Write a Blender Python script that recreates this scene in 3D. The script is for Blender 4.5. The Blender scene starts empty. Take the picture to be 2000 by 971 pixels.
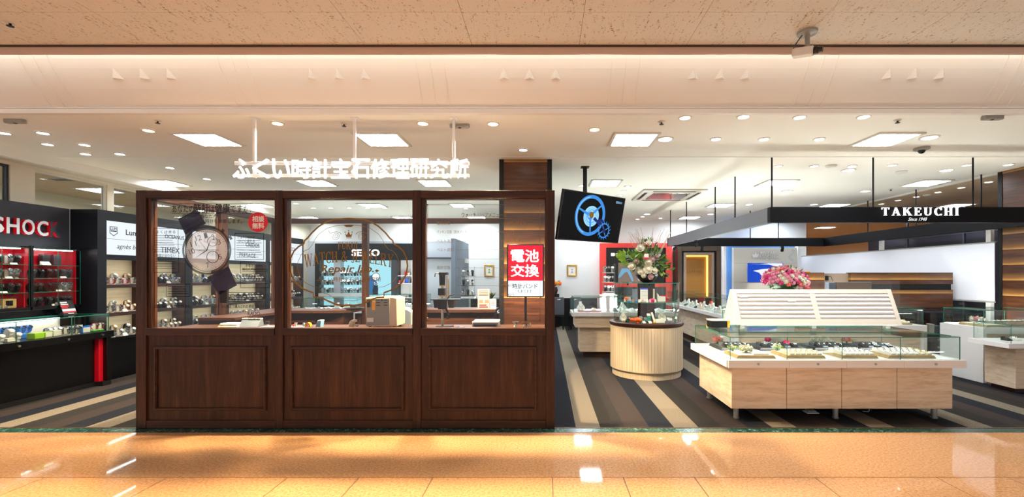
import bpy, math, random
from mathutils import Vector, Matrix
R = math.radians
rnd = random.Random(7)
SC = bpy.context.scene
COL = SC.collection

# ------------------------------------------------------------------ camera, world, exposure
FPX, CX, CY, EYE = 870.0, 1066.0, 537.0, 1.5          # focal length and vanishing point in pixels of the 2000x971 frame, eye height
cam_d = bpy.data.cameras.new('camera')
cam_d.sensor_width = 36.0
cam_d.lens = 36.0 * FPX / 2000.0
cam_d.shift_x = -(CX - 1000.0) / 2000.0
cam_d.shift_y = (CY - 485.5) / 2000.0
cam_d.clip_start = 0.05
cam = bpy.data.objects.new('camera', cam_d)
cam.location = (0, 0, EYE)
cam.rotation_euler = (R(90), 0, 0)
COL.objects.link(cam)
SC.camera = cam

SC.view_settings.view_transform = 'Standard'
SC.view_settings.look = 'None'
SC.view_settings.gamma = 1.0
SC.view_settings.use_curve_mapping = False
SC.view_settings.exposure = 0.36
try:
    SC.cycles.transparent_max_bounces = 40
    SC.cycles.max_bounces = 8
    SC.cycles.use_denoising = True
    SC.cycles.sample_clamp_indirect = 4.0
    SC.cycles.caustics_reflective = False
    SC.cycles.caustics_refractive = False
except Exception:
    pass
W = bpy.data.worlds.new('concourse_air')
SC.world = W
W.use_nodes = True
bg = W.node_tree.nodes['Background']
WORLD_STRENGTH = 0.58
bg.inputs[0].default_value = (0.98, 0.98, 1.0, 1)
bg.inputs[1].default_value = WORLD_STRENGTH
PANEL_L = 40.0       # square ceiling panels of the shop
WARM_W = 720.0       # warm downlights over the booth
COOL_W = 24.0         # white downlights
HALL_L = 2.5         # warm panels in the concourse ceiling, above and behind the camera
CASE_FILL_L = 62.0         # fill strips added in the white case tops to brighten the ceiling
UP_FILL_L = 9.0           # strips added on the booth frame, watch units and beams to lift the ceiling
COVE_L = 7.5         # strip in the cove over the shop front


def PX(u, Y): return (u - CX) * Y / FPX
def PZ(v, Y): return EYE + (CY - v) * Y / FPX
def FLOORY(v): return FPX * EYE / (v - CY)

# ------------------------------------------------------------------ materials
def lin(c):
    return tuple(((x / 255) / 12.92 if x / 255 <= 0.04045 else ((x / 255 + 0.055) / 1.055) ** 2.4) for x in c) + (1.0,)

MATS = {}
def mat(name, rgb=(200, 200, 200), rough=0.5, metal=0.0, emit=0.0, ergb=None, spec=0.5, coat=0.0):
    m = bpy.data.materials.new(name); m.use_nodes = True
    b = m.node_tree.nodes['Principled BSDF']
    b.inputs['Base Color'].default_value = lin(rgb)
    b.inputs['Roughness'].default_value = rough
    b.inputs['Metallic'].default_value = metal
    b.inputs['Specular IOR Level'].default_value = spec
    b.inputs['Coat Weight'].default_value = coat
    if emit:
        b.inputs['Emission Color'].default_value = lin(ergb or rgb)
        b.inputs['Emission Strength'].default_value = emit
    MATS[name] = m
    return m

class N:                                              # small node-graph helper
    def __init__(s, m):
        s.t = m.node_tree; s.b = s.t.nodes['Principled BSDF']
    def new(s, kind, **kw):
        n = s.t.nodes.new(kind)
        for k, v in kw.items():
            setattr(n, k, v)
        return n
    def link(s, a, b): s.t.links.new(a, b)
    def coord(s, scale=(1, 1, 1), loc=(0, 0, 0), rot=(0, 0, 0), kind='Object'):
        tc = s.new('ShaderNodeTexCoord'); mp = s.new('ShaderNodeMapping')
        mp.inputs['Scale'].default_value = scale; mp.inputs['Location'].default_value = loc; mp.inputs['Rotation'].default_value = rot
        s.link(tc.outputs[kind], mp.inputs['Vector'])
        return mp.outputs[0]
    def noise(s, vec, scale=5, detail=4, rough=0.55, dist=0.0):
        n = s.new('ShaderNodeTexNoise')
        n.inputs['Scale'].default_value = scale; n.inputs['Detail'].default_value = detail
        n.inputs['Roughness'].default_value = rough; n.inputs['Distortion'].default_value = dist
        s.link(vec, n.inputs['Vector'])
        return n.outputs['Fac']
    def ramp(s, fac, stops, interp='LINEAR'):
        n = s.new('ShaderNodeValToRGB'); e = n.color_ramp.elements
        n.color_ramp.interpolation = interp
        while len(e) < len(stops): e.new(0.5)
        for el, (p, c) in zip(e, stops):
            el.position = p; el.color = lin(c)
        s.link(fac, n.inputs[0])
        return n.outputs[0]
    def math(s, op, a, b=None):
        n = s.new('ShaderNodeMath', operation=op)
        for i, x in enumerate((a, b)):
            if x is None: continue
            if isinstance(x, (int, float)): n.inputs[i].default_value = x
            else: s.link(x, n.inputs[i])
        return n.outputs[0]
    def mix(s, fac, a, b, mode='MIX'):
        n = s.new('ShaderNodeMix', data_type='RGBA', blend_type=mode)
        for i, x in ((0, fac), (6, a), (7, b)):
            if isinstance(x, (int, float)): n.inputs[i].default_value = x
            elif isinstance(x, tuple): n.inputs[i].default_value = lin(x)
            else: s.link(x, n.inputs[i])
        return n.outputs[2]
    def base(s, c): s.link(c, s.b.inputs['Base Color'])
    def rough(s, c): s.link(c, s.b.inputs['Roughness'])
    def bump(s, h, strength=0.2, dist=0.01):
        n = s.new('ShaderNodeBump'); n.inputs['Strength'].default_value = strength; n.inputs['Distance'].default_value = dist
        s.link(h, n.inputs['Height']); s.link(n.outputs[0], s.b.inputs['Normal'])

def wood(name, dark, mid, light, scale=(1, 1, 1), rough=0.4, fine=1.0, coat=0.0):
    m = mat(name, mid, rough, coat=coat, spec=0.28 if 'walnut' in name else 0.5); n = N(m)
    v = n.coord(scale)
    a = n.noise(v, 2.2 * fine, 6, 0.62, 0.6)
    b = n.noise(v, 14 * fine, 3, 0.6, 0.2)
    f = n.math('ADD', n.math('MULTIPLY', a, 0.72), n.math('MULTIPLY', b, 0.28))
    n.base(n.ramp(f, [(0.32, dark), (0.5, mid), (0.68, light)]))
    return m

wood('walnut_vertical', (32, 17, 9), (58, 33, 21), (82, 52, 36), (9, 9, 0.55), 0.38)
wood('walnut_horizontal', (42, 24, 16), (62, 38, 27), (80, 51, 37), (0.5, 9, 9), 0.38)
wood('dark_walnut', (36, 20, 14), (58, 34, 25), (74, 46, 34), (0.8, 0.8, 8), 0.35)
wood('oak', (190, 166, 138), (224, 204, 178), (236, 220, 198), (0.9, 2, 9), 0.5)
wood('oak_vertical', (168, 150, 122), (192, 176, 150), (208, 193, 168), (26, 26, 0.35), 0.5)
wood('pale_grain', (206, 182, 140), (226, 205, 165), (236, 218, 184), (3, 0.6, 14), 0.5)
wood('tray_wood', (140, 112, 66), (170, 140, 90), (188, 160, 110), (2, 6, 6), 0.5)

def plank_wall():
    m = mat('plank_wall', (110, 70, 45), 0.32); n = N(m)
    tc = n.new('ShaderNodeTexCoord'); sp = n.new('ShaderNodeSeparateXYZ'); n.link(tc.outputs['Object'], sp.inputs[0])
    row = n.math('FLOOR', n.math('MULTIPLY', sp.outputs[2], 1 / 0.235))
    frac = n.math('FRACT', n.math('MULTIPLY', sp.outputs[2], 1 / 0.235))
    wn = n.new('ShaderNodeTexWhiteNoise', noise_dimensions='1D'); n.link(row, wn.inputs['W'])
    v = n.coord((0.9, 0.9, 11))
    a = n.noise(v, 2.0, 6, 0.6, 0.5)
    c1 = n.ramp(a, [(0.3, (46, 24, 13)), (0.55, (82, 46, 26)), (0.75, (112, 68, 38))])
    c2 = n.mix(n.math('MULTIPLY', wn.outputs[0], 0.55), c1, (40, 20, 12))
    # pale sapwood band along the edge of some boards, wavering with the grain
    wv = n.noise(n.coord((1.6, 1.6, 0.2), (3, 1, 0)), 1.5, 3)
    edge = n.math('ADD', n.math('SUBTRACT', 1.0, frac), n.math('MULTIPLY', n.math('SUBTRACT', wv, 0.5), 0.22))
    e2 = n.ramp(edge, [(0.45, (0, 0, 0)), (0.8, (150, 150, 150)), (0.95, (255, 255, 255))])
    pick = n.math('MULTIPLY', n.math('GREATER_THAN', wn.outputs[0], 0.4), 0.85)
    c3 = n.mix(n.math('MULTIPLY', n.math('MULTIPLY', e2, pick), 0.85), c2, (200, 146, 78))
    gap = n.math('LESS_THAN', frac, 0.025)
    n.base(n.mix(gap, c3, (34, 20, 12)))
    return m
plank_wall()

def carpet():
    m = mat('carpet', (90, 84, 80), 0.95, spec=0.1); n = N(m)
    tc = n.new('ShaderNodeTexCoord'); sp = n.new('ShaderNodeSeparateXYZ'); n.link(tc.outputs['Object'], sp.inputs[0])
    k = n.math('FLOOR', n.math('MULTIPLY', n.math('ADD', sp.outputs[0], -0.295 + 24.15), 1 / 0.2415))
    km = n.math('DIVIDE', n.math('ADD', n.math('MODULO', k, 4.0), 0.5), 4.0)
    col = n.ramp(km, [(0.0, (150, 140, 124)), (0.25, (58, 56, 54)), (0.5, (72, 64, 62)), (0.75, (38, 43, 53))], 'CONSTANT')
    yy = n.math('FLOOR', n.math('ADD', n.math('MULTIPLY', sp.outputs[1], 1.0), n.math('MULTIPLY', n.math('MODULO', k, 2.0), 0.5)))
    wn = n.new('ShaderNodeTexWhiteNoise', noise_dimensions='2D'); cb = n.new('ShaderNodeCombineXYZ')
    n.link(k, cb.inputs[0]); n.link(yy, cb.inputs[1]); n.link(cb.outputs[0], wn.inputs['Vector'])
    col = n.mix(n.math('MULTIPLY', wn.outputs['Value'], 0.22), col, (52, 48, 46))
    sp1 = n.noise(n.coord(), 150, 2, 0.7)
    col = n.mix(0.75, col, n.ramp(sp1, [(0.36, (96, 96, 96)), (0.62, (240, 240, 240))]), 'MULTIPLY')
    n.base(col)
    n.bump(sp1, 0.5, 0.006)
carpet()

def granite():
    m = mat('granite', (224, 160, 104), 0.16, spec=0.55); n = N(m)
    v = n.coord()
    a = n.noise(v, 55, 3, 0.65); b = n.noise(v, 160, 2, 0.6); c = n.noise(v, 3, 2)
    f = n.math('ADD', n.math('MULTIPLY', a, 0.6), n.math('MULTIPLY', b, 0.4))
    col = n.ramp(f, [(0.34, (148, 108, 76)), (0.48, (190, 145, 104)), (0.62, (212, 171, 130))])
    col = n.mix(n.math('MULTIPLY', c, 0.25), col, (200, 140, 92))
    n.base(col)
    n.rough(n.ramp(c, [(0.3, (45, 45, 45)), (0.7, (70, 70, 70))]))
granite()

def marble():
    m = mat('green_marble', (40, 80, 72), 0.2); n = N(m)
    a = n.noise(n.coord(), 22, 6, 0.7, 1.2)
    n.base(n.ramp(a, [(0.4, (22, 48, 44)), (0.55, (44, 86, 76)), (0.7, (140, 170, 158))]))
marble()

def acoustic():
    m = mat('acoustic_tile', (214, 190, 160), 0.9, spec=0.1); n = N(m)
    v = n.coord((9, 2.2, 1), rot=(0, 0, R(12)))
    a = n.noise(v, 3.0, 5, 0.75, 1.5)
    b = n.noise(n.coord((1, 1, 1)), 60, 2, 0.6)
    f = n.math('ADD', n.math('MULTIPLY', a, 0.6), n.math('MULTIPLY', b, 0.4))
    n.base(n.ramp(f, [(0.33, (120, 102, 80)), (0.405, (194, 184, 168)), (0.45, (228, 224, 214))]))
acoustic()

def glass(name='glass', tint=(0.955, 0.985, 0.972), refl=1.0, rough=0.015):
    m = bpy.data.materials.new(name); m.use_nodes = True
    t = m.node_tree; t.nodes.clear()
    out = t.nodes.new('ShaderNodeOutputMaterial'); mx = t.nodes.new('ShaderNodeMixShader')
    tr = t.nodes.new('ShaderNodeBsdfTransparent'); gl = t.nodes.new('ShaderNodeBsdfGlossy'); fr = t.nodes.new('ShaderNodeLayerWeight')
    pw = t.nodes.new('ShaderNodeMath'); pw.operation = 'POWER'; pw.inputs[1].default_value = 5.0
    mu = t.nodes.new('ShaderNodeMath'); mu.operation = 'MULTIPLY_ADD'; mu.inputs[1].default_value = 0.7 * refl; mu.inputs[2].default_value = 0.035 * refl
    tr.inputs[0].default_value = tint + (1,); gl.inputs['Roughness'].default_value = rough; fr.inputs[0].default_value = 0.5
    t.links.new(fr.outputs['Facing'], pw.inputs[0]); t.links.new(pw.outputs[0], mu.inputs[0]); t.links.new(mu.outputs[0], mx.inputs[0])
    t.links.new(tr.outputs[0], mx.inputs[1]); t.links.new(gl.outputs[0], mx.inputs[2]); t.links.new(mx.outputs[0], out.inputs[0])
    MATS[name] = m
glass('glass'); glass('clear_glass', (0.985, 0.995, 0.99), 0.6)
def film(name, rgb, alpha):                            # printed translucent film on a pane
    m = bpy.data.materials.new(name); m.use_nodes = True
    t = m.node_tree; t.nodes.clear()
    out = t.nodes.new('ShaderNodeOutputMaterial'); mx = t.nodes.new('ShaderNodeMixShader')
    tr = t.nodes.new('ShaderNodeBsdfTransparent'); df = t.nodes.new('ShaderNodeBsdfDiffuse')
    df.inputs[0].default_value = lin(rgb); mx.inputs[0].default_value = alpha
    t.links.new(tr.outputs[0], mx.inputs[1]); t.links.new(df.outputs[0], mx.inputs[2]); t.links.new(mx.outputs[0], out.inputs[0])
    MATS[name] = m
film('film_purple', (62, 68, 98), 0.74); film('film_white', (235, 240, 250), 0.34); film('film_grey', (70, 74, 84), 0.55); film('film_dark', (30, 30, 36), 0.75)
mat('glass_edge', (40, 128, 108), 0.12)

mat('cream_ceiling', (248, 246, 237), 0.75, spec=0.2)
mat('tan_ceiling', (226, 198, 164), 0.8, spec=0.2)
mat('fascia_paint', (236, 232, 224), 0.45)
mat('lip_gloss', (214, 186, 168), 0.22)
mat('white_wall', (238, 238, 236), 0.7, spec=0.2)
mat('cream_wall', (232, 224, 204), 0.7, spec=0.2)
mat('grey_wall', (186, 192, 200), 0.7, spec=0.2)
mat('screen_white', (226, 230, 240), 0.6, spec=0.2)
mat('white_lacquer', (240, 240, 240), 0.3)
mat('cream_board', (212, 208, 196), 0.5)
mat('ivory', (238, 232, 218), 0.45)
mat('off_white', (226, 222, 212), 0.5)
mat('black_lacquer', (7, 7, 9), 0.25, spec=0.35)
mat('navy_black', (15, 17, 24), 0.4, spec=0.3)
mat('black_matte', (10, 10, 12), 0.6, spec=0.3)
mat('charcoal', (48, 49, 56), 0.5, spec=0.3)
mat('slate', (98, 110, 124), 0.55)
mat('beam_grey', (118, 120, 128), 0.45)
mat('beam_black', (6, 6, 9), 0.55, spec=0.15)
mat('dark_purple', (26, 22, 36), 0.8)
mat('dark_brown', (52, 26, 20), 0.4)
mat('seam_dark', (80, 66, 54), 0.8)
mat('grout', (96, 70, 50), 0.6)
mat('bronze_line', (96, 64, 44), 0.35, 0.4)
mat('red', (214, 16, 40), 0.4)
mat('deep_red', (176, 8, 30), 0.35)
mat('coral_red', (238, 62, 56), 0.45)
mat('sign_grey', (196, 198, 202), 0.35)
mat('chrome', (212, 214, 218), 0.16, 1.0)
mat('steel', (176, 178, 176), 0.32, 1.0)
mat('brushed_leg', (168, 166, 160), 0.4, 0.7)
mat('dark_metal', (40, 40, 44), 0.35, 0.8)
mat('silver_ring', (225, 226, 230), 0.45, 0.3)
mat('gold', (212, 164, 74), 0.28, 1.0)
mat('gold_vinyl', (128, 94, 18), 0.45, 0.2)
mat('black_vinyl', (16, 16, 20), 0.5)
mat('white_vinyl', (245, 245, 245), 0.5)
mat('paper', (240, 238, 232), 0.7)
mat('ink', (50, 50, 58), 0.7)
mat('plastic_white', (232, 230, 222), 0.35)
mat('plastic_beige', (224, 208, 180), 0.4)
mat('plastic_grey', (150, 152, 146), 0.4)
mat('plastic_dark', (34, 34, 38), 0.4)
mat('blue_plastic', (34, 110, 200), 0.35)
mat('light_blue', (120, 178, 216), 0.4)
mat('yellow', (240, 170, 20), 0.4)
mat('lime', (150, 200, 20), 0.4)
mat('green', (70, 170, 40), 0.4)
mat('magenta', (230, 24, 110), 0.4)
mat('orange', (250, 106, 40), 0.5)
mat('chair_grey', (74, 78, 86), 0.6)
mat('towel', (236, 228, 200), 0.9)
mat('dial_white', (236, 238, 240), 0.3)
mat('dial_black', (22, 22, 26), 0.25)
mat('dial_blue', (30, 60, 120), 0.25)
mat('strap_black', (28, 27, 28), 0.5)
mat('strap_brown', (96, 56, 34), 0.5)
mat('strap_red', (190, 26, 40), 0.4)
mat('leaf', (74, 116, 40), 0.5)
mat('leaf_light', (134, 172, 50), 0.5)
mat('leaf_dark', (40, 74, 36), 0.5)
mat('leaf_purple', (70, 34, 44), 0.5)
mat('twig', (190, 180, 160), 0.7)
mat('petal_white', (246, 242, 222), 0.6)
mat('petal_pink', (244, 168, 190), 0.6)
mat('petal_hot', (232, 70, 140), 0.6)
mat('petal_salmon', (240, 130, 120), 0.6)
mat('petal_mauve', (196, 160, 160), 0.6)
mat('bowl_black', (34, 34, 38), 0.18)
mat('bezel_black', (10, 10, 12), 0.25)
mat('royal_blue', (34, 84, 214), 0.45)
mat('sky_blue_frame', (96, 160, 240), 0.45)
mat('cabinet_frame', (46, 48, 56), 0.4)
mat('gold_wall', (150, 108, 44), 0.45)
mat('bronze_wood', (62, 47, 34), 0.4)
mat('print_brown', (128, 110, 96), 0.6)
mat('skin_print', (226, 200, 184), 0.6)
def lamp(name, rgb, s): return mat(name, (8, 8, 8), 0.4, emit=s, ergb=rgb, spec=0.12)
lamp('panel_glow', (240, 248, 255), PANEL_L)
lamp('hall_glow', (255, 242, 222), HALL_L)
lamp('cove_glow', (250, 250, 240), COVE_L)
lamp('warm_bulb', (255, 226, 170), 14)
lamp('cool_bulb', (250, 250, 255), 14)
lamp('sign_white', (255, 255, 255), 1.7)
lamp('case_fill_glow', (255, 252, 246), CASE_FILL_L)  # made-up strips in the counters, glowing upward to light the ceiling
lamp('top_fill_glow', (255, 236, 205), UP_FILL_L)  # emission of the uplight strips added for a brighter ceiling
lamp('shelf_glow', (244, 250, 246), 8.0)
lamp('soft_white', (250, 252, 255), 0.85)
lamp('halo_white', (255, 255, 255), 1.3)
lamp('sign_red', (236, 14, 46), 1.05)
lamp('sign_pale', (236, 250, 255), 1.25)
lamp('led_gold', (255, 190, 76), 4.0)
lamp('led_white', (244, 252, 246), 20.0)
lamp('lightbox', (240, 247, 255), 0.8)
lamp('screen_blue', (62, 140, 220), 0.9)
lamp('screen_pale', (150, 205, 245), 1.0)
lamp('screen_deep', (30, 50, 120), 0.7)
lamp('screen_black', (7, 8, 12), 0.5)
lamp('poster_cyan', (168, 226, 240), 0.85)
lamp('poster_blue', (60, 130, 190), 0.6)
lamp('poster_white', (240, 250, 252), 0.9)
lamp('poster_dark', (40, 60, 76), 0.5)
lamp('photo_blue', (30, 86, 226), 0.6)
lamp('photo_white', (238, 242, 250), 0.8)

# ------------------------------------------------------------------ mesh building
FRONT = (Vector((1, 0, 0)), Vector((0, 0, 1)), Vector((0, -1, 0)))     # drawing plane that faces the walkway
EAST = (Vector((0, 1, 0)), Vector((0, 0, 1)), Vector((1, 0, 0)))       # drawing plane on the side wall, facing into the shop
UP = (Vector((1, 0, 0)), Vector((0, 1, 0)), Vector((0, 0, 1)))

class M:
    def __init__(s): s.v = []; s.f = []; s.m = []
    def add(s, vs, fs, m=0):
        k = len(s.v); s.v += [tuple(x) for x in vs]
        for f in fs: s.f.append([i + k for i in f]); s.m.append(m)
        return s
    def box(s, x0, x1, y0, y1, z0, z1, m=0):
        if x0 > x1: x0, x1 = x1, x0
        if y0 > y1: y0, y1 = y1, y0
        if z0 > z1: z0, z1 = z1, z0
        v = [(x, y, z) for z in (z0, z1) for y in (y0, y1) for x in (x0, x1)]
        return s.add(v, [(0, 2, 3, 1), (4, 5, 7, 6), (0, 1, 5, 4), (2, 6, 7, 3), (0, 4, 6, 2), (1, 3, 7, 5)], m)
    def pane(s, x0, x1, y0, y1, z0, z1, m=0, e=1):     # sheet of glass: green cut edges on its narrow sides
        d = [abs(x1 - x0), abs(y1 - y0), abs(z1 - z0)]; ax = d.index(min(d))
        k = len(s.m); s.box(x0, x1, y0, y1, z0, z1, m)
        big = {0: (4, 5), 1: (2, 3), 2: (0, 1)}[ax]
        for i in range(6):
            if i not in big: s.m[k + i] = e
        return s
    def cyl(s, a, b, r, r2=None, n=16, m=0, cap=True):
        a = Vector(a); b = Vector(b); r2 = r if r2 is None else r2
        d = (b - a).normalized(); u = d.orthogonal().normalized(); w = d.cross(u)
        vs = []
        for c, rr in ((a, r), (b, r2)):
            for i in range(n):
                t = 2 * math.pi * i / n; vs.append(c + (u * math.cos(t) + w * math.sin(t)) * rr)
        fs = [(i, (i + 1) % n, n + (i + 1) % n, n + i) for i in range(n)]
        if cap: fs += [tuple(range(n - 1, -1, -1)), tuple(range(n, 2 * n))]
        return s.add(vs, fs, m)
    def lathe(s, prof, c=(0, 0, 0), n=24, m=0, close=False):
        vs = []; k = len(prof)
        for r, z in prof:
            for i in range(n):
                t = 2 * math.pi * i / n; vs.append((c[0] + r * math.cos(t), c[1] + r * math.sin(t), c[2] + z))
        fs = [(j * n + i, j * n + (i + 1) % n, (j + 1) * n + (i + 1) % n, (j + 1) * n + i) for j in range(k - 1) for i in range(n)]
        if close: fs += [tuple(range(n - 1, -1, -1)), tuple((k - 1) * n + i for i in range(n))]
        return s.add(vs, fs, m)
    def tube(s, pts, r, n=6, m=0):
        for a, b in zip(pts[:-1], pts[1:]): s.cyl(a, b, r, n=n, m=m)
        return s
    def ball(s, c, r, n=10, k=6, m=0, sc=(1, 1, 1)):
        prof = [(math.sin(math.pi * j / k) * r, -math.cos(math.pi * j / k) * r) for j in range(k + 1)]
        i0 = len(s.v); s.lathe([(max(p[0], 1e-4), p[1]) for p in prof], (0, 0, 0), n, m)
        for i in range(i0, len(s.v)):
            x, y, z = s.v[i]; s.v[i] = (c[0] + x * sc[0], c[1] + y * sc[1], c[2] + z * sc[2])
        return s
    def extr(s, pts, fr, o, d0, d1, m=0):              # 2-D outline drawn on a plane, given thickness along the plane's normal
        ex, ey, ez = fr; o = Vector(o); n = len(pts)
        ar = sum(pts[i][0] * pts[(i + 1) % n][1] - pts[(i + 1) % n][0] * pts[i][1] for i in range(n))
        if ar < 0: pts = pts[::-1]
        if d0 > d1: d0, d1 = d1, d0
        vs = [o + ex * p[0] + ey * p[1] + ez * d for d in (d0, d1) for p in pts]
        fs = [tuple(range(n - 1, -1, -1)), tuple(range(n, 2 * n))] + [(i, (i + 1) % n, n + (i + 1) % n, n + i) for i in range(n)]
        return s.add(vs, fs, m)
    def rect(s, x0, x1, y0, y1, fr, o, d0, d1, m=0):
        return s.extr([(x0, y0), (x1, y0), (x1, y1), (x0, y1)], fr, o, d0, d1, m)
    def disc(s, c, r, fr, o, d0, d1, m=0, n=32, sy=1.0):
        return s.extr([(c[0] + r * math.cos(2 * math.pi * i / n), c[1] + sy * r * math.sin(2 * math.pi * i / n)) for i in range(n)], fr, o, d0, d1, m)
    def ribbon(s, pts, w, fr, o, d0, d1, m=0, closed=False):
        n = len(pts); L = []
        for i, p in enumerate(pts):
            a = pts[(i - 1) % n] if (closed or i > 0) else p
            b = pts[(i + 1) % n] if (closed or i < n - 1) else p
            dx, dy = b[0] - a[0], b[1] - a[1]; l = math.hypot(dx, dy) or 1
            ww = w[i] if isinstance(w, (list, tuple)) else w
            L.append(((p[0] - dy / l * ww / 2, p[1] + dx / l * ww / 2), (p[0] + dy / l * ww / 2, p[1] - dx / l * ww / 2)))
        for i in range(n if closed else n - 1):
            a, b = L[i], L[(i + 1) % n]
            s.extr([a[1], b[1], b[0], a[0]], fr, o, d0, d1, m)
        return s
    def ring(s, c, r0, r1, fr, o, d0, d1, m=0, n=40, a0=0, a1=360):
        full = abs(a1 - a0) >= 360
        for i in range(n):
            t0 = R(a0 + (a1 - a0) * i / n); t1 = R(a0 + (a1 - a0) * (i + 1) / n)
            s.extr([(c[0] + r0 * math.cos(t0), c[1] + r0 * math.sin(t0)), (c[0] + r1 * math.cos(t0), c[1] + r1 * math.sin(t0)),
                    (c[0] + r1 * math.cos(t1), c[1] + r1 * math.sin(t1)), (c[0] + r0 * math.cos(t1), c[1] + r0 * math.sin(t1))], fr, o, d0, d1, m)
        return s
    def mesh(s, me, mx, m=0):
        return s.add([mx @ v.co for v in me.vertices], [tuple(p.vertices) for p in me.polygons], m)
    def bounds(s):
        return [(min(v[i] for v in s.v), max(v[i] for v in s.v)) for i in range(3)]

_txt = {}
def text_me(body, bold=0.0, shear=0.0):
    key = (body, bold, shear)
    if key not in _txt:
        cu = bpy.data.curves.new('lettering', 'FONT'); cu.body = body; cu.size = 1.0; cu.shear = shear; cu.resolution_u = 3
        o = bpy.data.objects.new('lettering', cu); COL.objects.link(o)
        dg = bpy.context.evaluated_depsgraph_get(); me = bpy.data.meshes.new_from_object(o.evaluated_get(dg))
        bpy.data.objects.remove(o); bpy.data.curves.remove(cu); _txt[key] = me
    return _txt[key]

def text(b, body, box, fr, o, d0, d1, m=0, bold=0.02, shear=0.0, fit='both'):
    """writing fitted to box = (x0, x1, y0, y1) on a plane, with thickness d0..d1"""
    me = text_me(body, 0.0, shear)
    xs = [v.co.x for v in me.vertices]; ys = [v.co.y for v in me.vertices]
    if not xs: return b
    ax, bx, ay, by = min(xs), max(xs), min(ys), max(ys)
    sx = (box[1] - box[0]) / max(bx - ax, 1e-6); sy = (box[3] - box[2]) / max(by - ay, 1e-6)
    cx = (box[0] + box[1]) / 2; cy = (box[2] + box[3]) / 2
    if fit == 'height': sx = sy
    if fit == 'width': sy = sx
    if fit == 'in': sx = sy = min(sx, sy)
    ex, ey, ez = fr; o = Vector(o); lo, hi = min(d0, d1), max(d0, d1)
    pt = lambda v, d: o + ex * (cx + (v.co.x - (ax + bx) / 2) * sx) + ey * (cy + (v.co.y - (ay + by) / 2) * sy) + ez * d
    for i_, (bx_, by_) in enumerate([(0, 0)] + ([(1, 0), (-1, 0), (0, 1), (0, -1), (.7, .7), (-.7, .7), (.7, -.7), (-.7, -.7)] if bold > 0.004 else [])):
        _glyphs(b, me, lambda v, d: pt(v, d) + ex * (bx_ * bold * 0.5 * sx) + ey * (by_ * bold * 0.5 * sy) + ez * (1e-5 * i_), lo, hi, m)
    return b

def _glyphs(b, me, pt, lo, hi, m):
    n = len(me.vertices); vs = [pt(v, hi) for v in me.vertices]; fs = [tuple(p.vertices) for p in me.polygons]
    if hi - lo > 1e-3:
        vs += [pt(v, lo) for v in me.vertices]
        cnt = {}
        for f in fs:
            for i in range(len(f)):
                e = (f[i], f[(i + 1) % len(f)]); cnt[e] = 1
        side = [(e[0], e[1], e[1] + n, e[0] + n)[::-1] for e in cnt if (e[1], e[0]) not in cnt]
        fs = fs + [tuple(i + n for i in f[::-1]) for f in fs] + side
    return b.add(vs, fs, m)

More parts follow.
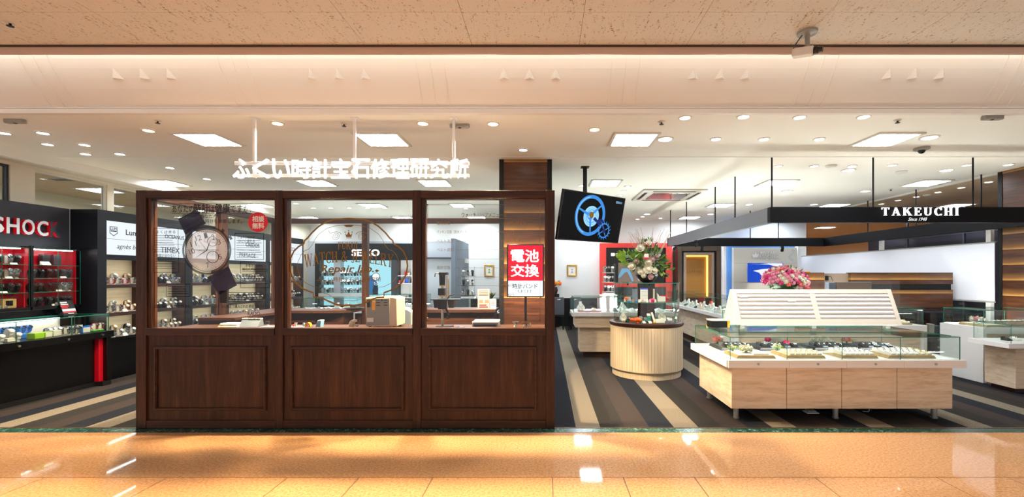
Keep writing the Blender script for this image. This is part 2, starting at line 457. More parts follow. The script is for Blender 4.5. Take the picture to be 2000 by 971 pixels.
# roman capitals with serifs, built from stems, diagonals and bowls (unit height)
def serif_glyph(ch):
    T, t, s = 0.17, 0.065, 0.055
    S = []; q = lambda *p: S.append(list(p))
    bx = lambda x0, x1, y0, y1: q((x0, y0), (x1, y0), (x1, y1), (x0, y1))
    def stem(x, w=T, top=True, bot=True):
        bx(x, x + w, 0, 1)
        if bot: bx(x - 0.08, x + w + 0.08, 0, s)
        if top: bx(x - 0.08, x + w + 0.08, 1 - s, 1)
    def arc(cx, cy, rx, ry, a0, a1, w0, w1, n=14):
        p = []
        for i in range(n + 1):
            a = R(a0 + (a1 - a0) * i / n); k = abs(math.cos(a)); w = w1 + (w0 - w1) * k
            p.append(((cx + (rx) * math.cos(a), cy + ry * math.sin(a)), (cx + (rx - w) * math.cos(a), cy + (ry - w) * math.sin(a))))
        for a, b in zip(p[:-1], p[1:]): q(a[0], b[0], b[1], a[1])
    if ch == 'I': stem(0.1); return S, 0.37
    if ch == 'T':
        stem(0.32, top=False); bx(0.0, 0.81, 1 - t, 1); bx(0, 0.055, 0.76, 1); bx(0.755, 0.81, 0.76, 1); return S, 0.83
    if ch == 'A':
        q((0.08, 0), (0.15, 0), (0.46, 1), (0.38, 1)); q((0.34, 1), (0.5, 1), (0.86, 0), (0.67, 0)); bx(0.22, 0.66, 0.3, 0.3 + t)
        bx(0, 0.25, 0, s); bx(0.57, 0.94, 0, s); return S, 0.94
    if ch == 'K':
        stem(0.08); q((0.25, 0.38), (0.25, 0.48), (0.66, 1), (0.75, 1)); q((0.36, 0.58), (0.5, 0.68), (0.9, 0), (0.7, 0))
        bx(0.55, 0.86, 1 - s, 1); bx(0.6, 0.97, 0, s); return S, 0.96
    if ch in 'EFL':
        stem(0.08, top=ch != 'L'); 
        if ch != 'L': bx(0.2, 0.68, 1 - t, 1); bx(0.625, 0.68, 0.76, 1); bx(0.2, 0.52, 0.47, 0.47 + t); bx(0.47, 0.52, 0.38, 0.62)
        if ch != 'F': bx(0.2, 0.72, 0, t); bx(0.665, 0.72, 0, 0.26)
        return S, 0.76
    if ch == 'U':
        bx(0.08, 0.25, 0.3, 1); bx(0.67, 0.74, 0.3, 1); bx(0, 0.33, 1 - s, 1); bx(0.58, 0.83, 1 - s, 1); arc(0.41, 0.32, 0.33, 0.33, 180, 360, 0.12, 0.07); return S, 0.84
    if ch in 'COQ':
        if ch == 'C':
            arc(0.45, 0.5, 0.43, 0.52, 50, 310, 0.18, 0.06, 22); bx(0.70, 0.76, 0.66, 1.0); bx(0.70, 0.76, 0.02, 0.2); return S, 0.8
        arc(0.45, 0.5, 0.44, 0.52, 0, 360, 0.18, 0.06, 28); return S, 0.9
    if ch == 'H': stem(0.08); stem(0.62); bx(0.2, 0.66, 0.48, 0.48 + t); return S, 0.88
    if ch == 'W':
        q((0.06, 1), (0.25, 1), (0.44, 0), (0.34, 0)); q((0.34, 0), (0.42, 0), (0.63, 1), (0.56, 1)); q((0.5, 1), (0.68, 1), (0.9, 0), (0.8, 0)); q((0.8, 0), (0.88, 0), (1.12, 1), (1.05, 1))
        bx(0, 0.34, 1 - s, 1); bx(0.97, 1.18, 1 - s, 1); return S, 1.18
    if ch == 'J':
        bx(0.24, 0.41, 0.1, 1); bx(0.16, 0.49, 1 - s, 1); arc(0.21, 0.08, 0.2, 0.18, 180, 360, 0.1, 0.07, 8); return S, 0.5
    if ch in 'RP':
        stem(0.08); arc(0.38, 0.75, 0.34, 0.25, -90, 90, 0.15, 0.06); bx(0.2, 0.4, 0.94, 1); bx(0.2, 0.4, 0.5, 0.56)
        if ch == 'R': q((0.36, 0.52), (0.5, 0.52), (0.86, 0), (0.66, 0)); bx(0.6, 0.93, 0, s)
        return S, 0.9 if ch == 'R' else 0.74
    if ch == 'Y':
        bx(0.36, 0.53, 0, 0.45); q((0.08, 1), (0.27, 1), (0.53, 0.4), (0.37, 0.4)); q((0.47, 0.4), (0.53, 0.45), (0.8, 1), (0.73, 1))
        bx(0, 0.34, 1 - s, 1); bx(0.64, 0.88, 1 - s, 1); bx(0.28, 0.61, 0, s); return S, 0.88
    if ch == 'D': stem(0.08); arc(0.38, 0.5, 0.44, 0.5, -90, 90, 0.17, 0.06); bx(0.2, 0.4, 0.94, 1); bx(0.2, 0.4, 0, 0.06); return S, 0.86
    if ch == 'N': bx(0.08, 0.15, 0, 1); bx(0.72, 0.79, 0, 1); q((0.06, 1), (0.24, 1), (0.79, 0), (0.66, 0)); bx(0, 0.24, 0, s); bx(0, 0.2, 1 - s, 1); bx(0.63, 0.88, 1 - s, 1); return S, 0.9
    if ch == 'M': bx(0.08, 0.15, 0, 1); bx(0.86, 1.03, 0, 1); q((0.06, 1), (0.25, 1), (0.58, 0), (0.48, 0)); q((0.48, 0), (0.56, 0), (0.9, 1), (0.84, 1)); bx(0, 0.24, 0, s); bx(0.78, 1.11, 0, s); bx(0, 0.24, 1 - s, 1); bx(0.86, 1.11, 1 - s, 1); return S, 1.12
    if ch == 'S':
        arc(0.34, 0.74, 0.28, 0.27, 30, 270, 0.12, 0.09, 14); arc(0.34, 0.27, 0.3, 0.28, -150, 90, 0.12, 0.09, 14); bx(0.53, 0.59, 0.74, 1); bx(0.04, 0.1, 0, 0.28); return S, 0.68
    if ch == 'Z': bx(0.04, 0.7, 1 - t, 1); bx(0.0, 0.74, 0, t); q((0.02, 0), (0.22, 0), (0.7, 1), (0.5, 1)); bx(0.04, 0.09, 0.76, 1); bx(0.69, 0.74, 0, 0.25); return S, 0.76
    if ch == '&':
        arc(0.4, 0.76, 0.2, 0.24, 0, 360, 0.1, 0.07, 18); arc(0.36, 0.27, 0.33, 0.28, 60, 330, 0.16, 0.07, 18); q((0.28, 0.62), (0.42, 0.68), (0.9, 0.0), (0.72, 0.0)); q((0.62, 0.2), (0.68, 0.15), (0.86, 0.48), (0.8, 0.5)); bx(0.7, 0.94, 0.47, 0.52); return S, 0.96
    return S, 0.4

def serif(b, body, box, fr, o, d0, d1, m=0, warp=None, gap=0.08):
    x = 0; items = []
    for ch in body:
        S, w = serif_glyph(ch); items += [[(p[0] + x, p[1]) for p in poly] for poly in S]; x += w + gap
    W_ = x - gap; sx = (box[1] - box[0]) / W_; sy = box[3] - box[2]
    for i, poly in enumerate(items):
        pts = [(box[0] + p[0] * sx, box[2] + p[1] * sy) for p in poly]
        if warp: pts = [warp(*p) for p in pts]
        b.extr(pts, fr, o, d0, d1 + (i % 3) * 1e-5, m)
    return b

# ------------------------------------------------------------------ scene objects
def world_of(o):
    p = Vector((0, 0, 0))
    while o is not None: p = p + Vector(o.location); o = o.parent
    return p

def _mesh(name, b, mats, origin, smooth=35):
    me = bpy.data.meshes.new(name); o = Vector(origin)
    me.from_pydata([tuple(Vector(v) - o) for v in b.v], [], b.f)
    for k in ([mats] if isinstance(mats, str) else mats): me.materials.append(MATS[k])
    me.polygons.foreach_set('material_index', b.m)
    if smooth:
        me.polygons.foreach_set('use_smooth', [True] * len(me.polygons)); me.set_sharp_from_angle(angle=R(smooth))
    me.update()
    return me

def bev(o, w):
    md = o.modifiers.new('soft_edges', 'BEVEL'); md.width = w; md.segments = 2; md.limit_method = 'ANGLE'; md.angle_limit = R(40)

def part(name, b, mats, parent, bevel=0, label=None, stuff=False):
    me = _mesh(name, b, mats, world_of(parent)); o = bpy.data.objects.new(name, me); COL.objects.link(o); o.parent = parent
    if bevel: bev(o, bevel)
    if label: o['label'] = label
    if stuff: o['kind'] = 'stuff'
    return o

def tag(o, label, cat, group=None):
    o['label'] = label; o['category'] = cat
    if group: o['group'] = group
    return o

def thing(name, label, cat, loc=(0, 0, 0), group=None):
    o = bpy.data.objects.new(name, None); o.empty_display_size = 0.05; o.location = loc; COL.objects.link(o)
    return tag(o, label, cat, group)

def solo(name, label, cat, b, mats, loc=None, group=None, bevel=0):
    if loc is None:
        bb = b.bounds(); loc = ((bb[0][0] + bb[0][1]) / 2, (bb[1][0] + bb[1][1]) / 2, bb[2][0])
    o = bpy.data.objects.new(name, _mesh(name, b, mats, loc)); o.location = loc; COL.objects.link(o)
    if bevel: bev(o, bevel)
    return tag(o, label, cat, group)

def struct(name, b, mats, parent=None, bevel=0):
    o = bpy.data.objects.new(name, _mesh(name, b, mats, (0, 0, 0))); COL.objects.link(o)
    if parent: o.parent = parent
    o['kind'] = 'structure'
    if bevel: bev(o, bevel)
    return o

def dup(o, loc=None, rotz=None, label=None, group=None, scale=None, parent=None):
    c = o.copy(); COL.objects.link(c)
    if parent is not None: c.parent = parent
    if loc is not None: c.location = loc
    if rotz is not None: c.rotation_euler = (0, 0, rotz)
    if scale: c.scale = (scale,) * 3
    if label: c['label'] = label
    if group: c['group'] = group
    for ch in o.children: dup(ch, parent=c)
    return c

ORD = ['first', 'second', 'third', 'fourth', 'fifth', 'sixth', 'seventh', 'eighth', 'ninth', 'tenth', 'eleventh', 'twelfth', 'thirteenth', 'fourteenth', 'fifteenth']

def panes(parent, x0, x1, y0, y1, z0, z1, sides='fblrt', t=0.008, splits=(), name='glass_case', mats=('glass', 'glass_edge')):
    """glass box standing on a counter: f front, b back, l and r ends, t top; splits = joints of the front sheet"""
    b = M()
    xs = [x0] + list(splits) + [x1]
    if 'f' in sides:
        for a, c in zip(xs[:-1], xs[1:]): b.pane(a + 0.0015, c - 0.0015, y0, y0 + t, z0, z1 - t)
    if 'b' in sides: b.pane(x0, x1, y1 - t, y1, z0, z1 - t)
    if 'l' in sides: b.pane(x0, x0 + t, y0 + t, y1 - t, z0, z1 - t)
    if 'r' in sides: b.pane(x1 - t, x1, y0 + t, y1 - t, z0, z1 - t)
    if 't' in sides: b.pane(x0, x1, y0, y1, z1 - t, z1)
    return part(name, b, mats, parent)

# ================================================================== SETTING
CEIL, HALLC = 3.10, 3.43
b = M().box(-9.8, 12.6, 4.37, 13.6, -0.08, 0.0)
struct('floor', b, 'carpet')
# concourse floor: wide granite slabs with narrow joints
b = M(); b.box(-9.8, 12.6, -3.0, 4.24, -0.08, -0.003, 1)
J = 0.004
def slabs(y0, y1, xs):
    for a, c in zip(xs[:-1], xs[1:]): b.box(a + J, c - J, y0 + J, y1 - J, -0.003, 0.0, 0)
slabs(3.30, 4.24, [-9.8, 12.6])
wid = [0.90, 0.90, 0.53, 0.53]
xs = [-3.71, -2.80, -1.91, -1.38, -0.835, 0.049, 0.573, 1.10, 1.99, 2.89]
left = list(xs); k = 2
while left[0] > -9: left.insert(0, left[0] - wid[k % 4]); k += 1
k = 2
while left[-1] < 12: left.append(left[-1] + wid[k % 4]); k += 1
for y in (2.4, 1.5, 0.6, -0.3, -1.2, -2.1, -3.0): slabs(y, y + 0.9, left)
struct('floor_hall', b, ['granite', 'grout'])
b = M().box(-9.8, 12.6, 4.24, 4.355, -0.08, 0.001)
struct('trim_1', b, 'green_marble')
b = M().box(-9.8, 12.6, 4.355, 4.37, -0.08, 0.004)
struct('trim_2', b, 'bronze_line')

# ceilings
b = M().box(-6.95, 7.06, 4.40, 13.2, CEIL, CEIL + 0.06)
struct('ceiling', b, 'cream_ceiling')
b = M().box(-9.8, -6.95, 4.40, 13.6, CEIL, CEIL + 0.06); b.box(7.06, 12.6, 4.40, 13.2, CEIL, CEIL + 0.06); b.box(7.66, 12.6, 13.2, 24.0, CEIL, CEIL + 0.06)
struct('ceiling_corridor', b, 'tan_ceiling')
b = M()                                                # acoustic boards of the concourse with fine joints between them
b.box(-9.8, 12.6, -3.0, 3.74, HALLC + 0.002, HALLC + 0.05, 1)
x = -9.8 + 0.18
ys = [-3.0, -1.3, 0.5, 2.3, 3.27, 3.735]
while x < 12.6:
    for y0, y1 in zip(ys[:-1], ys[1:]): b.box(x + 0.0015, x + 0.9 - 0.0015, y0 + 0.0015, y1 - 0.0015, HALLC, HALLC + 0.002, 0)
    x += 0.9
struct('ceiling_hall', b, ['acoustic_tile', 'seam_dark'])
b = M().box(-9.8, 12.6, 3.735, 3.75, HALLC - 0.012, HALLC + 0.04)
struct('trim_3', b, 'seam_dark')
b = M().box(-9.8, 12.6, 3.75, 3.765, HALLC - 0.07, HALLC + 0.1); b.box(-9.8, 12.6, 3.765, 3.86, HALLC - 0.012, HALLC + 0.004)
struct('trim_4', b, 'lip_gloss')
# curved fascia over the shop front, its ribs, the ledge and the lip
PROF = [(4.40, 3.150), (4.335, 3.215), (4.27, 3.285), (4.21, 3.36), (4.16, 3.43), (4.12, 3.50), (4.09, 3.58), (4.07, 3.68)]
def sweep(b, prof, x0, x1, m=0, thick=0.03):
    for (y0, z0), (y1, z1) in zip(prof[:-1], prof[1:]):
        b.add([(x0, y0, z0), (x1, y0, z0), (x1, y1, z1), (x0, y1, z1), (x0, y0 + thick, z0 + thick * 0.3), (x1, y0 + thick, z0 + thick * 0.3), (x1, y1 + thick, z1 + thick * 0.3), (x0, y1 + thick, z1 + thick * 0.3)],
              [(0, 1, 2, 3), (7, 6, 5, 4), (0, 4, 5, 1), (3, 2, 6, 7), (0, 3, 7, 4), (1, 5, 6, 2)], m)
b = M(); sweep(b, PROF, -9.8, 12.6)
b.box(-9.8, 12.6, 3.76, 4.12, 3.68, 3.72)
struct('wall_fascia', b, 'fascia_paint')
b = M()
for k in range(-3, 7):
    xc = 0.75 + 1.83 * k
    for d in (-0.13, 0.0, 0.13): sweep(b, [(y - 0.006, z - 0.004) for y, z in PROF[:7]], xc + d - 0.006, xc + d + 0.006)
struct('trim_5', b, 'fascia_paint')
b = M().box(-9.8, 12.6, 4.385, 4.44, 3.092, 3.14); b.box(-9.8, 12.6, 4.375, 4.44, 3.14, 3.152)
struct('trim_6', b, 'fascia_paint', bevel=0.003)
# light strip lying in the cove
b = M().box(-9.8, 12.6, 3.80, 3.84, HALLC + 0.0045, HALLC + 0.03)
o = solo('cove_light_strip', 'white light strip hidden in the cove above the curved fascia', 'light strip', b, 'cove_glow')

# outer walls
b = M().box(-7.4, 7.66, 13.1, 13.2, 0, CEIL)
struct('wall_back', b, 'white_wall')
b = M().box(-9.8, -7.4, 13.5, 13.6, 0, CEIL); b.box(-9.8, -9.7, 4.4, 13.6, 0, CEIL)
struct('wall_corridor', b, 'cream_wall')
b = M().box(12.5, 12.6, 4.4, 24.0, 0, CEIL); b.box(7.66, 12.5, 23.9, 24.0, 0, CEIL); b.box(7.56, 7.66, 13.2, 24.0, 0, CEIL)
struct('wall_right', b, 'tan_ceiling')
b = M().box(7.66, 12.6, 13.6, 24.0, -0.08, 0.0)
struct('floor_corridor', b, 'granite')
# side wall behind the watch units with its strip of windows
WX = -6.95
b = M().box(WX - 0.1, WX, 4.5, 13.1, 0, 2.2)
b.box(WX - 0.1, WX, 4.5, 13.1, 2.93, CEIL)
for y0, y1 in ((4.5, 5.05), (5.78, 6.05), (7.06, 7.16), (9.2, 9.35), (11.4, 13.1)): b.box(WX - 0.1, WX, y0, y1, 2.2, 2.93)
struct('wall_left', b, 'cream_wall')
for i, (y0, y1) in enumerate(((5.05, 5.78), (6.05, 7.06), (7.16, 9.2), (9.35, 11.4))):
    b = M()
    fr = struct('window_%d' % (i + 1), b.box(WX - 0.07, WX - 0.02, y0, y0 + 0.03, 2.2, 2.93).box(WX - 0.07, WX - 0.02, y1 - 0.03, y1, 2.2, 2.93).box(WX - 0.07, WX - 0.02, y0 + 0.03, y1 - 0.03, 2.2, 2.23).box(WX - 0.07, WX - 0.02, y0 + 0.03, y1 - 0.03, 2.90, 2.93), 'off_white' if i else 'cabinet_frame')
    g = struct('window_%d_glass' % (i + 1), M().pane(WX - 0.05, WX - 0.042, y0 + 0.03, y1 - 0.03, 2.23, 2.90), ['glass', 'glass_edge'], fr)
b = M().box(WX, WX + 0.28, 4.5, 13.1, 2.97, CEIL - 0.001)
struct('trim_7', b, 'cream_ceiling')
b = M().box(7.04, 7.10, 6.95, 13.1, 3.07, CEIL - 0.001)
struct('trim_8', b, 'cream_ceiling')
# low ceiling joint where the black beams hang
b = M().box(-6.6, 7.0, 6.02, 6.05, CEIL - 0.006, CEIL - 0.001)
struct('trim_9', b, 'cream_ceiling')
# grey lower wall behind the booth and dark base by the chairs
b = M().box(-7.0, -2.35, 13.02, 13.1, 0, 2.48)
struct('trim_10', b, 'grey_wall')
b = M().box(-2.2, 1.5, 13.04, 13.1, 0, 0.82)
struct('trim_11', b, 'black_matte')

# wood-clad pillars with black corners
def pillar(name, x0, x1, y0, y1):
    b = M().box(x0 + 0.008, x1 - 0.008, y0 + 0.008, y1 - 0.008, 0, CEIL - 0.001)
    for cx_, w in ((x0, 1), (x1, -1)):
        for cy_, h in ((y0, 1), (y1, -1)):
            b.box(cx_, cx_ + w * 0.065, cy_, cy_ + h * 0.065, 0, CEIL - 0.001, 1)
    return struct(name, b, ['plank_wall', 'black_matte'])
pillar('wall_pillar_1', -0.645, 0.085, 6.16, 6.90)
pillar('wall_pillar_2', 7.05, 7.80, 6.25, 6.95)

# ------------------------------------------------------------------ ceiling fixtures
def square_light(x, y, label, z=CEIL, glow='panel_glow', s=0.46, group=None):
    t = thing('square_ceiling_light', label, 'ceiling light', (x, y, z), group)
    h = s / 2; e = 0.035
    b = M()
    b.box(x - h - e, x + h + e, y - h - e, y - h, z - 0.018, z - 0.001); b.box(x - h - e, x + h + e, y + h, y + h + e, z - 0.018, z - 0.001)
    b.box(x - h - e, x - h, y - h, y + h, z - 0.018, z - 0.001); b.box(x + h, x + h + e, y - h, y + h, z - 0.018, z - 0.001)
    part('frame', b, 'off_white', t, 0.002)
    part('diffuser', M().box(x - h, x + h, y - h, y + h, z - 0.006, z - 0.001), glow, t)
    b = M()
    for k in (-1, 0, 1): b.box(x + k * h / 2 - 0.003, x + k * h / 2 + 0.003, y - h, y + h, z - 0.016, z - 0.007)
    part('louvre', b, 'white_lacquer', t)
    return t
colx = [-6.6, -3.97, -1.92, 1.03, 4.0, 6.6]
rows = [5.25, 7.73, 10.2, 12.4]
rown = ['front', 'second', 'third', 'last']
proto = None
for ri, y in enumerate(rows):
    cs = [c for i, c in enumerate(colx) if not (ri == 0 and i in (0, 5))]
    for ci, x in enumerate(cs):
        lab = 'square recessed panel light, %s from the left in the %s row of panels' % (ORD[ci], rown[ri])
        if proto is None: proto = square_light(x, y, lab, group='square ceiling panels')
        else: dup(proto, (x, y, CEIL), label=lab)
for i, (x, y) in enumerate(((-8.4, 5.6), (-8.4, 8.4), (-8.4, 11.2))): dup(proto, (x, y, CEIL), label='square panel light in the corridor beyond the high windows, %s from the walkway' % ORD[i])
for i, (x, y) in enumerate(((9.4, 7.9), (9.4, 10.2), (9.4, 12.4), (9.4, 15.0), (9.4, 18.0), (9.4, 21.0))): dup(proto, (x, y, CEIL), label='square panel light in the tan side corridor ceiling, %s from the walkway' % ORD[i])
# concourse panels over and behind the viewer
hp = None
k = 0
for y in (1.25, -1.4):
    for x in (-7.2, -4.2, -1.2, 1.8, 4.8, 7.8):
        lab = 'warm concourse panel light over the walkway, number %s from the shop' % ORD[k % 6] ; k += 1
        if hp is None: hp = square_light(x, y, 'warm panel light in the concourse ceiling over the granite floor', HALLC - 0.001, 'hall_glow', 0.6, 'concourse panel lights')
        else: dup(hp, (x, y, HALLC - 0.001))

def spot(name, loc, watts, rgb, size=110, blend=0.6, rot=(0, 0, 0), radius=0.04):
    l = bpy.data.lights.new(name, 'SPOT'); l.energy = watts; l.color = rgb; l.spot_size = R(size); l.spot_blend = blend; l.shadow_soft_size = radius
    o = bpy.data.objects.new(name, l); o.location = loc; o.rotation_euler = rot; COL.objects.link(o)
    return o
def downlight_proto(mat_name, r):
    t = thing('downlight', 'x', 'downlight', (0, 0, 0))
    b = M().lathe([(r * 1.35, -0.001), (r * 1.35, -0.008), (r * 1.05, -0.012), (r, -0.004)], (0, 0, 0), 24)
    part('trim_ring', b, 'off_white', t)
    part('bulb', M().lathe([(r, -0.002), (r * 0.8, -0.006), (0.001, -0.007)], (0, 0, 0), 20), mat_name, t)
    return t
DL = {}
def downlight(u, v, kind, label, watts):
    Y = FPX * (CEIL - EYE) / (CY - v); X = PX(u, Y)
    r = {'w': 0.05, 'c': 0.05, 'b': 0.075}[kind]; mn = 'warm_bulb' if kind == 'w' else 'cool_bulb'
    if kind not in DL:
        DL[kind] = t = downlight_proto(mn, r); t.location = (X, Y, CEIL); t['label'] = label
    else: t = dup(DL[kind], (X, Y, CEIL), label=label)
    t['group'] = {'w': 'warm downlights along the shop front', 'c': 'small white downlights', 'b': 'large white downlights'}[kind]
    if watts: spot('downlight_beam', (X, Y, CEIL - 0.02), watts, (1.0, 0.75, 0.44) if kind == 'w' else (1.0, 0.97, 0.92), 125 if kind == 'w' else 100, 0.5)
    return t
for i, (u, v) in enumerate([(290, 254), (542, 240), (826, 240), (963, 241), (1161, 252)]):
    downlight(u, v, 'w', 'warm yellow downlight behind the booth front, %s from the left' % ORD[i], WARM_W * (0.6, 1, 1, 1, 0.15)[i])
for i, (u, v) in enumerate([(1338, 229), (1452, 227), (1562, 228), (1687, 227)]):
    downlight(u, v, 'c', 'white downlight close behind the fascia above the white ring stand, %s from the left' % ORD[i], COOL_W * 1.0)
for i, (u, v) in enumerate([(1398, 271), (1492, 271), (1600, 271)]):
    downlight(u, v, 'c', 'white downlight level with the front panel lights, %s of three' % ORD[i], COOL_W)
for i, (u, v) in enumerate([(1520, 324), (1590, 324), (1664, 324), (1743, 322), (1888, 322), (1970, 321)]):
    downlight(u, v, 'c', 'small white downlight in the row above the dark hanging beam, %s from the left' % ORD[i], COOL_W if i % 2 else 0)
for i, (u, v) in enumerate([(8, 259), (84, 259), (93, 281), (165, 282), (167, 300), (234, 300), (332, 327), (404, 349)]):
    downlight(u, v, 'c', 'white downlight in the slanting file over the black watch units, %s from the left' % ORD[i], COOL_W if i % 2 else 0)
for i, (u, v) in enumerate([(1264, 418), (1299, 271), (1388, 418), (1463, 399), (1538, 373), (1590, 399), (1657, 332), (1690, 373), (1815, 268), (1848, 332)]):
    downlight(u, v, 'b', 'large bright downlight over the jewelry counters, %s from the left' % ORD[i], COOL_W * 1.6)
for i, (u, v) in enumerate([(578, 397), (612, 406), (646, 406), (682, 406), (718, 406), (752, 406), (910, 407)]):
    downlight(u, v, 'c', 'tiny white downlight seen through the booth glass, %s from the left' % ORD[i], 0)
for i, (u, v) in enumerate([(1022, 292), (1136, 362), (1211, 381), (1218, 373), (1226, 364), (1245, 428), (1255, 423), (1290, 426)]):
    downlight(u, v, 'c', 'small white downlight in the ceiling around the tilted screen, %s from the left' % ORD[i], COOL_W if i in (1, 4) else 0)
for i, (u, v) in enumerate([(1721, 398), (1754, 391), (1790, 384), (1832, 375), (1878, 366), (1931, 355)]):
    downlight(u, v, 'c', 'downlight along the tan ceiling of the side corridor, %s from the back' % ORD[i], COOL_W * 0.5)

# sensors, sprinklers and smoke heads on the ceiling
def ceil_at(u, v, z=CEIL):
    Y = FPX * (z - EYE) / (CY - v); return PX(u, Y), Y
def sprinkler(u, v, label, z=CEIL):
    x, y = ceil_at(u, v, z); t = thing('sprinkler', label, 'sprinkler', (x, y, z), 'ceiling sprinklers')
    part('base', M().lathe([(0.035, -0.001), (0.035, -0.006), (0.012, -0.012)], (x, y, z), 16, close=True), 'off_white', t)
    part('nozzle', M().cyl((x, y, z - 0.012), (x, y, z - 0.03), 0.008, n=8).cyl((x, y, z - 0.03), (x, y, z - 0.034), 0.022, n=12), 'dark_metal', t)
for u, v, l in ((308, 235, 'small sprinkler head above the slanting downlights'), (672, 241, 'small sprinkler head beside the middle sign hanger'), (1292, 237, 'small sprinkler head above the square light by the pillar'), (1753, 234, 'small sprinkler head above the square light near the dome camera'), (1740, 369, 'small sprinkler head behind the hanging black beam')):
    sprinkler(u, v, l)
sprinkler(20, 43, 'sprinkler head in the speckled concourse ceiling', HALLC)
def speaker(u, v, label, group='ceiling sensor boxes'):
    x, y = ceil_at(u, v); t = thing('ceiling_sensor', label, 'sensor', (x, y, CEIL), group)
    part('housing', M().extr([(-0.09, -0.03), (0.09, -0.03), (0.11, 0.0), (0.09, 0.03), (-0.09, 0.03), (-0.11, 0)], UP, (x, y, CEIL), -0.035, -0.001), 'plastic_grey', t, 0.004)
    part('lens', M().ball((x, y, CEIL - 0.034), 0.018, m=0, sc=(1, 1, 0.5)), 'plastic_dark', t)
for u, v, l in ((30, 234, 'grey sensor box on the ceiling over the black watch counter'), (898, 243, 'grey sensor box beside the hanger over the end of the lit sign'), (1938, 227, 'grey sensor box on the ceiling at the end over the wood pillar')):
    speaker(u, v, l)
def smoke(u, v, label):
    x, y = ceil_at(u, v)
    solo('smoke_detector', label, 'smoke detector', M().lathe([(0.075, -0.001), (0.075, -0.012), (0.055, -0.03), (0.001, -0.033)], (x, y, CEIL), 24), 'plastic_white', (x, y, CEIL), 'smoke detectors')
smoke(1623, 323, 'round white smoke detector behind the first beam hanger'); smoke(1761, 335, 'round white smoke detector between the beam hangers'); smoke(1811, 380, 'round white smoke detector at the edge of the side corridor')
# dome camera
x, y = ceil_at(1800, 289); t = thing('dome_camera', 'grey dome camera on the ceiling beside the large square light', 'security camera', (x, y, CEIL))
part('base', M().lathe([(0.085, -0.001), (0.085, -0.022), (0.06, -0.032)], (x, y, CEIL), 28, close=True), 'plastic_grey', t)
part('dome', M().ball((x, y, CEIL - 0.033), 0.04, 16, 8), 'bezel_black', t)
# cassette air conditioner
t = thing('ceiling_air_conditioner', 'large square ceiling air conditioner with slotted mirror-dark panel', 'air conditioner', (2.42, 8.85, CEIL))
x0, x1, y0, y1 = 1.82, 3.02, 8.28, 9.44
part('panel', M().box(x0, x1, y0, y1, CEIL - 0.035, CEIL - 0.001), 'off_white', t, 0.01)
part('intake_grille', M().box(x0 + 0.24, x1 - 0.24, y0 + 0.24, y1 - 0.24, CEIL - 0.045, CEIL - 0.0355), 'chrome', t, 0.004)
for a in ((x0 + 0.2, x1 - 0.2, y0 + 0.07, y0 + 0.13), (x0 + 0.2, x1 - 0.2, y1 - 0.13, y1 - 0.07), (x0 + 0.06, x0 + 0.12, y0 + 0.2, y1 - 0.2), (x1 - 0.12, x1 - 0.06, y0 + 0.2, y1 - 0.2)):
    part('vent_slot', M().box(a[0], a[1], a[2], a[3], CEIL - 0.04, CEIL - 0.0355), 'dark_metal', t)
# linear vents over the booth
for i, (u, v) in enumerate(((571, 390), (146, 350))):
    x, y = ceil_at(u, v); t = thing('ceiling_vent', ('dark slotted air vent in the ceiling over the booth glass', 'slotted air vent over the black watch counter')[i], 'vent', (x, y, CEIL))
    part('frame', M().box(x - 0.4, x + 0.4, y - 0.1, y + 0.1, CEIL - 0.012, CEIL - 0.001), 'off_white', t, 0.002)
    for k in range(3): part('slot', M().box(x - 0.37, x + 0.37, y - 0.075 + k * 0.055, y - 0.04 + k * 0.055, CEIL - 0.016, CEIL - 0.0125), 'dark_metal', t)

# pyramid ornaments on the fascia
def fas(v_z):                                          # y on the fascia for a height
    for (y0, z0), (y1, z1) in zip(PROF[:-1], PROF[1:]):
        if z0 <= v_z <= z1: return y0 + (y1 - y0) * (v_z - z0) / (z1 - z0)
    return PROF[0][0]
for i, u in enumerate((232, 284, 336, 610, 662, 714, 984, 1034, 1085, 1353, 1405, 1455, 1730, 1780, 1832)):
    z0 = 3.352; yb = fas(z0); x = PX(u, yb) - 0.0; zt = z0 + 0.085; yt = fas(zt)
    b = M().add([(x - 0.05, yb + 0.004, z0), (x + 0.05, yb + 0.004, z0), (x, yt + 0.002, zt), (x, yb - 0.06, z0 - 0.012)], [(0, 3, 2), (3, 1, 2), (0, 1, 3), (0, 2, 1)])
    g = i // 3
    solo('fascia_pyramid', 'small cream pyramid on the curved fascia, %s of the three in the %s cluster' % (ORD[i % 3], ORD[g]), 'ornament', b, 'fascia_paint', group='pyramid ornaments')

# bullet camera under the concourse ceiling
X, Y = 2.075, 3.535
t = thing('bullet_camera', 'grey bullet security camera on a stem under the speckled ceiling', 'security camera', (X, Y, HALLC))
part('mount_plate', M().lathe([(0.075, -0.001), (0.072, -0.018), (0.03, -0.03)], (X, Y, HALLC), 24, close=True), 'plastic_grey', t)
part('stem', M().cyl((X, Y, HALLC - 0.03), (X, Y, HALLC - 0.115), 0.018, n=14).ball((X, Y, HALLC - 0.12), 0.022), 'plastic_grey', t)
d = Vector((0.72, -0.62, -0.14)).normalized(); c0 = Vector((X - 0.01, Y + 0.01, HALLC - 0.155))
u_ = Vector((0, 0, 1)); s_ = d.cross(u_).normalized(); u_ = s_.cross(d)
b = M(); a0 = c0 - d * 0.09; a1 = c0 + d * 0.06
b.add([p + s_ * sx * 0.034 + u_ * su * 0.032 for p in (a0, a1) for sx, su in ((-1, -1), (1, -1), (1, 1), (-1, 1))], [(3, 2, 1, 0), (4, 5, 6, 7), (0, 1, 5, 4), (1, 2, 6, 5), (2, 3, 7, 6), (3, 0, 4, 7)])
part('body', b, 'plastic_white', t, 0.008)
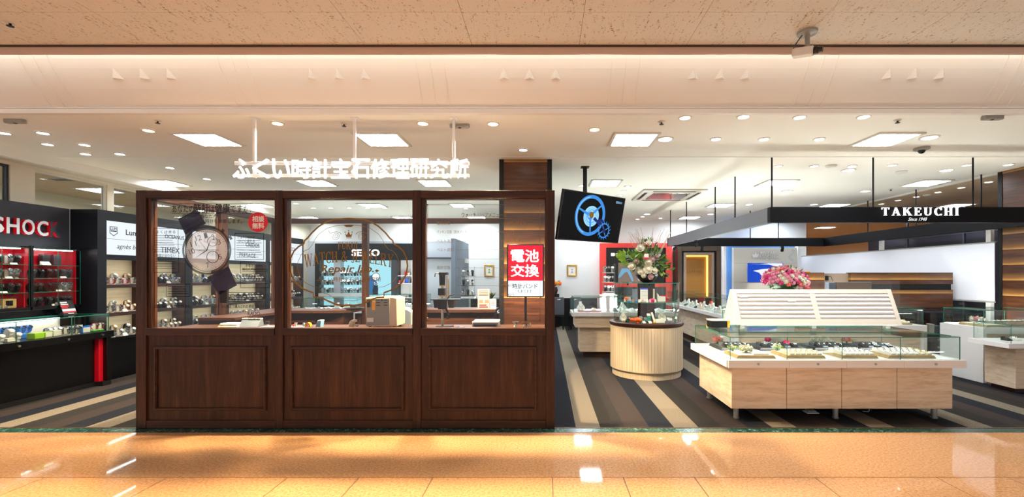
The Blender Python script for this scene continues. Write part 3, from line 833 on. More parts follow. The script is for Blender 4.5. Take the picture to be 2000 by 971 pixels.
part('lens', M().cyl(a1, a1 + d * 0.03, 0.03, n=18).cyl(a1 + d * 0.03, a1 + d * 0.06, 0.022, n=18), 'bezel_black', t)
part('cable', M().tube([(X - 0.035, Y, HALLC - 0.02), (X - 0.07, Y + 0.01, HALLC - 0.07), (X - 0.09, Y + 0.03, HALLC - 0.11), tuple(a0)], 0.004), 'plastic_dark', t)

# ================================================================== REPAIR BOOTH
BY = 4.335
bx = lambda u: PX(u, BY)
bz = lambda v: PZ(v, BY)
XL, XR, BB = bx(265), bx(1083.5), 6.55                 # outer faces and back of the booth
ZT = bz(371.5)
booth = thing('repair_booth', 'dark walnut and glass watch repair booth standing on the striped carpet', 'booth', ((XL + XR) / 2, 5.4, 0.004))
def bp(name, b, m='walnut_horizontal', bevel=0.003, label=None): return part(name, b, m, booth, bevel, label)
FD = 0.10                                              # frame depth
posts = [(265, 285), (536, 552), (806, 822), (1066, 1083.5)]
for i, (a, c) in enumerate(posts):
    bp('post', M().box(bx(a), bx(c), BY, BY + FD, 0.004, ZT - 0.0), 'walnut_vertical')
cols = [(285, 536), (552, 806), (822, 1066)]
opens = []
for a, c in cols:
    x0, x1 = bx(a), bx(c)
    bp('top_rail', M().box(x0, x1, BY, BY + FD, bz(386.5), ZT - 0.002))
    bp('sill_rail', M().box(x0, x1, BY - 0.012, BY + FD, bz(655), bz(641)))
    bp('bottom_rail', M().box(x0, x1, BY + 0.004, BY + FD, 0.004, bz(822)))
    # stop bead around the pane
    g0, g1, gz0, gz1 = x0 + 0.035, x1 - 0.01, bz(641), bz(388.5)
    b = M().box(x0, g0, BY + 0.018, BY + FD - 0.01, gz0, gz1).box(g1, x1, BY + 0.018, BY + FD - 0.01, gz0, gz1).box(x0, x1, BY + 0.018, BY + FD - 0.01, gz1, bz(386.5))
    bp('glazing_bead', b, 'walnut_vertical', 0.002)
    bp('wood_panel', M().box(x0, x1, BY + 0.02, BY + FD - 0.02, bz(822), bz(655)), 'walnut_vertical', 0)
    m0, m1, mz0, mz1 = x0 + 0.07, x1 - 0.085, bz(803), bz(677)
    b = M()
    for (w, dy) in ((0.028, 0.0), (0.016, -0.007)):
        o_ = 0.006 if dy else 0
        b.box(m0 + o_, m0 + o_ + w, BY + 0.005 + dy, BY + 0.0199, mz0 + o_, mz1 - o_); b.box(m1 - o_ - w, m1 - o_, BY + 0.005 + dy, BY + 0.0199, mz0 + o_, mz1 - o_)
        b.box(m0 + o_ + w, m1 - o_ - w, BY + 0.005 + dy, BY + 0.0199, mz0 + o_, mz0 + o_ + w); b.box(m0 + o_ + w, m1 - o_ - w, BY + 0.005 + dy, BY + 0.0199, mz1 - o_ - w, mz1 - o_)
    bp('panel_moulding', b, 'walnut_horizontal', 0.002)
    opens.append((g0, g1, gz0, gz1))
# side and rear frames
def beam(name, x0, x1, y0, y1, z0, z1, m='walnut_horizontal'): return bp(name, M().box(x0, x1, y0, y1, z0, z1), m)
ZB = ZT - 0.075
XRR = -0.66                                            # the rear frame runs into the wood-clad pillar
beam('side_beam', XL, XL + 0.08, BY + FD, BB - 0.08, ZB, ZT - 0.003, 'walnut_horizontal')
beam('rear_beam', XL, XRR, BB - 0.08, BB, ZB, ZT - 0.003)
beam('side_post', XL + 0.005, XL + 0.075, 5.38, 5.49, 0.004, ZB, 'walnut_vertical')
beam('rear_post', XL, XL + 0.08, BB - 0.08, BB, 0.004, ZB, 'walnut_vertical')
beam('rear_post', PX(708, BB - .05), PX(719, BB - .05), BB - 0.08, BB, 0.004, ZB, 'walnut_vertical')
part('added_top_strip', M().box(XL + 0.1, XR - 0.1, BY + 0.035, BY + 0.075, ZT - 0.0015, ZT + 0.003), 'top_fill_glow', booth)  # both booth strips are added uplights, out of sight from below
part('added_top_strip', M().box(XL + 0.1, XRR - 0.1, BB - 0.05, BB - 0.01, ZT - 0.0029, ZT - 0.0012), 'top_fill_glow', booth)
beam('side_panel', XL + 0.01, XL + 0.05, BY + FD, BB - 0.08, 0.004, 0.94, 'walnut_vertical')
beam('side_beam', XR - 0.08, XR, BY + FD, 6.155, ZB, ZT - 0.003)
beam('side_panel', XR - 0.05, XR - 0.01, BY + FD, 6.155, 0.004, 0.94, 'walnut_vertical')
beam('rear_panel', XL + 0.08, XRR, BB - 0.06, BB - 0.02, 0.004, 0.94, 'walnut_vertical')
part('side_pane', M().pane(XL + 0.036, XL + 0.044, BY + FD, 5.38, 0.94, ZB).pane(XL + 0.036, XL + 0.044, 5.49, BB - 0.08, 0.94, ZB), ['clear_glass', 'glass_edge'], booth)

# ------------------------------------------------------------------ panes with their lettering
PY = BY + 0.05
px_ = lambda u: PX(u, PY)
pz_ = lambda v: PZ(v, PY)
pane_objs = []
for i, (g0, g1, gz0, gz1) in enumerate(opens):
    pane_objs.append(part('window_pane', M().pane(g0, g1, PY, PY + 0.006, gz0, gz1), ['clear_glass', 'glass_edge'], booth))
O = (0, PY, 0)
D0, D1 = 0.0004, 0.0012
def bxr(u0, u1, v0, v1): return (px_(u0), px_(u1), pz_(v1), pz_(v0))
def dec(name, b, mats, i, label=None): return part(name, b, mats, pane_objs[i], label=label)
# pane one: black printed diagnosis chart
b = M()
for u0, u1, s in ((336, 399, 'あなたの'),): text(b, s, bxr(u0, u0 + 43, 401, 415), FRONT, O, D0, D1, 0, 0.02)
text(b, '時計', bxr(379, 408, 398, 416), FRONT, O, D0, D1, 0, 0.04)
text(b, 'は', bxr(409, 419, 402, 415), FRONT, O, D0, D1, 0, 0.025)
text(b, '健康', bxr(420, 449, 398, 416), FRONT, O, D0, D1, 0, 0.04)
text(b, 'ですか?', bxr(450, 491, 401, 415), FRONT, O, D0, D1, 0, 0.02)
b.rect(px_(335), px_(493), pz_(398.6), pz_(397.8), FRONT, O, D0, D1); b.rect(px_(335), px_(493), pz_(417.6), pz_(416.8), FRONT, O, D0, D1)
text(b, '症状からあなたの', bxr(356, 424, 418.5, 426.5), FRONT, O, D0, D1, 0, 0.012)
text(b, '時計を診断します。', bxr(401, 473, 428, 436.5), FRONT, O, D0, D1, 0, 0.012)
text(b, 'もちろん他店で購入された時計でもOKです', bxr(420, 527, 595, 602), FRONT, O, D0, D1, 0, 0.02)
text(b, '当店でお買い上げの時計も', bxr(297, 372, 595, 602), FRONT, O, D0, D1, 0, 0.02)
text(b, 'RADO', bxr(484, 508, 609, 616), FRONT, O, D0, D1, 0, 0.02)
text(b, 'SEIKO', bxr(485, 508, 621, 626), FRONT, O, D0, D1, 0, 0.02)
for k in range(5): b.rect(px_(447), px_(512), pz_(572.6 + k * 4.3), pz_(571.2 + k * 4.3), FRONT, O, D0, D1)
dec('lettering', b, 'black_vinyl', 0)
b = M()
boxes = [(301, 348, 446, 488), (301, 349, 492, 532), (459, 515, 456, 507), (470, 526, 512, 562), (325, 371, 555, 579)]
for u0, u1, v0, v1 in boxes:
    b.ribbon([(px_(u0), pz_(v0)), (px_(u1), pz_(v0)), (px_(u1), pz_(v1)), (px_(u0), pz_(v1))], 0.006, FRONT, O, D0, D1, 0, True)
    n = int((v1 - v0) / 4.6)
    for k in range(3 if (v1 - v0) > 30 else 1, n): b.rect(px_(u0 + 3), px_(u1 - 3 - (k * 7) % 9), pz_(v0 + k * 4.6 + 0.8), pz_(v0 + k * 4.6), FRONT, O, D0, D1)
dec('symptom_box', b, 'film_dark', 0)
b = M()
for u0, u1, v0, s in ((464, 498, 461, 'クォーツ時計が'), (466, 498, 468, 'ひどく遅れる'), (480, 515, 516, '手巻き・自動巻'), (473, 523, 523, '機械式時計が遅れる'), (305, 343, 450, 'よく止まる'), (305, 343, 496, '時間が合わない')):
    text(b, s, bxr(u0, u1, v0, v0 + 6), FRONT, O, D0, D1, 0, 0.012)
dec('lettering', b, 'black_vinyl', 0)
dec('black_label', M().rect(px_(429), px_(443), pz_(592), pz_(568), FRONT, O, D0, D1), 'black_vinyl', 0)
b = M().disc((px_(504), pz_(434)), 19.2 * PY / FPX, FRONT, O, D0, D1, 0)
red = dec('round_sticker', b, 'red', 0, 'red round sticker with white characters')
b = M()
text(b, '相談', bxr(493, 516, 422, 433.5), FRONT, O, D1, D1 + 0.0006, 0, 0.05); text(b, '無料', bxr(493, 516, 435.5, 447), FRONT, O, D1, D1 + 0.0006, 0, 0.05)
part('lettering', b, 'white_vinyl', red)
# printed watch: straps, bezel, dial, hands, numerals (tilted)
wc = (404, 489); wang = R(28)
def wp(a, c):                                          # watch axes (across, along) in pixels -> plane
    # axis 'along' points up and to the left of the pane
    ax_ = (-math.sin(wang), -math.cos(wang)); ac_ = (math.cos(wang), -math.sin(wang))
    return (px_(wc[0] + a * ac_[0] + c * ax_[0]), pz_(wc[1] + a * ac_[1] + c * ax_[1]))
dec('printed_strap', M().extr([wp(-23, 47), wp(23, 47), wp(22, 58), wp(21, 80), wp(-21, 80), wp(-22, 58)], FRONT, O, D0, D1), 'film_purple', 0)
dec('printed_strap', M().extr([wp(-23, -47), wp(23, -47), wp(22, -60), wp(20, -88), wp(-20, -88), wp(-22, -60)], FRONT, O, D0, D1), 'film_purple', 0)
b = M()
for s in (1, -1):
    b.extr([wp(-21, s * 50), wp(21, s * 50), wp(21, s * 53), wp(-21, s * 53)], FRONT, O, D1, D1 + 0.0006); b.extr([wp(-20, s * 60), wp(20, s * 60), wp(20, s * 61.5), wp(-20, s * 61.5)], FRONT, O, D1, D1 + 0.0006)
dec('printed_stitching', b, 'film_grey', 0)
c = wp(0, 0); q = PY / FPX
b = M().ring(c, 44 * q, 48 * q, FRONT, O, D0, D1).ring(c, 40.5 * q, 41.5 * q, FRONT, O, D0, D1)
b.extr([wp(50, 4), wp(55, 4), wp(55, -4), wp(50, -4)], FRONT, O, D0, D1); b.extr([wp(44, 14), wp(49, 18), wp(47, 24), wp(42, 20)], FRONT, O, D0, D1)
dec('printed_bezel', b, 'film_grey', 0)
dec('printed_dial', M().disc(c, 40.5 * q, FRONT, O, D0, D0 + 0.0003, 0, 48), 'film_white', 0)
b = M()
for k in range(60):
    a = 2 * math.pi * k / 60; r0 = 37 if k % 5 else 35.5
    b.extr([wp(r0 * math.cos(a) - 0.25 * math.sin(a), r0 * math.sin(a) + 0.25 * math.cos(a)), wp(39 * math.cos(a) - 0.25 * math.sin(a), 39 * math.sin(a) + 0.25 * math.cos(a)), wp(39 * math.cos(a) + 0.25 * math.sin(a), 39 * math.sin(a) - 0.25 * math.cos(a)), wp(r0 * math.cos(a) + 0.25 * math.sin(a), r0 * math.sin(a) - 0.25 * math.cos(a))], FRONT, O, D1, D1 + 0.0005)
for h in (12, 1, 2, 3, 5, 7, 10, 11):
    a = math.pi / 2 - 2 * math.pi * (h - 0.2) / 12; p = wp(29 * math.cos(a), 29 * math.sin(a))
    fr2 = (FRONT[0] * math.cos(wang - 0.2) + FRONT[1] * math.sin(wang - 0.2), FRONT[1] * math.cos(wang - 0.2) - FRONT[0] * math.sin(wang - 0.2), FRONT[2])
    text(b, str(h), (-0.028 if h > 9 else -0.016, 0.028 if h > 9 else 0.016, -0.026, 0.026), fr2, Vector((p[0], PY, p[1])), D1, D1 + 0.0005, 0, 0.0)
for a, L, w in ((math.pi / 2 - 0.85, 24, 1.0), (math.pi + 0.1, 30, 0.8), (math.pi / 2 + 0.18, 33, 0.35)):
    b.extr([wp(-w * math.sin(a), w * math.cos(a)), wp(w * math.sin(a), -w * math.cos(a)), wp(L * math.cos(a), L * math.sin(a))], FRONT, O, D1, D1 + 0.0007)
b.ring(wp(4, -17), 11 * q, 12 * q, FRONT, O, D1, D1 + 0.0005, n=24); b.ring(wp(18, 10), 9 * q, 9.8 * q, FRONT, O, D1, D1 + 0.0005, n=24)
text(b, 'MARINE HAMMER', bxr(381, 428, 487, 490), FRONT, O, D1, D1 + 0.0005, 0, 0.0)
dec('printed_dial_marks', b, 'film_dark', 0)
# pane two: gold emblem
half = [(0, 427), (30, 429), (45, 434), (58, 442), (72, 455), (80, 465), (86, 470), (87.5, 476), (98, 482), (107, 491), (113, 504), (115, 520), (112, 537), (103, 553), (88, 565), (69, 572), (69, 580), (55, 581), (40, 588), (24, 595), (10, 597), (0, 596)]
pts = [(681 + a, v) for a, v in half] + [(681 - a, v) for a, v in half[-2:0:-1]]
b = M().ribbon([(px_(u), pz_(v)) for u, v in pts], [0.015 if v < 590 else 0.018 for u, v in pts], FRONT, O, D0, D1, 0, True)
inner = [(0, 439.5), (22, 440.5), (42, 446), (58, 457), (66, 468), (70, 477), (77, 486), (86, 490), (93, 498), (99, 512), (100, 522), (96, 538), (85, 552), (69, 560), (58, 561), (57, 571), (42, 574), (25, 584), (10, 588), (0, 587)]
ipts = [(681 + a, v) for a, v in inner] + [(681 - a, v) for a, v in inner[-2:0:-1]]
b.ribbon([(px_(u), pz_(v)) for u, v in ipts], 0.004, FRONT, O, D0, D1, 0, True)
b.extr([(px_(670), pz_(439.5)), (px_(692), pz_(439.5)), (px_(686), pz_(443.5)), (px_(676), pz_(443.5))], FRONT, O, D0, D1)
for s in (-1, 1):                                      # scrolls
    sp = [(681 + s * (25 + (8 - t * 0.5) * math.cos(t)), 461 + (8 - t * 0.5) * math.sin(t)) for t in [0.45 * k for k in range(30)]]
    b.ribbon([(px_(u), pz_(v)) for u, v in sp], 0.003, FRONT, O, D0, D1)
    b.ribbon([(px_(681 + s * a), pz_(v)) for a, v in ((14, 458), (18, 454), (24, 452.5), (30, 454), (36, 456), (38, 453), (38.5, 450))], 0.004, FRONT, O, D0, D1)
b.extr([(px_(u), pz_(v)) for u, v in ((676, 463), (686.5, 463), (688, 455), (684.5, 459.5), (681, 452), (677.5, 459.5), (674, 455))], FRONT, O, D0, D1)
b.rect(px_(676), px_(686.5), pz_(465.2), pz_(464), FRONT, O, D0, D1)
for u, v in ((688, 453.5), (681, 450.5), (674, 453.5)): b.disc((px_(u), pz_(v)), 0.006, FRONT, O, D0, D1, n=10)
dec('gold_emblem', b, 'gold_vinyl', 1, 'gold double outline emblem with crown')
b = M()
serif(b, 'FUKUI', bxr(660, 698, 473, 487), FRONT, O, D0, D1, 0, None, 0.1)
x_c = px_(681)
def arcw(x, z):
    d = (x - x_c) / (86 * q); zz = (z - pz_(512)) / (pz_(490) - pz_(512))
    return (x_c + (x - x_c) * (1 + 0.02 * zz), pz_(511.5) - d * d * 12 * q + zz * (21 + 5 * d * d) * q)
serif(b, 'WATCH & JEWELRY', (px_(595), px_(767), pz_(512), pz_(490)), FRONT, O, D0, D1, 0, arcw, 0.06)
text(b, 'Repair lab.', bxr(626, 730, 518, 536), FRONT, O, D0, D1, 0, 0.035, 0.25)
b.extr([(px_(732), pz_(529)), (px_(736), pz_(526)), (px_(741), pz_(529)), (px_(736), pz_(532))], FRONT, O, D0, D1)
text(b, 'ふくい時計宝石修理研究所', bxr(619, 744, 541, 550), FRONT, O, D0, D1, 0, 0.015)
dec('lettering', b, 'gold_vinyl', 1)
# pane three: gold price menu
b = M()
b.ribbon([(px_(835), pz_(400)), (px_(1055), pz_(400)), (px_(1055), pz_(627)), (px_(835), pz_(627))], 0.0055, FRONT, O, D0, D1, 0, True)
for u, v in ((835, 400), (1055, 400), (835, 627), (1055, 627)): b.disc((px_(u), pz_(v)), 0.008, FRONT, O, D0, D1, n=8)
b.rect(px_(835), px_(1055), pz_(427.2), pz_(426.4), FRONT, O, D0, D1)
dec('gold_border', b, 'gold_vinyl', 2)
b = M()
text(b, 'ウォッチ リペアメニュー表', bxr(902, 990, 415, 425), FRONT, O, D0, D1, 0, 0.0)
rowsv = [436, 453, 471, 488, 506, 523, 541, 558, 576, 594]
names = {0: '電池交換', 1: 'パッキン交換（防水パッキン）', 2: 'ベルト洗浄', 3: 'ベルト調整', 5: '風防交換'}
price = {0: '1,000円+税より', 2: '1,000円+税より'}
for i, v in enumerate(rowsv):
    u1 = 853
    if i in names:
        n = len(names[i]); u1 = 853 + (66 if i == 1 else n * 6.6); text(b, names[i], bxr(853, u1, v - 3.5, v + 3.5), FRONT, O, D0, D1, 0, 0.0)
        if i == 1: pass
    u = u1 + 6 if i in names else 893
    while u < 980: b.rect(px_(u), px_(u + 1.4), pz_(v + 0.5), pz_(v - 0.3), FRONT, O, D0, D1); u += 3.2
    if i in price: text(b, price[i], bxr(983, 1026, v - 3.5, v + 3.5), FRONT, O, D0, D1, 0, 0.0)
    else: text(b, '1,000円', bxr(983, 1004, v - 3.5, v + 3.5), FRONT, O, D0, D1, 0, 0.0) if i in (1, 3) else text(b, '10,000円', bxr(979, 1004, v - 3.5, v + 3.5), FRONT, O, D0, D1, 0, 0.0)
dec('lettering', b, 'gold_vinyl', 2)

# ------------------------------------------------------------------ lit characters over the booth
SY = 4.5
sx_ = lambda u: PX(u, SY)
sz_ = lambda v: PZ(v, SY)
t = thing('hanging_shop_sign', 'glowing white Japanese characters on a frame hung above the walnut booth', 'sign', (sx_(685), SY, sz_(350)))
b = M().box(sx_(458), sx_(916), SY - 0.003, SY + 0.02, sz_(322), sz_(316)); b.box(sx_(458), sx_(916), SY - 0.003, SY + 0.02, sz_(346), sz_(340))
part('rail', b, 'white_lacquer', t, 0.002)
for u in (493, 690, 885): part('hanger', M().box(sx_(u - 2.6), sx_(u + 2.6), SY + 0.0205, SY + 0.046, sz_(346), CEIL - 0.001).box(sx_(u - 7), sx_(u + 7), SY + 0.01, SY + 0.09, CEIL - 0.012, CEIL - 0.001), 'white_lacquer', t, 0.002)
S = 'ふくい時計宝石修理研究所'
for i, ch in enumerate(S):
    u0 = 456 + i * (916 - 456) / 12
    b = M(); w = 37 if i > 2 else 34
    text(b, ch, (sx_(u0 + 1), sx_(u0 + w), sz_(349), sz_(311)), FRONT, (0, SY, 0), 0.004, 0.0185, 0, 0.02)
    part('character', b, 'sign_white', t)

# ------------------------------------------------------------------ counters and benches inside the booth
XI0, XI1 = XL + 0.09, XR - 0.09
t = thing('work_bench', 'walnut work bench right behind the booth front, under the panes', 'bench', ((XI0 + XI1) / 2, 4.72, 0))
part('bench_top', M().box(XI0, XI1, 4.44, 4.98, 0.905, 0.945), 'walnut_horizontal', t, 0.003)
for x in (XI0 + 0.05, -1.9, XI1 - 0.1): part('bench_leg', M().box(x, x + 0.05, 4.46, 4.96, 0.004, 0.905), 'dark_walnut', t)
BZ = 1.02
t = thing('back_counter', 'walnut counter along the rear of the booth with a rounded end', 'counter', (-3.2, 6.2, 0))
xe = PX(690, 6.1)
pts = [(XI0, 5.98), (xe - 0.22, 5.98), (xe - 0.08, 6.03), (xe, 6.14), (xe, 6.45), (XI0, 6.45)]
b = M().extr(pts, UP, (0, 0, 0), BZ - 0.035, BZ)
part('counter_top', b, 'walnut_horizontal', t)
part('body', M().box(XI0, xe - 0.12, 6.06, 6.44, 0.004, BZ - 0.035), 'dark_walnut', t)
part('open_shelf', M().box(XI0 + 0.06, xe - 0.5, 6.045, 6.06, BZ - 0.17, BZ - 0.05), 'dark_brown', t)
t = thing('side_counter', 'walnut counter along the glazed side of the booth', 'counter', (-3.6, 5.2, 0))
part('counter_top', M().box(XI0, XI0 + 0.42, 4.99, 5.97, BZ - 0.035, BZ), 'walnut_horizontal', t, 0.003)
part('body', M().box(XI0, XI0 + 0.36, 5.0, 5.96, 0.004, BZ - 0.035), 'dark_walnut', t)
t = thing('rear_counter', 'walnut counter at the rear of the booth beside the wood-clad pillar', 'counter', (-1.2, 6.25, 0))
part('counter_top', M().box(PX(826, 6.1) - 0.15, -0.68, 6.0, 6.45, BZ - 0.03, BZ + 0.012), 'walnut_horizontal', t, 0.003)
part('body', M().box(PX(826, 6.1) - 0.1, -0.7, 6.05, 6.42, 0.004, BZ - 0.03), 'dark_walnut', t)
for k in range(3): part('drawer_knob', M().cyl((-1.75 + k * 0.42, 6.05, 0.93), (-1.75 + k * 0.42, 6.03, 0.93), 0.012, n=10), 'chrome', t)

# lit battery sign inside the third pane
Y = 4.56
x0, x1, z0, z1 = PX(990, Y), PX(1062.5, Y), PZ(580.5, Y), PZ(477, Y)
t = thing('lit_battery_sign', 'lit red and white battery exchange sign behind the booth glass', 'sign', ((x0 + x1) / 2, Y, z0))
part('case', M().box(x0, x1, Y, Y + 0.045, z0, z1), 'bezel_black', t, 0.004)
zm = PZ(548.5, Y)
part('red_face', M().box(x0 + 0.014, x1 - 0.014, Y - 0.004, Y - 0.0002, zm, z1 - 0.012), 'sign_red', t)
part('white_face', M().box(x0 + 0.014, x1 - 0.014, Y - 0.004, Y - 0.0002, z0 + 0.012, zm), 'sign_pale', t)
b = M()
for ch, u0, v0 in (('電', 998, 488), ('池', 1026, 488), ('交', 998, 517), ('換', 1026, 517)):
    text(b, ch, (PX(u0, Y), PX(u0 + 26, Y), PZ(v0 + 23.5, Y), PZ(v0, Y)), FRONT, (0, Y - 0.004, 0), 0.0003, 0.002, 0, 0.045)
part('lettering', b, 'halo_white', t)
b = M(); text(b, '時計バンド', (PX(1001, Y), PX(1050, Y), PZ(564, Y), PZ(554, Y)), FRONT, (0, Y - 0.004, 0), 0.0003, 0.002, 0, 0.025); text(b, 'もあります', (PX(1011, Y), PX(1039, Y), PZ(572, Y), PZ(566, Y)), FRONT, (0, Y - 0.004, 0), 0.0003, 0.002, 0, 0.02)
part('lettering', b, 'black_vinyl', t)
part('stand', M().box((x0 + x1) / 2 - 0.012, (x0 + x1) / 2 + 0.012, Y + 0.046, Y + 0.06, 0.945, z1 - 0.1).box((x0 + x1) / 2 - 0.09, (x0 + x1) / 2 + 0.09, Y + 0.01, Y + 0.11, 0.945, 0.955), 'dark_metal', t)

# tools on the bench ------------------------------------------------------------------
TZ = 0.946
Y = 4.75
X0, X1 = PX(714, 4.62), PX(775, 4.62)
t = thing('ultrasonic_machine', 'beige cabinet machine with grey back plate and orange tag on the bench', 'machine', ((X0 + X1) / 2, Y, TZ))
zt = PZ(581, 4.62)
b = M().extr([(X0, TZ + 0.02), (X1, TZ + 0.02), (X1, zt - 0.012), (X1 - 0.05, zt + 0.004), (X0 + 0.06, zt + 0.004), (X0, zt - 0.004)], FRONT, (0, 4.625, 0), -0.27, 0)
part('body', b, 'plastic_beige', t, 0.006)
xb = PX(761, 4.62)
part('back_plate', M().box(X0 + 0.006, xb, 4.617, 4.6245, TZ + 0.035, zt - 0.012), 'plastic_grey', t, 0.002)
for a in range(3):
    for u0, u1 in ((735, 743), (750, 757)): part('vent_slot', M().box(PX(u0, 4.62), PX(u1, 4.62), 4.6145, 4.6168, PZ(587 + 5 * a, 4.62), PZ(585.5 + 5 * a, 4.62)), 'plastic_dark', t)
part('orange_tag', M().box(PX(727, 4.62), PX(733, 4.62), 4.6135, 4.6168, PZ(606, 4.62), PZ(588, 4.62)), 'yellow', t, 0.001)
part('power_inlet', M().box(PX(718, 4.62), PX(723.5, 4.62), 4.6, 4.6168, PZ(600, 4.62), PZ(585, 4.62)), 'bezel_black', t, 0.002)
part('rating_label', M().box(PX(717, 4.62), PX(729.5, 4.62), 4.6145, 4.6168, PZ(629, 4.62), PZ(621, 4.62)), 'paper', t)
part('knob', M().cyl((PX(747, 4.62), 4.617, PZ(586, 4.62)), (PX(747, 4.62), 4.605, PZ(586, 4.62)), 0.009, n=12), 'plastic_dark', t)
for x in (X0 + 0.03, X1 - 0.04):
    for y in (4.66, 4.85): part('foot', M().cyl((x, y, TZ), (x, y, TZ + 0.02), 0.014, n=10), 'plastic_dark', t)

# chair behind the bench
t = thing('office_chair', 'grey blue office chair with white back shell inside the booth', 'chair', (PX(789, 5.25), 5.3, 0.004))
x0, x1 = PX(774, 5.2), PX(805, 5.2); zt = PZ(600, 5.2); xm = (x0 + x1) / 2
out = [(x0, 0.62), (x1, 0.62), (x1, zt - 0.05), (x1 - 0.04, zt - 0.012), (xm, zt), (x0 + 0.04, zt - 0.012), (x0, zt - 0.05)]
inn = [(x0 + 0.015, 0.64), (x1 - 0.015, 0.64), (x1 - 0.015, zt - 0.055), (x1 - 0.05, zt - 0.03), (xm, zt - 0.02), (x0 + 0.05, zt - 0.03), (x0 + 0.015, zt - 0.055)]
part('back_shell', M().extr(out, FRONT, (0, 5.22, 0), -0.03, 0.0), 'plastic_white', t, 0.004)
part('backrest', M().extr(inn, FRONT, (0, 5.22, 0), 0.0005, 0.03), 'slate', t, 0.008)
part('seat', M().box(xm - 0.22, xm + 0.22, 5.17, 5.60, 0.47, 0.54), 'slate', t, 0.02)
part('gas_lift', M().cyl((xm, 5.4, 0.1), (xm, 5.4, 0.47), 0.025, n=14), 'dark_metal', t)
part('back_bracket', M().box(xm - 0.03, xm + 0.03, 5.2, 5.25, 0.5, 0.66), 'dark_metal', t)
for k in range(5):
    a = 2 * math.pi * k / 5 + 0.3; e = (xm + 0.26 * math.cos(a), 5.4 + 0.26 * math.sin(a), 0.07)
    l = part('base_spoke', M().tube([(xm, 5.4, 0.11), e], 0.018), 'dark_metal', t); part('caster', M().ball((e[0], e[1], 0.034), 0.03), 'plastic_dark', l)

# watch press with black trays on a column
Y = 4.7; q = Y / FPX
xc = PX(864, Y)
t = thing('watch_tool_press', 'tall black workshop stand with gold rings and trays on a steel column', 'tool stand', (xc, Y, TZ))
part('base', M().box(xc - 0.06, xc + 0.11, Y - 0.05, Y + 0.05, TZ, TZ + 0.018), 'plastic_dark', t, 0.004)
part('column', M().cyl((xc, Y, TZ + 0.018), (xc, Y, PZ(534, Y)), 0.0135, n=18), 'steel', t)
part('head', M().box(xc - 0.032, xc + 0.055, Y - 0.035, Y + 0.05, PZ(537, Y), PZ(532, Y)).cyl((xc, Y - 0.005, PZ(557, Y)), (xc, Y - 0.005, PZ(537, Y)), 0.03, 0.034, 16), 'bezel_black', t, 0.002)
part('hook', M().tube([(xc - 0.03, Y, PZ(534, Y)), (xc - 0.075, Y, PZ(534, Y)), (xc - 0.08, Y, PZ(541, Y))], 0.005), 'bezel_black', t)
for v in (539, 559, 579, 591): part('brass_ring', M().lathe([(0.0145, 0), (0.03, 0), (0.03, 0.012), (0.0145, 0.012)], (xc, Y, PZ(v, Y)), 20), 'gold', t)
part('clamp_block', M().box(xc - 0.04, xc + 0.03, Y - 0.03, Y + 0.03, PZ(577, Y), PZ(563, Y)).box(xc - 0.04, xc + 0.05, Y - 0.032, Y + 0.03, PZ(604, Y), PZ(583, Y)), 'plastic_dark', t, 0.004)
part('side_bar', M().cyl((xc + 0.047, Y, PZ(588, Y)), (xc + 0.047, Y, PZ(538, Y)), 0.006, n=10).cyl((xc + 0.065, Y, PZ(580, Y)), (xc + 0.065, Y, PZ(545, Y)), 0.005, n=10), 'gold', t)
b = M(); x0, x1 = PX(844, Y), PX(899, Y); zt = PZ(586, Y)
b.box(x0, x1, Y - 0.07, Y - 0.014, zt, zt + 0.012).box(x0, x1, Y + 0.014, Y + 0.07, zt, zt + 0.012).box(x0, xc - 0.014, Y - 0.014, Y + 0.014, zt, zt + 0.012).box(xc + 0.014, x1, Y - 0.014, Y + 0.014, zt, zt + 0.012)
part('tray_shelf', b, 'plastic_dark', t, 0.002)
for a, c, v1 in ((848, 860, 601), (876, 889, 601)):
    part('tray_bin', M().extr([(PX(a, Y), zt - 0.001), (PX(c, Y), zt - 0.001), (PX(c - 2, Y), PZ(v1, Y)), (PX(a + 2, Y), PZ(v1, Y))], FRONT, (0, Y, 0), -0.05, 0.05), 'plastic_dark', t, 0.003)
part('lever', M().tube([(xc + 0.03, Y - 0.02, PZ(592, Y)), (xc + 0.08, Y - 0.03, PZ(578, Y)), (xc + 0.13, Y - 0.02, PZ(574, Y))], 0.007).tube([(xc + 0.03, Y, PZ(600, Y)), (xc + 0.07, Y - 0.02, PZ(614, Y))], 0.012), 'bezel_black', t)

# small bench items
def towel():
    x0, x1 = PX(429, 4.6), PX(466, 4.6); t = thing('folded_towel', 'cream folded towel on the bench behind the diagnosis chart', 'towel', ((x0 + x1) / 2, 4.64, TZ))
    part('cloth', M().box(x0, x1, 4.57, 4.72, TZ, TZ + 0.032).box(x0 + 0.012, x1 - 0.004, 4.575, 4.715, TZ + 0.032, TZ + 0.055), 'towel', t, 0.012)
    part('yellow_pouch', M().box(x0 + 0.012, x0 + 0.075, 4.545, 4.565, TZ, TZ + 0.024), 'yellow', t, 0.003)
towel()
t = thing('pricing_scanner', 'grey flat panel box leaning on the bench beside the folded towel', 'device', (PX(483, 4.6), 4.66, TZ))
part('case', M().extr([(4.60, TZ), (4.72, TZ), (4.70, TZ + 0.09), (4.66, TZ + 0.09)], (Vector((0, 1, 0)), Vector((0, 0, 1)), Vector((1, 0, 0))), (PX(465, 4.6), 0, 0), 0, 0.195), 'slate', t, 0.003)
part('rim', M().box(PX(465, 4.6), PX(465, 4.6) + 0.195, 4.655, 4.70, TZ + 0.0905, TZ + 0.1), 'plastic_white', t, 0.002)
b = M().box(PX(510, 4.6), PX(533, 4.6), 4.6, 4.7, TZ, TZ + 0.02).cyl((PX(517, 4.6), 4.65, TZ + 0.02), (PX(517, 4.6), 4.65, TZ + 0.06), 0.015, n=12)
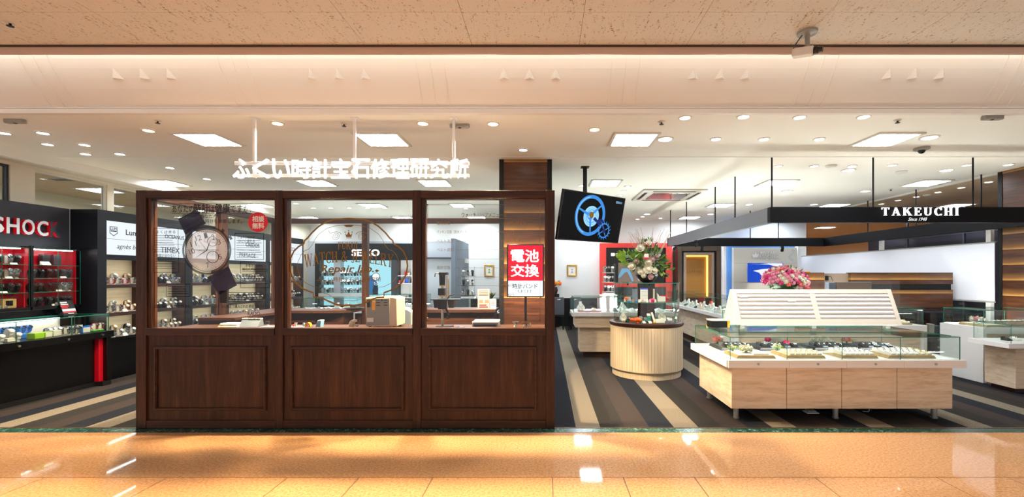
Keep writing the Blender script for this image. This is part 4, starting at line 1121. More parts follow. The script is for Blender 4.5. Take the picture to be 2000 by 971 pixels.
t = thing('desk_microscope', 'small grey holder with black head on the bench by the booth post', 'tool', (PX(520, 4.6), 4.65, TZ)); part('base', M().box(PX(507, 4.6), PX(532, 4.6), 4.6, 4.7, TZ, TZ + 0.018), 'plastic_grey', t, 0.004)
part('pillar', M().cyl((PX(517, 4.6), 4.65, TZ + 0.018), (PX(517, 4.6), 4.65, TZ + 0.04), 0.012, n=12), 'plastic_white', t); part('head', M().cyl((PX(517, 4.6), 4.65, TZ + 0.04), (PX(517, 4.6), 4.65, TZ + 0.07), 0.02, n=14), 'plastic_dark', t)
# white tool tray, yellow tape, blue tool
Y = 4.62
t = thing('tool_tray', 'white shallow tool tray with small parts on the bench', 'tray', (PX(581, Y), Y, TZ))
part('tray', M().box(PX(566, Y), PX(597, Y), Y - 0.05, Y + 0.05, TZ, TZ + 0.018), 'plastic_white', t, 0.004)
part('paper_tag', M().extr([(PX(574, Y), TZ + 0.018), (PX(579, Y), TZ + 0.018), (PX(581, Y), TZ + 0.06), (PX(576, Y), TZ + 0.06)], FRONT, (0, Y, 0), 0, 0.006), 'paper', t)
part('red_part', M().ball((PX(573, Y), Y, TZ + 0.03), 0.011), 'red', t); part('blue_part', M().box(PX(592, Y), PX(595, Y), Y - 0.01, Y + 0.01, TZ + 0.018, TZ + 0.055), 'light_blue', t)
x = PX(602, Y)
solo('tape_roll', 'yellow roll of tape standing on the bench', 'tape', M().ring((x, TZ + 0.03), 0.015, 0.03, FRONT, (0, Y, 0), -0.02, 0.02), 'yellow', (x, Y, TZ))
t = thing('blue_tool_holder', 'light blue wedge shaped tool holder on the bench', 'tool holder', (PX(622, Y), Y, TZ))
part('wedge', M().extr([(PX(616, Y), TZ), (PX(627, Y), TZ), (PX(629, Y), TZ + 0.075), (PX(622, Y), TZ + 0.075)], FRONT, (0, Y, 0), -0.05, 0.02), 'light_blue', t, 0.003)
part('rim', M().box(PX(622, Y), PX(629, Y), Y - 0.02, Y + 0.05, TZ + 0.0755, TZ + 0.083), 'plastic_white', t)
# bench lamp with white foot
Y = 4.66; x = PX(692, Y)
t = thing('bench_lamp', 'white footed bench lamp with a wide dark shade', 'lamp', (x, Y, TZ))
part('foot', M().extr([(x - 0.055, TZ), (x - 0.005, TZ), (x, TZ + 0.06), (x + 0.02, TZ + 0.06), (x + 0.02, TZ + 0.085), (x - 0.02, TZ + 0.085), (x - 0.04, TZ + 0.065)], FRONT, (0, Y, 0), -0.03, 0.03), 'plastic_beige', t, 0.005)
part('stem', M().cyl((x, Y, TZ + 0.085), (x, Y, PZ(606, Y)), 0.008, n=12), 'chrome', t)
part('shade', M().lathe([(0.02, -0.02), (0.07, 0.0), (0.098, 0.02), (0.1, 0.026), (0.066, 0.012), (0.001, 0.004)], (x + 0.0, Y, PZ(606, Y)), 28), 'dark_metal', t)
part('knob', M().cyl((x + 0.03, Y - 0.03, TZ + 0.03), (x + 0.055, Y - 0.03, TZ + 0.03), 0.014, n=12), 'chrome', t)
Y = 4.62
t = thing('spray_bottle', 'small clear bottle with steel cap by the booth post', 'bottle', (PX(830, Y), Y, TZ))
part('bottle', M().lathe([(0.02, 0), (0.022, 0.05), (0.02, 0.09), (0.01, 0.1)], (PX(830, Y), Y, TZ), 16, close=True), 'plastic_grey', t); part('cap', M().box(PX(823, Y), PX(836, Y), Y - 0.02, Y + 0.02, TZ + 0.1, TZ + 0.112), 'steel', t, 0.003)
t = thing('parts_dish', 'little white dish with a blue stripe on the bench', 'dish', (PX(898, Y), Y, TZ))
part('dish', M().lathe([(0.025, 0), (0.042, 0.012), (0.038, 0.012), (0.02, 0.004)], (PX(898, Y), Y, TZ), 20, close=True), 'plastic_white', t); part('blue_clip', M().box(PX(893, Y), PX(898, Y), Y - 0.02, Y, TZ + 0.01, TZ + 0.022), 'blue_plastic', t)
x0, x1 = PX(922, Y), PX(973, Y)
t = thing('label_printer', 'white table top device with a dark front slot on the bench', 'device', ((x0 + x1) / 2, 4.72, TZ))
part('body', M().box(x0, x1, 4.62, 4.84, TZ + 0.005, TZ + 0.052), 'plastic_grey', t, 0.006); part('lid', M().box(x0, x1, 4.615, 4.845, TZ + 0.0525, TZ + 0.072), 'plastic_white', t, 0.008)
part('feed_slot', M().box(x0 + 0.02, x1 - 0.02, 4.612, 4.6195, TZ + 0.018, TZ + 0.04), 'plastic_dark', t)
for x in (x0 + 0.03, x1 - 0.03): part('foot', M().cyl((x, 4.7, TZ), (x, 4.7, TZ + 0.005), 0.012, n=10), 'plastic_dark', t)
for i, (u, l, m1) in enumerate(((1007, 'small wine glass shaped metal tool holder on the bench under the lit sign', 'steel'), (1025, 'cluster of small pliers in a stand on the bench by the booth end post', 'gold'))):
    Y = 4.5; x = PX(u, Y); t = thing('tool_holder', l, 'tool holder', (x, Y, TZ))
    part('bottle', M().lathe([(0.018, 0), (0.018, 0.04), (0.008, 0.055)], (x, Y, TZ), 14, close=True), ['plastic_white', 'brushed_leg'][i], t)
    part('cup', M().lathe([(0.008, 0.055), (0.034, 0.075), (0.036, 0.08), (0.001, 0.07)], (x, Y, TZ), 18), m1, t)
    if i:
        for k in range(4): part('plier', M().tube([(x + 0.02 * k - 0.01, Y - 0.01, TZ + 0.005), (x + 0.02 * k + 0.004, Y - 0.015, TZ + 0.045), (x + 0.02 * k - 0.01, Y - 0.01, TZ + 0.075)], 0.004), ['gold', 'dark_metal', 'leaf', 'steel'][k], t)
# notice cards on the rear counter
Y = 6.1
for i, (u0, u1, v0, v1, l) in enumerate(((933, 956, 565, 604, 'pink price card with photos standing on the rear counter'), (945, 955, 593, 603, 'small white card lying before the pink price card'), (957, 969, 584, 605, 'stack of small white cards by the black plant pot'))):
    if i == 1: continue
    x0, x1, z0, z1 = PX(u0, Y), PX(u1, Y), BZ + 0.0125, PZ(v0, Y)
    t = thing('notice_card', l, 'card', ((x0 + x1) / 2, Y, z0))
    part('card', M().box(x0, x1, Y, Y + 0.012, z0, z1), 'paper' if i else 'petal_mauve', t, 0.001); part('support', M().box(x0 + 0.02, x1 - 0.02, Y + 0.0125, Y + 0.06, z0, z0 + 0.02), 'plastic_white', t)
    b = M()
    for k in range(4): b.box(x0 + 0.015, x1 - 0.015, Y - 0.0015, Y - 0.0003, z1 - 0.03 - k * 0.02, z1 - 0.022 - k * 0.02)
    part('print', b, 'ink', t)
    if not i:
        for k in range(2): part('photo_print', M().box(x0 + 0.015 + k * 0.08, x0 + 0.075 + k * 0.08, Y - 0.0015, Y - 0.0003, z0 + 0.08, z0 + 0.125), 'print_brown', t)
        b = M(); b.box(x0 + 0.02, x1 - 0.02, Y - 0.0015, Y - 0.0003, z0 + 0.02, z0 + 0.035).box(x0 + 0.02, x1 - 0.04, Y - 0.0015, Y - 0.0003, z0 + 0.045, z0 + 0.06); part('red_print', b, 'red', t)
x = PX(970, 6.2) - 0.04
t = thing('dark_dried_plant', 'dark tuft of dried leaves in a small pot beside the pillar', 'plant', (x - 0.06, 6.33, BZ + 0.0125))
part('pot', M().lathe([(0.03, 0), (0.04, 0.1), (0.03, 0.1)], (x - 0.06, 6.33, BZ + 0.0125), 16, close=True), 'black_matte', t)
b = M(); rr = random.Random(3)
for k in range(22):
    a = rr.uniform(0, 6.28); e = rr.uniform(0.05, 0.11); z = rr.uniform(0.1, 0.16); c0 = Vector((x - 0.06, 6.33, BZ + 0.11)); c1 = c0 + Vector((math.cos(a) * e, math.sin(a) * e, z - 0.02)); w = Vector((-math.sin(a), math.cos(a), 0)) * 0.012
    b.add([c0, (c0 + c1) / 2 + w + Vector((0, 0, .02)), c1, (c0 + c1) / 2 - w + Vector((0, 0, .02))], [(0, 1, 2, 3)])
part('leaves', b, 'leaf_dark', t)

# ================================================================== WATCHES (models copied onto the shelves)
def watch_mesh(band, case, dial, cushion='plastic_white', stand=True):
    b = M(); r = 0.031; hw = 0.0105
    # strap: a closed band standing on edge, case at the upper front
    n = 22; z0 = 0.04
    prof = [(r, -hw), (r + 0.003, -hw), (r + 0.003, hw), (r, hw)]
    for i in range(n):
        t0 = 2 * math.pi * i / n; t1 = 2 * math.pi * (i + 1) / n
        vs = []
        for t in (t0, t1):
            for rr, x in prof:
                vs.append((x * (1.15 if 0.5 < (t / math.pi) < 1.2 else 1), rr * 0.95 * math.cos(t), z0 + rr * 1.12 * math.sin(t)))
        b.add(vs, [(0, 1, 5, 4), (1, 2, 6, 5), (2, 3, 7, 6), (3, 0, 4, 7)], 0)
    d = Vector((0, -0.8, 0.6)); c = Vector((0, 0, z0)) + Vector((0, -0.8 * r, 0.6 * r * 1.1))
    b.cyl(c - d * 0.001, c + d * 0.008, 0.0195, n=20, m=1); b.cyl(c + d * 0.008, c + d * 0.0105, 0.0175, 0.0155, 20, 1); b.cyl(c + d * 0.0106, c + d * 0.0112, 0.015, n=20, m=2)
    up = Vector((0, 0.6, 0.8))
    for a, L in ((0.9, 0.011), (-0.7, 0.008)):
        e = c + d * 0.0118; v = up * math.cos(a) + Vector((1, 0, 0)) * math.sin(a); w = Vector((1, 0, 0)) * math.cos(a) - up * math.sin(a)
        b.add([e - w * 0.0009, e + w * 0.0009, e + v * L], [(0, 1, 2)], 3)
    b.cyl(c + Vector((0.0195, 0, 0)) + d * 0.004, c + Vector((0.024, 0, 0)) + d * 0.004, 0.003, n=8, m=1)
    if stand:
        b.box(-0.011, 0.011, -0.024, 0.026, 0.0, 0.0045, 4); b.box(-0.0095, 0.0095, -0.012, 0.012, 0.0095, 0.07, 4)
    return _mesh('wristwatch', b, [band, case, dial, 'sign_grey' if dial != 'dial_white' else 'bezel_black', cushion], (0, 0, 0))
WM = {
    'silver': watch_mesh('steel', 'chrome', 'dial_white'), 'steel black dialed': watch_mesh('steel', 'chrome', 'dial_black'), 'steel blue dialed': watch_mesh('steel', 'chrome', 'dial_blue'),
    'black strapped': watch_mesh('strap_black', 'chrome', 'dial_white', 'plastic_dark'), 'brown strapped': watch_mesh('strap_brown', 'gold', 'dial_white', 'paper'),
    'black resin': watch_mesh('strap_black', 'plastic_dark', 'dial_black', 'plastic_dark'), 'red strapped': watch_mesh('strap_red', 'chrome', 'dial_black', 'plastic_white'),
    'white': watch_mesh('plastic_white', 'plastic_white', 'dial_white'), 'blue resin': watch_mesh('blue_plastic', 'blue_plastic', 'dial_black', 'light_blue'),
    'gold cased': watch_mesh('gold', 'gold', 'dial_white')}
def watch(kind, loc, rz, place, scale=1.45, group=None):
    o = bpy.data.objects.new('wristwatch', WM[kind]); o.location = loc; o.rotation_euler = (0, 0, rz); o.scale = (scale,) * 3; COL.objects.link(o)
    tag(o, '%s wristwatch %s' % (kind, place), 'watch', group or ('watches ' + place)); return o

# ================================================================== BLACK WATCH UNITS ALONG THE SIDE WALL
UX = -6.2                                              # front plane of the units
UB = -6.58
UZ = 2.41
ybays = [6.16, 6.98, 7.72, 8.62, 9.92, 11.4]
logos = [('Lumi', 'agnès b.'), ('OCEANUS', 'TIMEX'), ('CITIZEN', 'ORIENT'), ('CREDOR', 'PRESAGE'), ('WICCA', 'REGUNO')]
unit_desc = ['first', 'second', 'third', 'fourth', 'fifth']
shelfz = [0.60, 0.955, 1.36]
wk = ['silver', 'steel black dialed', 'brown strapped', 'black strapped', 'steel blue dialed', 'gold cased']
for i in range(5):
    y0, y1 = ybays[i], ybays[i + 1]
    t = thing('watch_wall_unit', 'black framed watch wall unit with lit white sign, %s from the walkway' % unit_desc[i], 'display unit', (UX, (y0 + y1) / 2, 0), 'black watch wall units')
    P = 0.10 if i else 0.13
    part('side_frame', M().box(UB, UX, y0, y0 + P, 0.0, UZ), 'navy_black', t, 0.002)
    part('side_frame', M().box(UB, UX, y1 - 0.05, y1 - 0.002, 0.0, UZ), 'navy_black', t, 0.002)
    a, c = y0 + P, y1 - 0.05
    part('top_board', M().box(UB, UX, a, c, 2.27, UZ), 'navy_black', t)
    part('base_cabinet', M().box(UB, UX - 0.017, a, c, 0.0, shelfz[0] - 0.0305), 'black_lacquer', t)
    part('back_board', M().box(UX - 0.245, UX - 0.23, a, c, shelfz[0] - 0.03, 1.74), 'pale_grain', t)
    part('side_lining', M().box(UX - 0.229, UX - 0.02, c - 0.012, c - 0.0005, shelfz[0], 1.74), 'dark_brown', t)
    part('added_top_strip', M().box(UB + 0.1, UB + 0.15, a, c, UZ + 0.0005, UZ + 0.004), 'top_fill_glow', t)  # invented uplight, hidden behind the top edge of the unit
    part('sign_rail', M().box(UX - 0.245, UX, a, c, 1.74, 1.79).box(UX - 0.016, UX, a, c, 1.715, 1.74), 'navy_black', t)
    sg = part('lit_sign', M().box(UX - 0.03, UX - 0.006, a + 0.003, c - 0.003, 1.7905, 2.2695), 'lightbox', t)
    b = M(); w = c - a
    text(b, logos[i][0], (a + w * 0.3, a + w * 0.95, 2.09, 2.17), EAST, (UX - 0.006, 0, 0), 0.0004, 0.0015, 0, 0.03, 0, 'in')
    text(b, logos[i][1], (a + w * 0.16, a + w * 0.8, 1.86, 1.95), EAST, (UX - 0.006, 0, 0), 0.0004, 0.0015, 0, 0.0, 0.3 if i == 0 else 0, 'in')
    b.rect(a + 0.01, c - 0.01, 2.012, 2.016, EAST, (UX - 0.006, 0, 0), 0.0004, 0.0012)
    part('lettering', b, 'ink', sg)
    if i == 0:
        b = M().ribbon([(a + 0.05, 2.19), (a + 0.16, 2.19), (a + 0.16, 2.10), (a + 0.105, 2.06), (a + 0.05, 2.10)], 0.01, EAST, (UX - 0.006, 0, 0), 0.0004, 0.0015, 0, True)
        b.rect(a + 0.06, a + 0.15, 2.12, 2.135, EAST, (UX - 0.006, 0, 0), 0.0004, 0.0015); text(b, 'LUM', (a + 0.062, a + 0.148, 2.142, 2.18), EAST, (UX - 0.006, 0, 0), 0.0004, 0.0015, 0, 0.03)
        part('crest', b, 'ink', sg)
    for k, z in enumerate(shelfz):
        part('shelf', M().box(UX - 0.2295, UX - 0.004, a, c - 0.0125, z - 0.028, z).box(UX - 0.016, UX - 0.004, a, c - 0.0125, z - 0.048, z - 0.028), ['black_lacquer', 'dark_brown', 'dark_brown'][k], t, 0.002)
    for k, z in enumerate(shelfz):
        part('led_strip', M().box(UX - 0.09, UX - 0.055, a + 0.02, c - 0.03, (shelfz[k + 1] - 0.034 if k < 2 else 1.734), (shelfz[k + 1] - 0.0285 if k < 2 else 1.7395)), 'shelf_glow', t)
    rw = random.Random(20 + i)
    names_ = ['bottom', 'middle', 'top']
    for k, z in enumerate(shelfz):
        n = max(4, int((c - a) / 0.095)); pl = 'on the %s shelf of the %s black wall unit' % (names_[k], unit_desc[i])
        for row in range(2):
            lift = 0.055 * row
            if row: solo('display_riser', 'long pale riser block %s' % pl, 'riser', M().box(UX - 0.22, UX - 0.13, a + 0.05, c - 0.05, z + 0.0005, z + 0.055), 'plastic_dark' if i % 2 else 'paper', group='riser blocks')
            for j in range(n):
                if row and (j + i) % 2: continue
                yy = a + 0.055 + (c - a - 0.11) * j / (n - 1) + rw.uniform(-0.01, 0.01)
                kd = wk[(j // 3 + k + i) % 6] if (i + k) % 2 else wk[rw.randrange(6)]
                if i == 0 and k == 2 and not row: kd = 'red strapped' if j % 2 else 'steel black dialed'
                watch(kd, (UX - 0.085 - 0.09 * row, yy, z + lift + 0.001), math.pi / 2 + rw.uniform(-0.25, 0.1), pl, 1.35)
        if k != 2 or i in (1, 3):
            solo('price_card', 'small white price card %s' % pl, 'card', M().extr([(UX - 0.05, z + 0.001), (UX - 0.025, z + 0.001), (UX - 0.045, z + 0.04), (UX - 0.05, z + 0.04)], (Vector((1, 0, 0)), Vector((0, 0, 1)), Vector((0, -1, 0))), (0, a + (c - a) * 0.55, 0), 0, 0.07), 'paper', group='price cards on the wall units')

# ------------------------------------------------------------------ black sign wall with raised grey letters, show cases and counter
t = thing('sign_wall_panel', 'dark grey wall panel with big raised grey and red letters', 'sign', (UB, 5.3, 1.85))
part('panel', M().box(UB - 0.05, UB, 4.45, 6.155, 0.0, UZ), 'charcoal', t)
lx = [('G', 4.93, 5.09), ('-', 5.12, 5.17), ('S', 5.23, 5.365), ('H', 5.385, 5.525), ('O', 5.545, 5.69), ('C', 5.71, 5.845), ('K', 5.86, 6.0)]
for ch, a, c in lx:
    b = M(); z0, z1 = (2.0, 2.205)
    if ch == '-': z0, z1 = 2.08, 2.13
    text(b, ch, (a + 0.008, c - 0.008, z0 + 0.01, z1 - 0.01), EAST, (UB, 0, 0), 0.0552, 0.06, 0, 0.04); text(b, ch, (a + 0.008, c - 0.008, z0 + 0.01, z1 - 0.01), EAST, (UB, 0, 0), 0.01, 0.055, 1, 0.045)
    part('raised_letter', b, ['sign_grey' if ch != 'K' else 'charcoal', 'red'], t)  # K face darkened: a reflection put into its colour
t = thing('black_back_cabinet', 'black low wall behind the black watch counter under the glass show cases', 'cabinet', (UB + 0.1, 5.3, 0))
part('body', M().box(UB + 0.001, UB + 0.12, 4.45, 6.155, 0.0, 1.06), 'black_lacquer', t)
SX = -6.37
ccs = [(4.32, 4.90), (4.92, 5.50), (5.52, 6.10)]
cn = ['first', 'front', 'rear']
for i, (a, c) in enumerate(ccs):
    if c < 4.95: continue
    t = thing('wall_show_case', '%s red backed glass show case of black watches under the raised letters' % cn[i], 'show case', (SX, (a + c) / 2, 1.08), 'red backed wall show cases')
    part('base', M().box(UB + 0.001, SX + 0.01, a, c, 1.0605, 1.10), 'black_lacquer', t, 0.003)
    part('back_board', M().box(UB + 0.001, UB + 0.015, a, c, 1.10, 1.83), 'deep_red', t)
    part('side_board', M().box(UB + 0.016, SX - 0.06, c - 0.012, c, 1.10, 1.83), 'deep_red', t)
    part('post', M().box(SX - 0.02, SX + 0.012, a - 0.018, a + 0.012, 1.10, 1.86), 'black_lacquer', t, 0.002)
    part('top_bracket', M().box(SX - 0.05, SX + 0.012, c - 0.06, c, 1.832, 1.85), 'black_lacquer', t, 0.002)
    b = M().pane(SX - 0.006, SX, a + 0.012, a + 0.30, 1.10, 1.83).pane(SX - 0.006, SX, a + 0.303, c - 0.002, 1.10, 1.83).pane(UB + 0.016, SX, a + 0.012, c, 1.8301, 1.836)
    part('glass_door', b, ['glass', 'glass_edge'], t)
    for y in (a + 0.27, a + 0.33): part('lock', M().box(SX + 0.0005, SX + 0.012, y - 0.014, y + 0.014, 1.105, 1.14), 'chrome', t, 0.003)
    part('led_strip', M().box(SX - 0.05, SX - 0.02, a + 0.03, c - 0.08, 1.815, 1.825), 'led_white', t)
    rw = random.Random(i + 5)
    zs = [1.1005, 1.283, 1.457, 1.625]
    for k, z in enumerate(zs):
        if k: part('glass_shelf', M().pane(UB + 0.016, SX - 0.012, a + 0.02, c - 0.013, z - 0.006, z), ['clear_glass', 'glass_edge'], t)
        pl = 'on the %s shelf of the %s red show case' % (['base', 'lower', 'middle', 'top'][k], cn[i])
        if i == 1 and k == 0:
            for j, yy in enumerate((5.12, 5.33)):
                bxo = thing('watch_gift_box', 'speckled cream and black gift box, %s in the red show case' % ('first' if j == 0 else 'second'), 'box', (SX - 0.09, yy, z)); part('box', M().box(SX - 0.13, SX - 0.05, yy - 0.075, yy + 0.075, z + 0.0005, z + 0.11), 'tray_wood', bxo, 0.003); part('window', M().box(SX - 0.0498, SX - 0.047, yy - 0.035, yy + 0.035, z + 0.03, z + 0.09), 'bezel_black', bxo)
            continue
        if k == 3 and i == 2:
            solo('price_card', 'white slanted card %s' % pl, 'card', M().extr([(SX - 0.06, z + 0.001), (SX - 0.02, z + 0.001), (SX - 0.055, z + 0.045), (SX - 0.06, z + 0.045)], FRONT, (0, 5.66, 0), -0.1, 0), 'paper'); 
            for j in range(2):
                o = solo('gift_box', 'dark upright box %s' % pl, 'box', M().box(SX - 0.16, SX - 0.1, 5.73 + j * 0.13, 5.82 + j * 0.13, z + 0.001, z + 0.14), 'plastic_dark' if j == 0 else 'cabinet_frame', bevel=0.003, group='dark boxes in the red show case')
            continue
        n = 6
        for j in range(n):
            watch('black resin' if rw.random() < 0.7 else 'steel black dialed', (SX - 0.075 - 0.02 * (j % 2), a + 0.06 + (c - a - 0.14) * j / (n - 1), z + 0.001), math.pi / 2 + rw.uniform(-0.3, 0.3), pl, 1.5)
        solo('price_card', 'tiny white price card %s' % pl, 'card', M().extr([(SX - 0.03, z + 0.001), (SX - 0.016, z + 0.001), (SX - 0.03, z + 0.022), (SX - 0.033, z + 0.022)], FRONT, (0, a + 0.25 + 0.05 * k, 0), -0.07, 0), 'paper', group='price cards in the red cases')

KX = -6.07
t = thing('black_watch_counter', 'long black counter with glass top case, locks and red end leg', 'counter', (KX, 5.2, 0))
part('body', M().box(UB + 0.13, KX, 4.42, 5.99, 0.06, 0.65), 'black_lacquer', t)
part('plinth', M().box(UB + 0.13, KX - 0.0, 4.42, 6.10, 0.0, 0.06), 'black_matte', t)
part('end_leg', M().box(KX - 0.30, KX + 0.05, 6.0, 6.06, 0.0605, 0.65), 'deep_red', t, 0.003, 'red end leg')
part('end_panel', M().box(KX - 0.30, KX + 0.10, 6.061, 6.12, 0.0605, 0.65), 'black_lacquer', t, 0.003)
part('foot_block', M().box(KX + 0.0005, KX + 0.1, 6.0, 6.12, 0.0, 0.06), 'black_matte', t)
part('drawer_band', M().box(UB + 0.13, KX + 0.12, 4.42, 6.14, 0.6505, 0.74), 'black_lacquer', t, 0.003)
for y in (4.52, 5.03, 5.55, 5.98): part('lock', M().cyl((KX + 0.1205, y, 0.695), (KX + 0.13, y, 0.695), 0.014, n=16), 'chrome', t)
part('inner_back', M().box(UB + 0.1305, UB + 0.145, 4.42, 5.9, 0.7405, 0.93), 'off_white', t)
part('led_strip', M().box(UB + 0.15, UB + 0.19, 4.5, 5.86, 0.925, 0.94), 'shelf_glow', t)
gx = KX + 0.09
b = M().pane(gx - 0.008, gx, 4.42, 5.03, 0.741, 0.962).pane(gx - 0.008, gx, 5.034, 5.62, 0.741, 0.962).pane(gx - 0.008, gx, 5.624, 6.1, 0.741, 0.962).pane(UB + 0.13, gx, 4.42, 6.1, 0.962, 0.97).pane(UB + 0.13, gx - 0.009, 6.092, 6.1, 0.741, 0.962)
part('glass_case', b, ['glass', 'glass_edge'], t)
CZ = 0.7405
def colour_box(y, x, w, d, h, m, label, open_front=True):
    t = thing('watch_display_box', label, 'box', (x, y, CZ))
    part('box', M().box(x - d / 2, x + d / 2, y - w / 2, y + w / 2, CZ, CZ + h), m, t, 0.004)
    part('lining', M().box(x + d / 2 + 0.0003, x + d / 2 + 0.002, y - w / 2 + 0.006, y + w / 2 - 0.006, CZ + 0.006, CZ + h - 0.006), 'off_white' if open_front else m, t)
colour_box(4.60, KX - 0.0, 0.12, 0.09, 0.06, 'magenta', 'pink box in the black counter case at the edge of the view', False)
colour_box(5.85, KX - 0.01, 0.10, 0.10, 0.075, 'blue_plastic', 'blue watch box with white end, larger of the two blue boxes in the black counter', True)
colour_box(6.02, KX - 0.10, 0.08, 0.08, 0.075, 'blue_plastic', 'blue watch box with white end beside the glass end of the black counter', True)
colour_box(5.30, KX + 0.0, 0.10, 0.10, 0.07, 'lime', 'lime green watch box in the black counter', False)
colour_box(5.42, KX - 0.02, 0.08, 0.09, 0.065, 'lime', 'second lime green watch box tipped beside the first', True)
colour_box(5.53, KX - 0.03, 0.09, 0.08, 0.075, 'off_white', 'cream and brown box beside the lime boxes', False)
colour_box(5.72, KX - 0.20, 0.1, 0.08, 0.09, 'plastic_dark', 'black watch box nearest the lime boxes in the rear row', True)
colour_box(5.86, KX - 0.22, 0.1, 0.08, 0.09, 'plastic_dark', 'black watch box in the middle of the rear row', True)
colour_box(5.99, KX - 0.24, 0.09, 0.08, 0.09, 'plastic_dark', 'black watch box at the end of the rear row by the glass end', True)
colour_box(5.05, KX - 0.02, 0.09, 0.09, 0.045, 'plastic_white', 'white watch box in the black counter', False)
colour_box(4.82, KX - 0.02, 0.10, 0.09, 0.05, 'plastic_dark', 'low black box in the black counter close to the walkway', False)
rw = random.Random(4)
solo('watch_riser', 'long bright blue acrylic riser in the black counter case', 'riser', M().box(KX - 0.33, KX - 0.16, 4.86, 5.46, CZ + 0.0005, CZ + 0.05), 'blue_plastic', bevel=0.004)
for j in range(9): watch('blue resin', (KX - 0.24, 4.90 + j * 0.065, CZ + 0.051), math.pi / 2 + rw.uniform(-0.2, 0.2), 'on the blue riser in the black counter', 1.25)
for j in range(3): watch('white', (KX - 0.01, 4.97 + j * 0.07, CZ + (0.046 if 0 < j < 2 else 0.0)) if j == 1 else (KX + 0.015, 4.93 + j * 0.08, CZ), math.pi / 2, 'among the boxes in the black counter', 1.3)
for j in range(2): watch('blue resin', (KX - 0.1, 4.93 + j * 0.09, CZ), math.pi / 2, 'in front of the blue riser', 1.3)
for j in range(3): watch('steel black dialed', (KX + 0.02, 5.62 + j * 0.06, CZ), math.pi / 2 + 0.2, 'between the cream box and the blue box in the black counter', 1.3)
for j in range(3): watch('silver', (KX - 0.13, 5.54 + j * 0.055, CZ), math.pi / 2, 'behind the lime boxes in the black counter', 1.3)
for j in range(2): solo('watch_cushion', 'bright green watch cushion at the end of the black counter', 'cushion', M().box(KX + 0.0, KX + 0.05, 5.94 + j * 0.075, 6.0 + j * 0.075, CZ, CZ + 0.022), 'green', bevel=0.006, group='green cushions')
for j in range(2): watch('red strapped', (KX + 0.025, 5.965 + j * 0.075, CZ + 0.0225), math.pi / 2 + 0.5, 'by the green cushions in the black counter', 1.2)
# leaflet standing on the glass
t = thing('leaflet_stand', 'black red and white leaflet leaning on top of the black counter glass', 'leaflet', (-6.3, 5.9, 0.971))
fr = (Vector((0, 1, 0)), Vector((-0.35, 0, 0.94)).normalized(), Vector((0.94, 0, 0.35)).normalized()); o_ = (-6.30, 5.82, 0.9715)
part('sheet', M().rect(0, 0.17, 0, 0.20, fr, o_, 0, 0.003), 'bezel_black', t)
b = M(); b.rect(0.01, 0.09, 0.165, 0.18, fr, o_, 0.0032, 0.004).rect(0.01, 0.1, 0.14, 0.152, fr, o_, 0.0032, 0.004).rect(0.005, 0.165, 0.052, 0.082, fr, o_, 0.0032, 0.004).rect(0.06, 0.13, 0.015, 0.022, fr, o_, 0.0032, 0.004); part('white_print', b, 'white_vinyl', t)
b = M(); b.rect(0.0, 0.1, 0.115, 0.13, fr, o_, 0.0032, 0.004).rect(0.005, 0.165, 0.032, 0.044, fr, o_, 0.0032, 0.004).rect(0.01, 0.08, 0.095, 0.106, fr, o_, 0.0032, 0.004); part('red_print', b, 'red', t)
part('support', M().add([(-6.315, 5.88, 0.9712), (-6.315, 5.93, 0.9712), (-6.43, 5.93, 0.9712), (-6.43, 5.88, 0.9712), (-6.355, 5.9, 1.08)], [(3, 2, 1, 0), (0, 1, 4), (1, 2, 4), (2, 3, 4), (3, 0, 4)]), 'plastic_dark', t)

# ================================================================== BACK OF THE SHOP, SEEN THROUGH THE BOOTH
SY_ = 12.7
su = lambda u: PX(u, SY_)
szz = lambda v: PZ(v, SY_)
t = thing('brand_wall_unit', 'black wall unit with white letters, lit watch shelves and a bright poster', 'display unit', (su(712), 12.8, 0))
x0, x1 = su(615), su(812)
part('header', M().box(x0, x1, SY_, 13.015, szz(508), szz(475.5)), 'black_lacquer', t)
part('side_frame', M().box(x0, su(624), SY_, 13.015, 0, szz(508)), 'black_lacquer', t); part('side_frame', M().box(su(766), su(776), SY_ - 0.08, 13.015, 0, szz(508)), 'charcoal', t); part('side_frame', M().box(su(804), x1, SY_, 13.015, 0, szz(508)), 'off_white', t)
b = M(); text(b, 'SEIKO', (su(688), su(741), szz(500), szz(487.5)), FRONT, (0, SY_, 0), 0.001, 0.03, 0, 0.05); part('lettering', b, 'halo_white', t)
part('lit_back', M().box(su(624), su(719), 12.95, 13.01, 0.62, szz(508)), 'poster_cyan', t)
part('divider', M().box(su(651), su(664), SY_ + 0.02, 12.95, 0.62, szz(508)), 'grey_wall', t)
part('base_cabinet', M().box(su(624), su(766), SY_, 12.95, 0, 0.62), 'black_lacquer', t)
part('ledge', M().box(su(624), su(719), SY_ - 0.06, 12.949, szz(582), szz(573)), 'white_lacquer', t)
for v, nm in ((539, 'upper'), (556, 'middle'), (571.5, 'lower')):
    z = szz(v)
    for a, c in ((625, 651), (664, 719)): part('glass_shelf', M().pane(su(a), su(c), SY_ + 0.01, 12.94, z - 0.01, z), ['clear_glass', 'glass_edge'], t)
    for a, c, n in ((627, 649, 5), (667, 715, 9)):
        for j in range(n): watch('steel black dialed' if (j + int(v)) % 3 else 'black strapped', (su(a + (c - a) * j / (n - 1)), SY_ + 0.08, z + 0.0005), 0.0, 'on the %s glass shelf of the black unit with white letters' % nm, 1.7)
part('poster', M().box(su(720.5), su(766), SY_ - 0.01, SY_ + 0.02, szz(579), szz(509)), 'poster_cyan', t)
b = M(); P_ = lambda u, v: (su(u), szz(v)); oo = (0, SY_ - 0.01, 0)
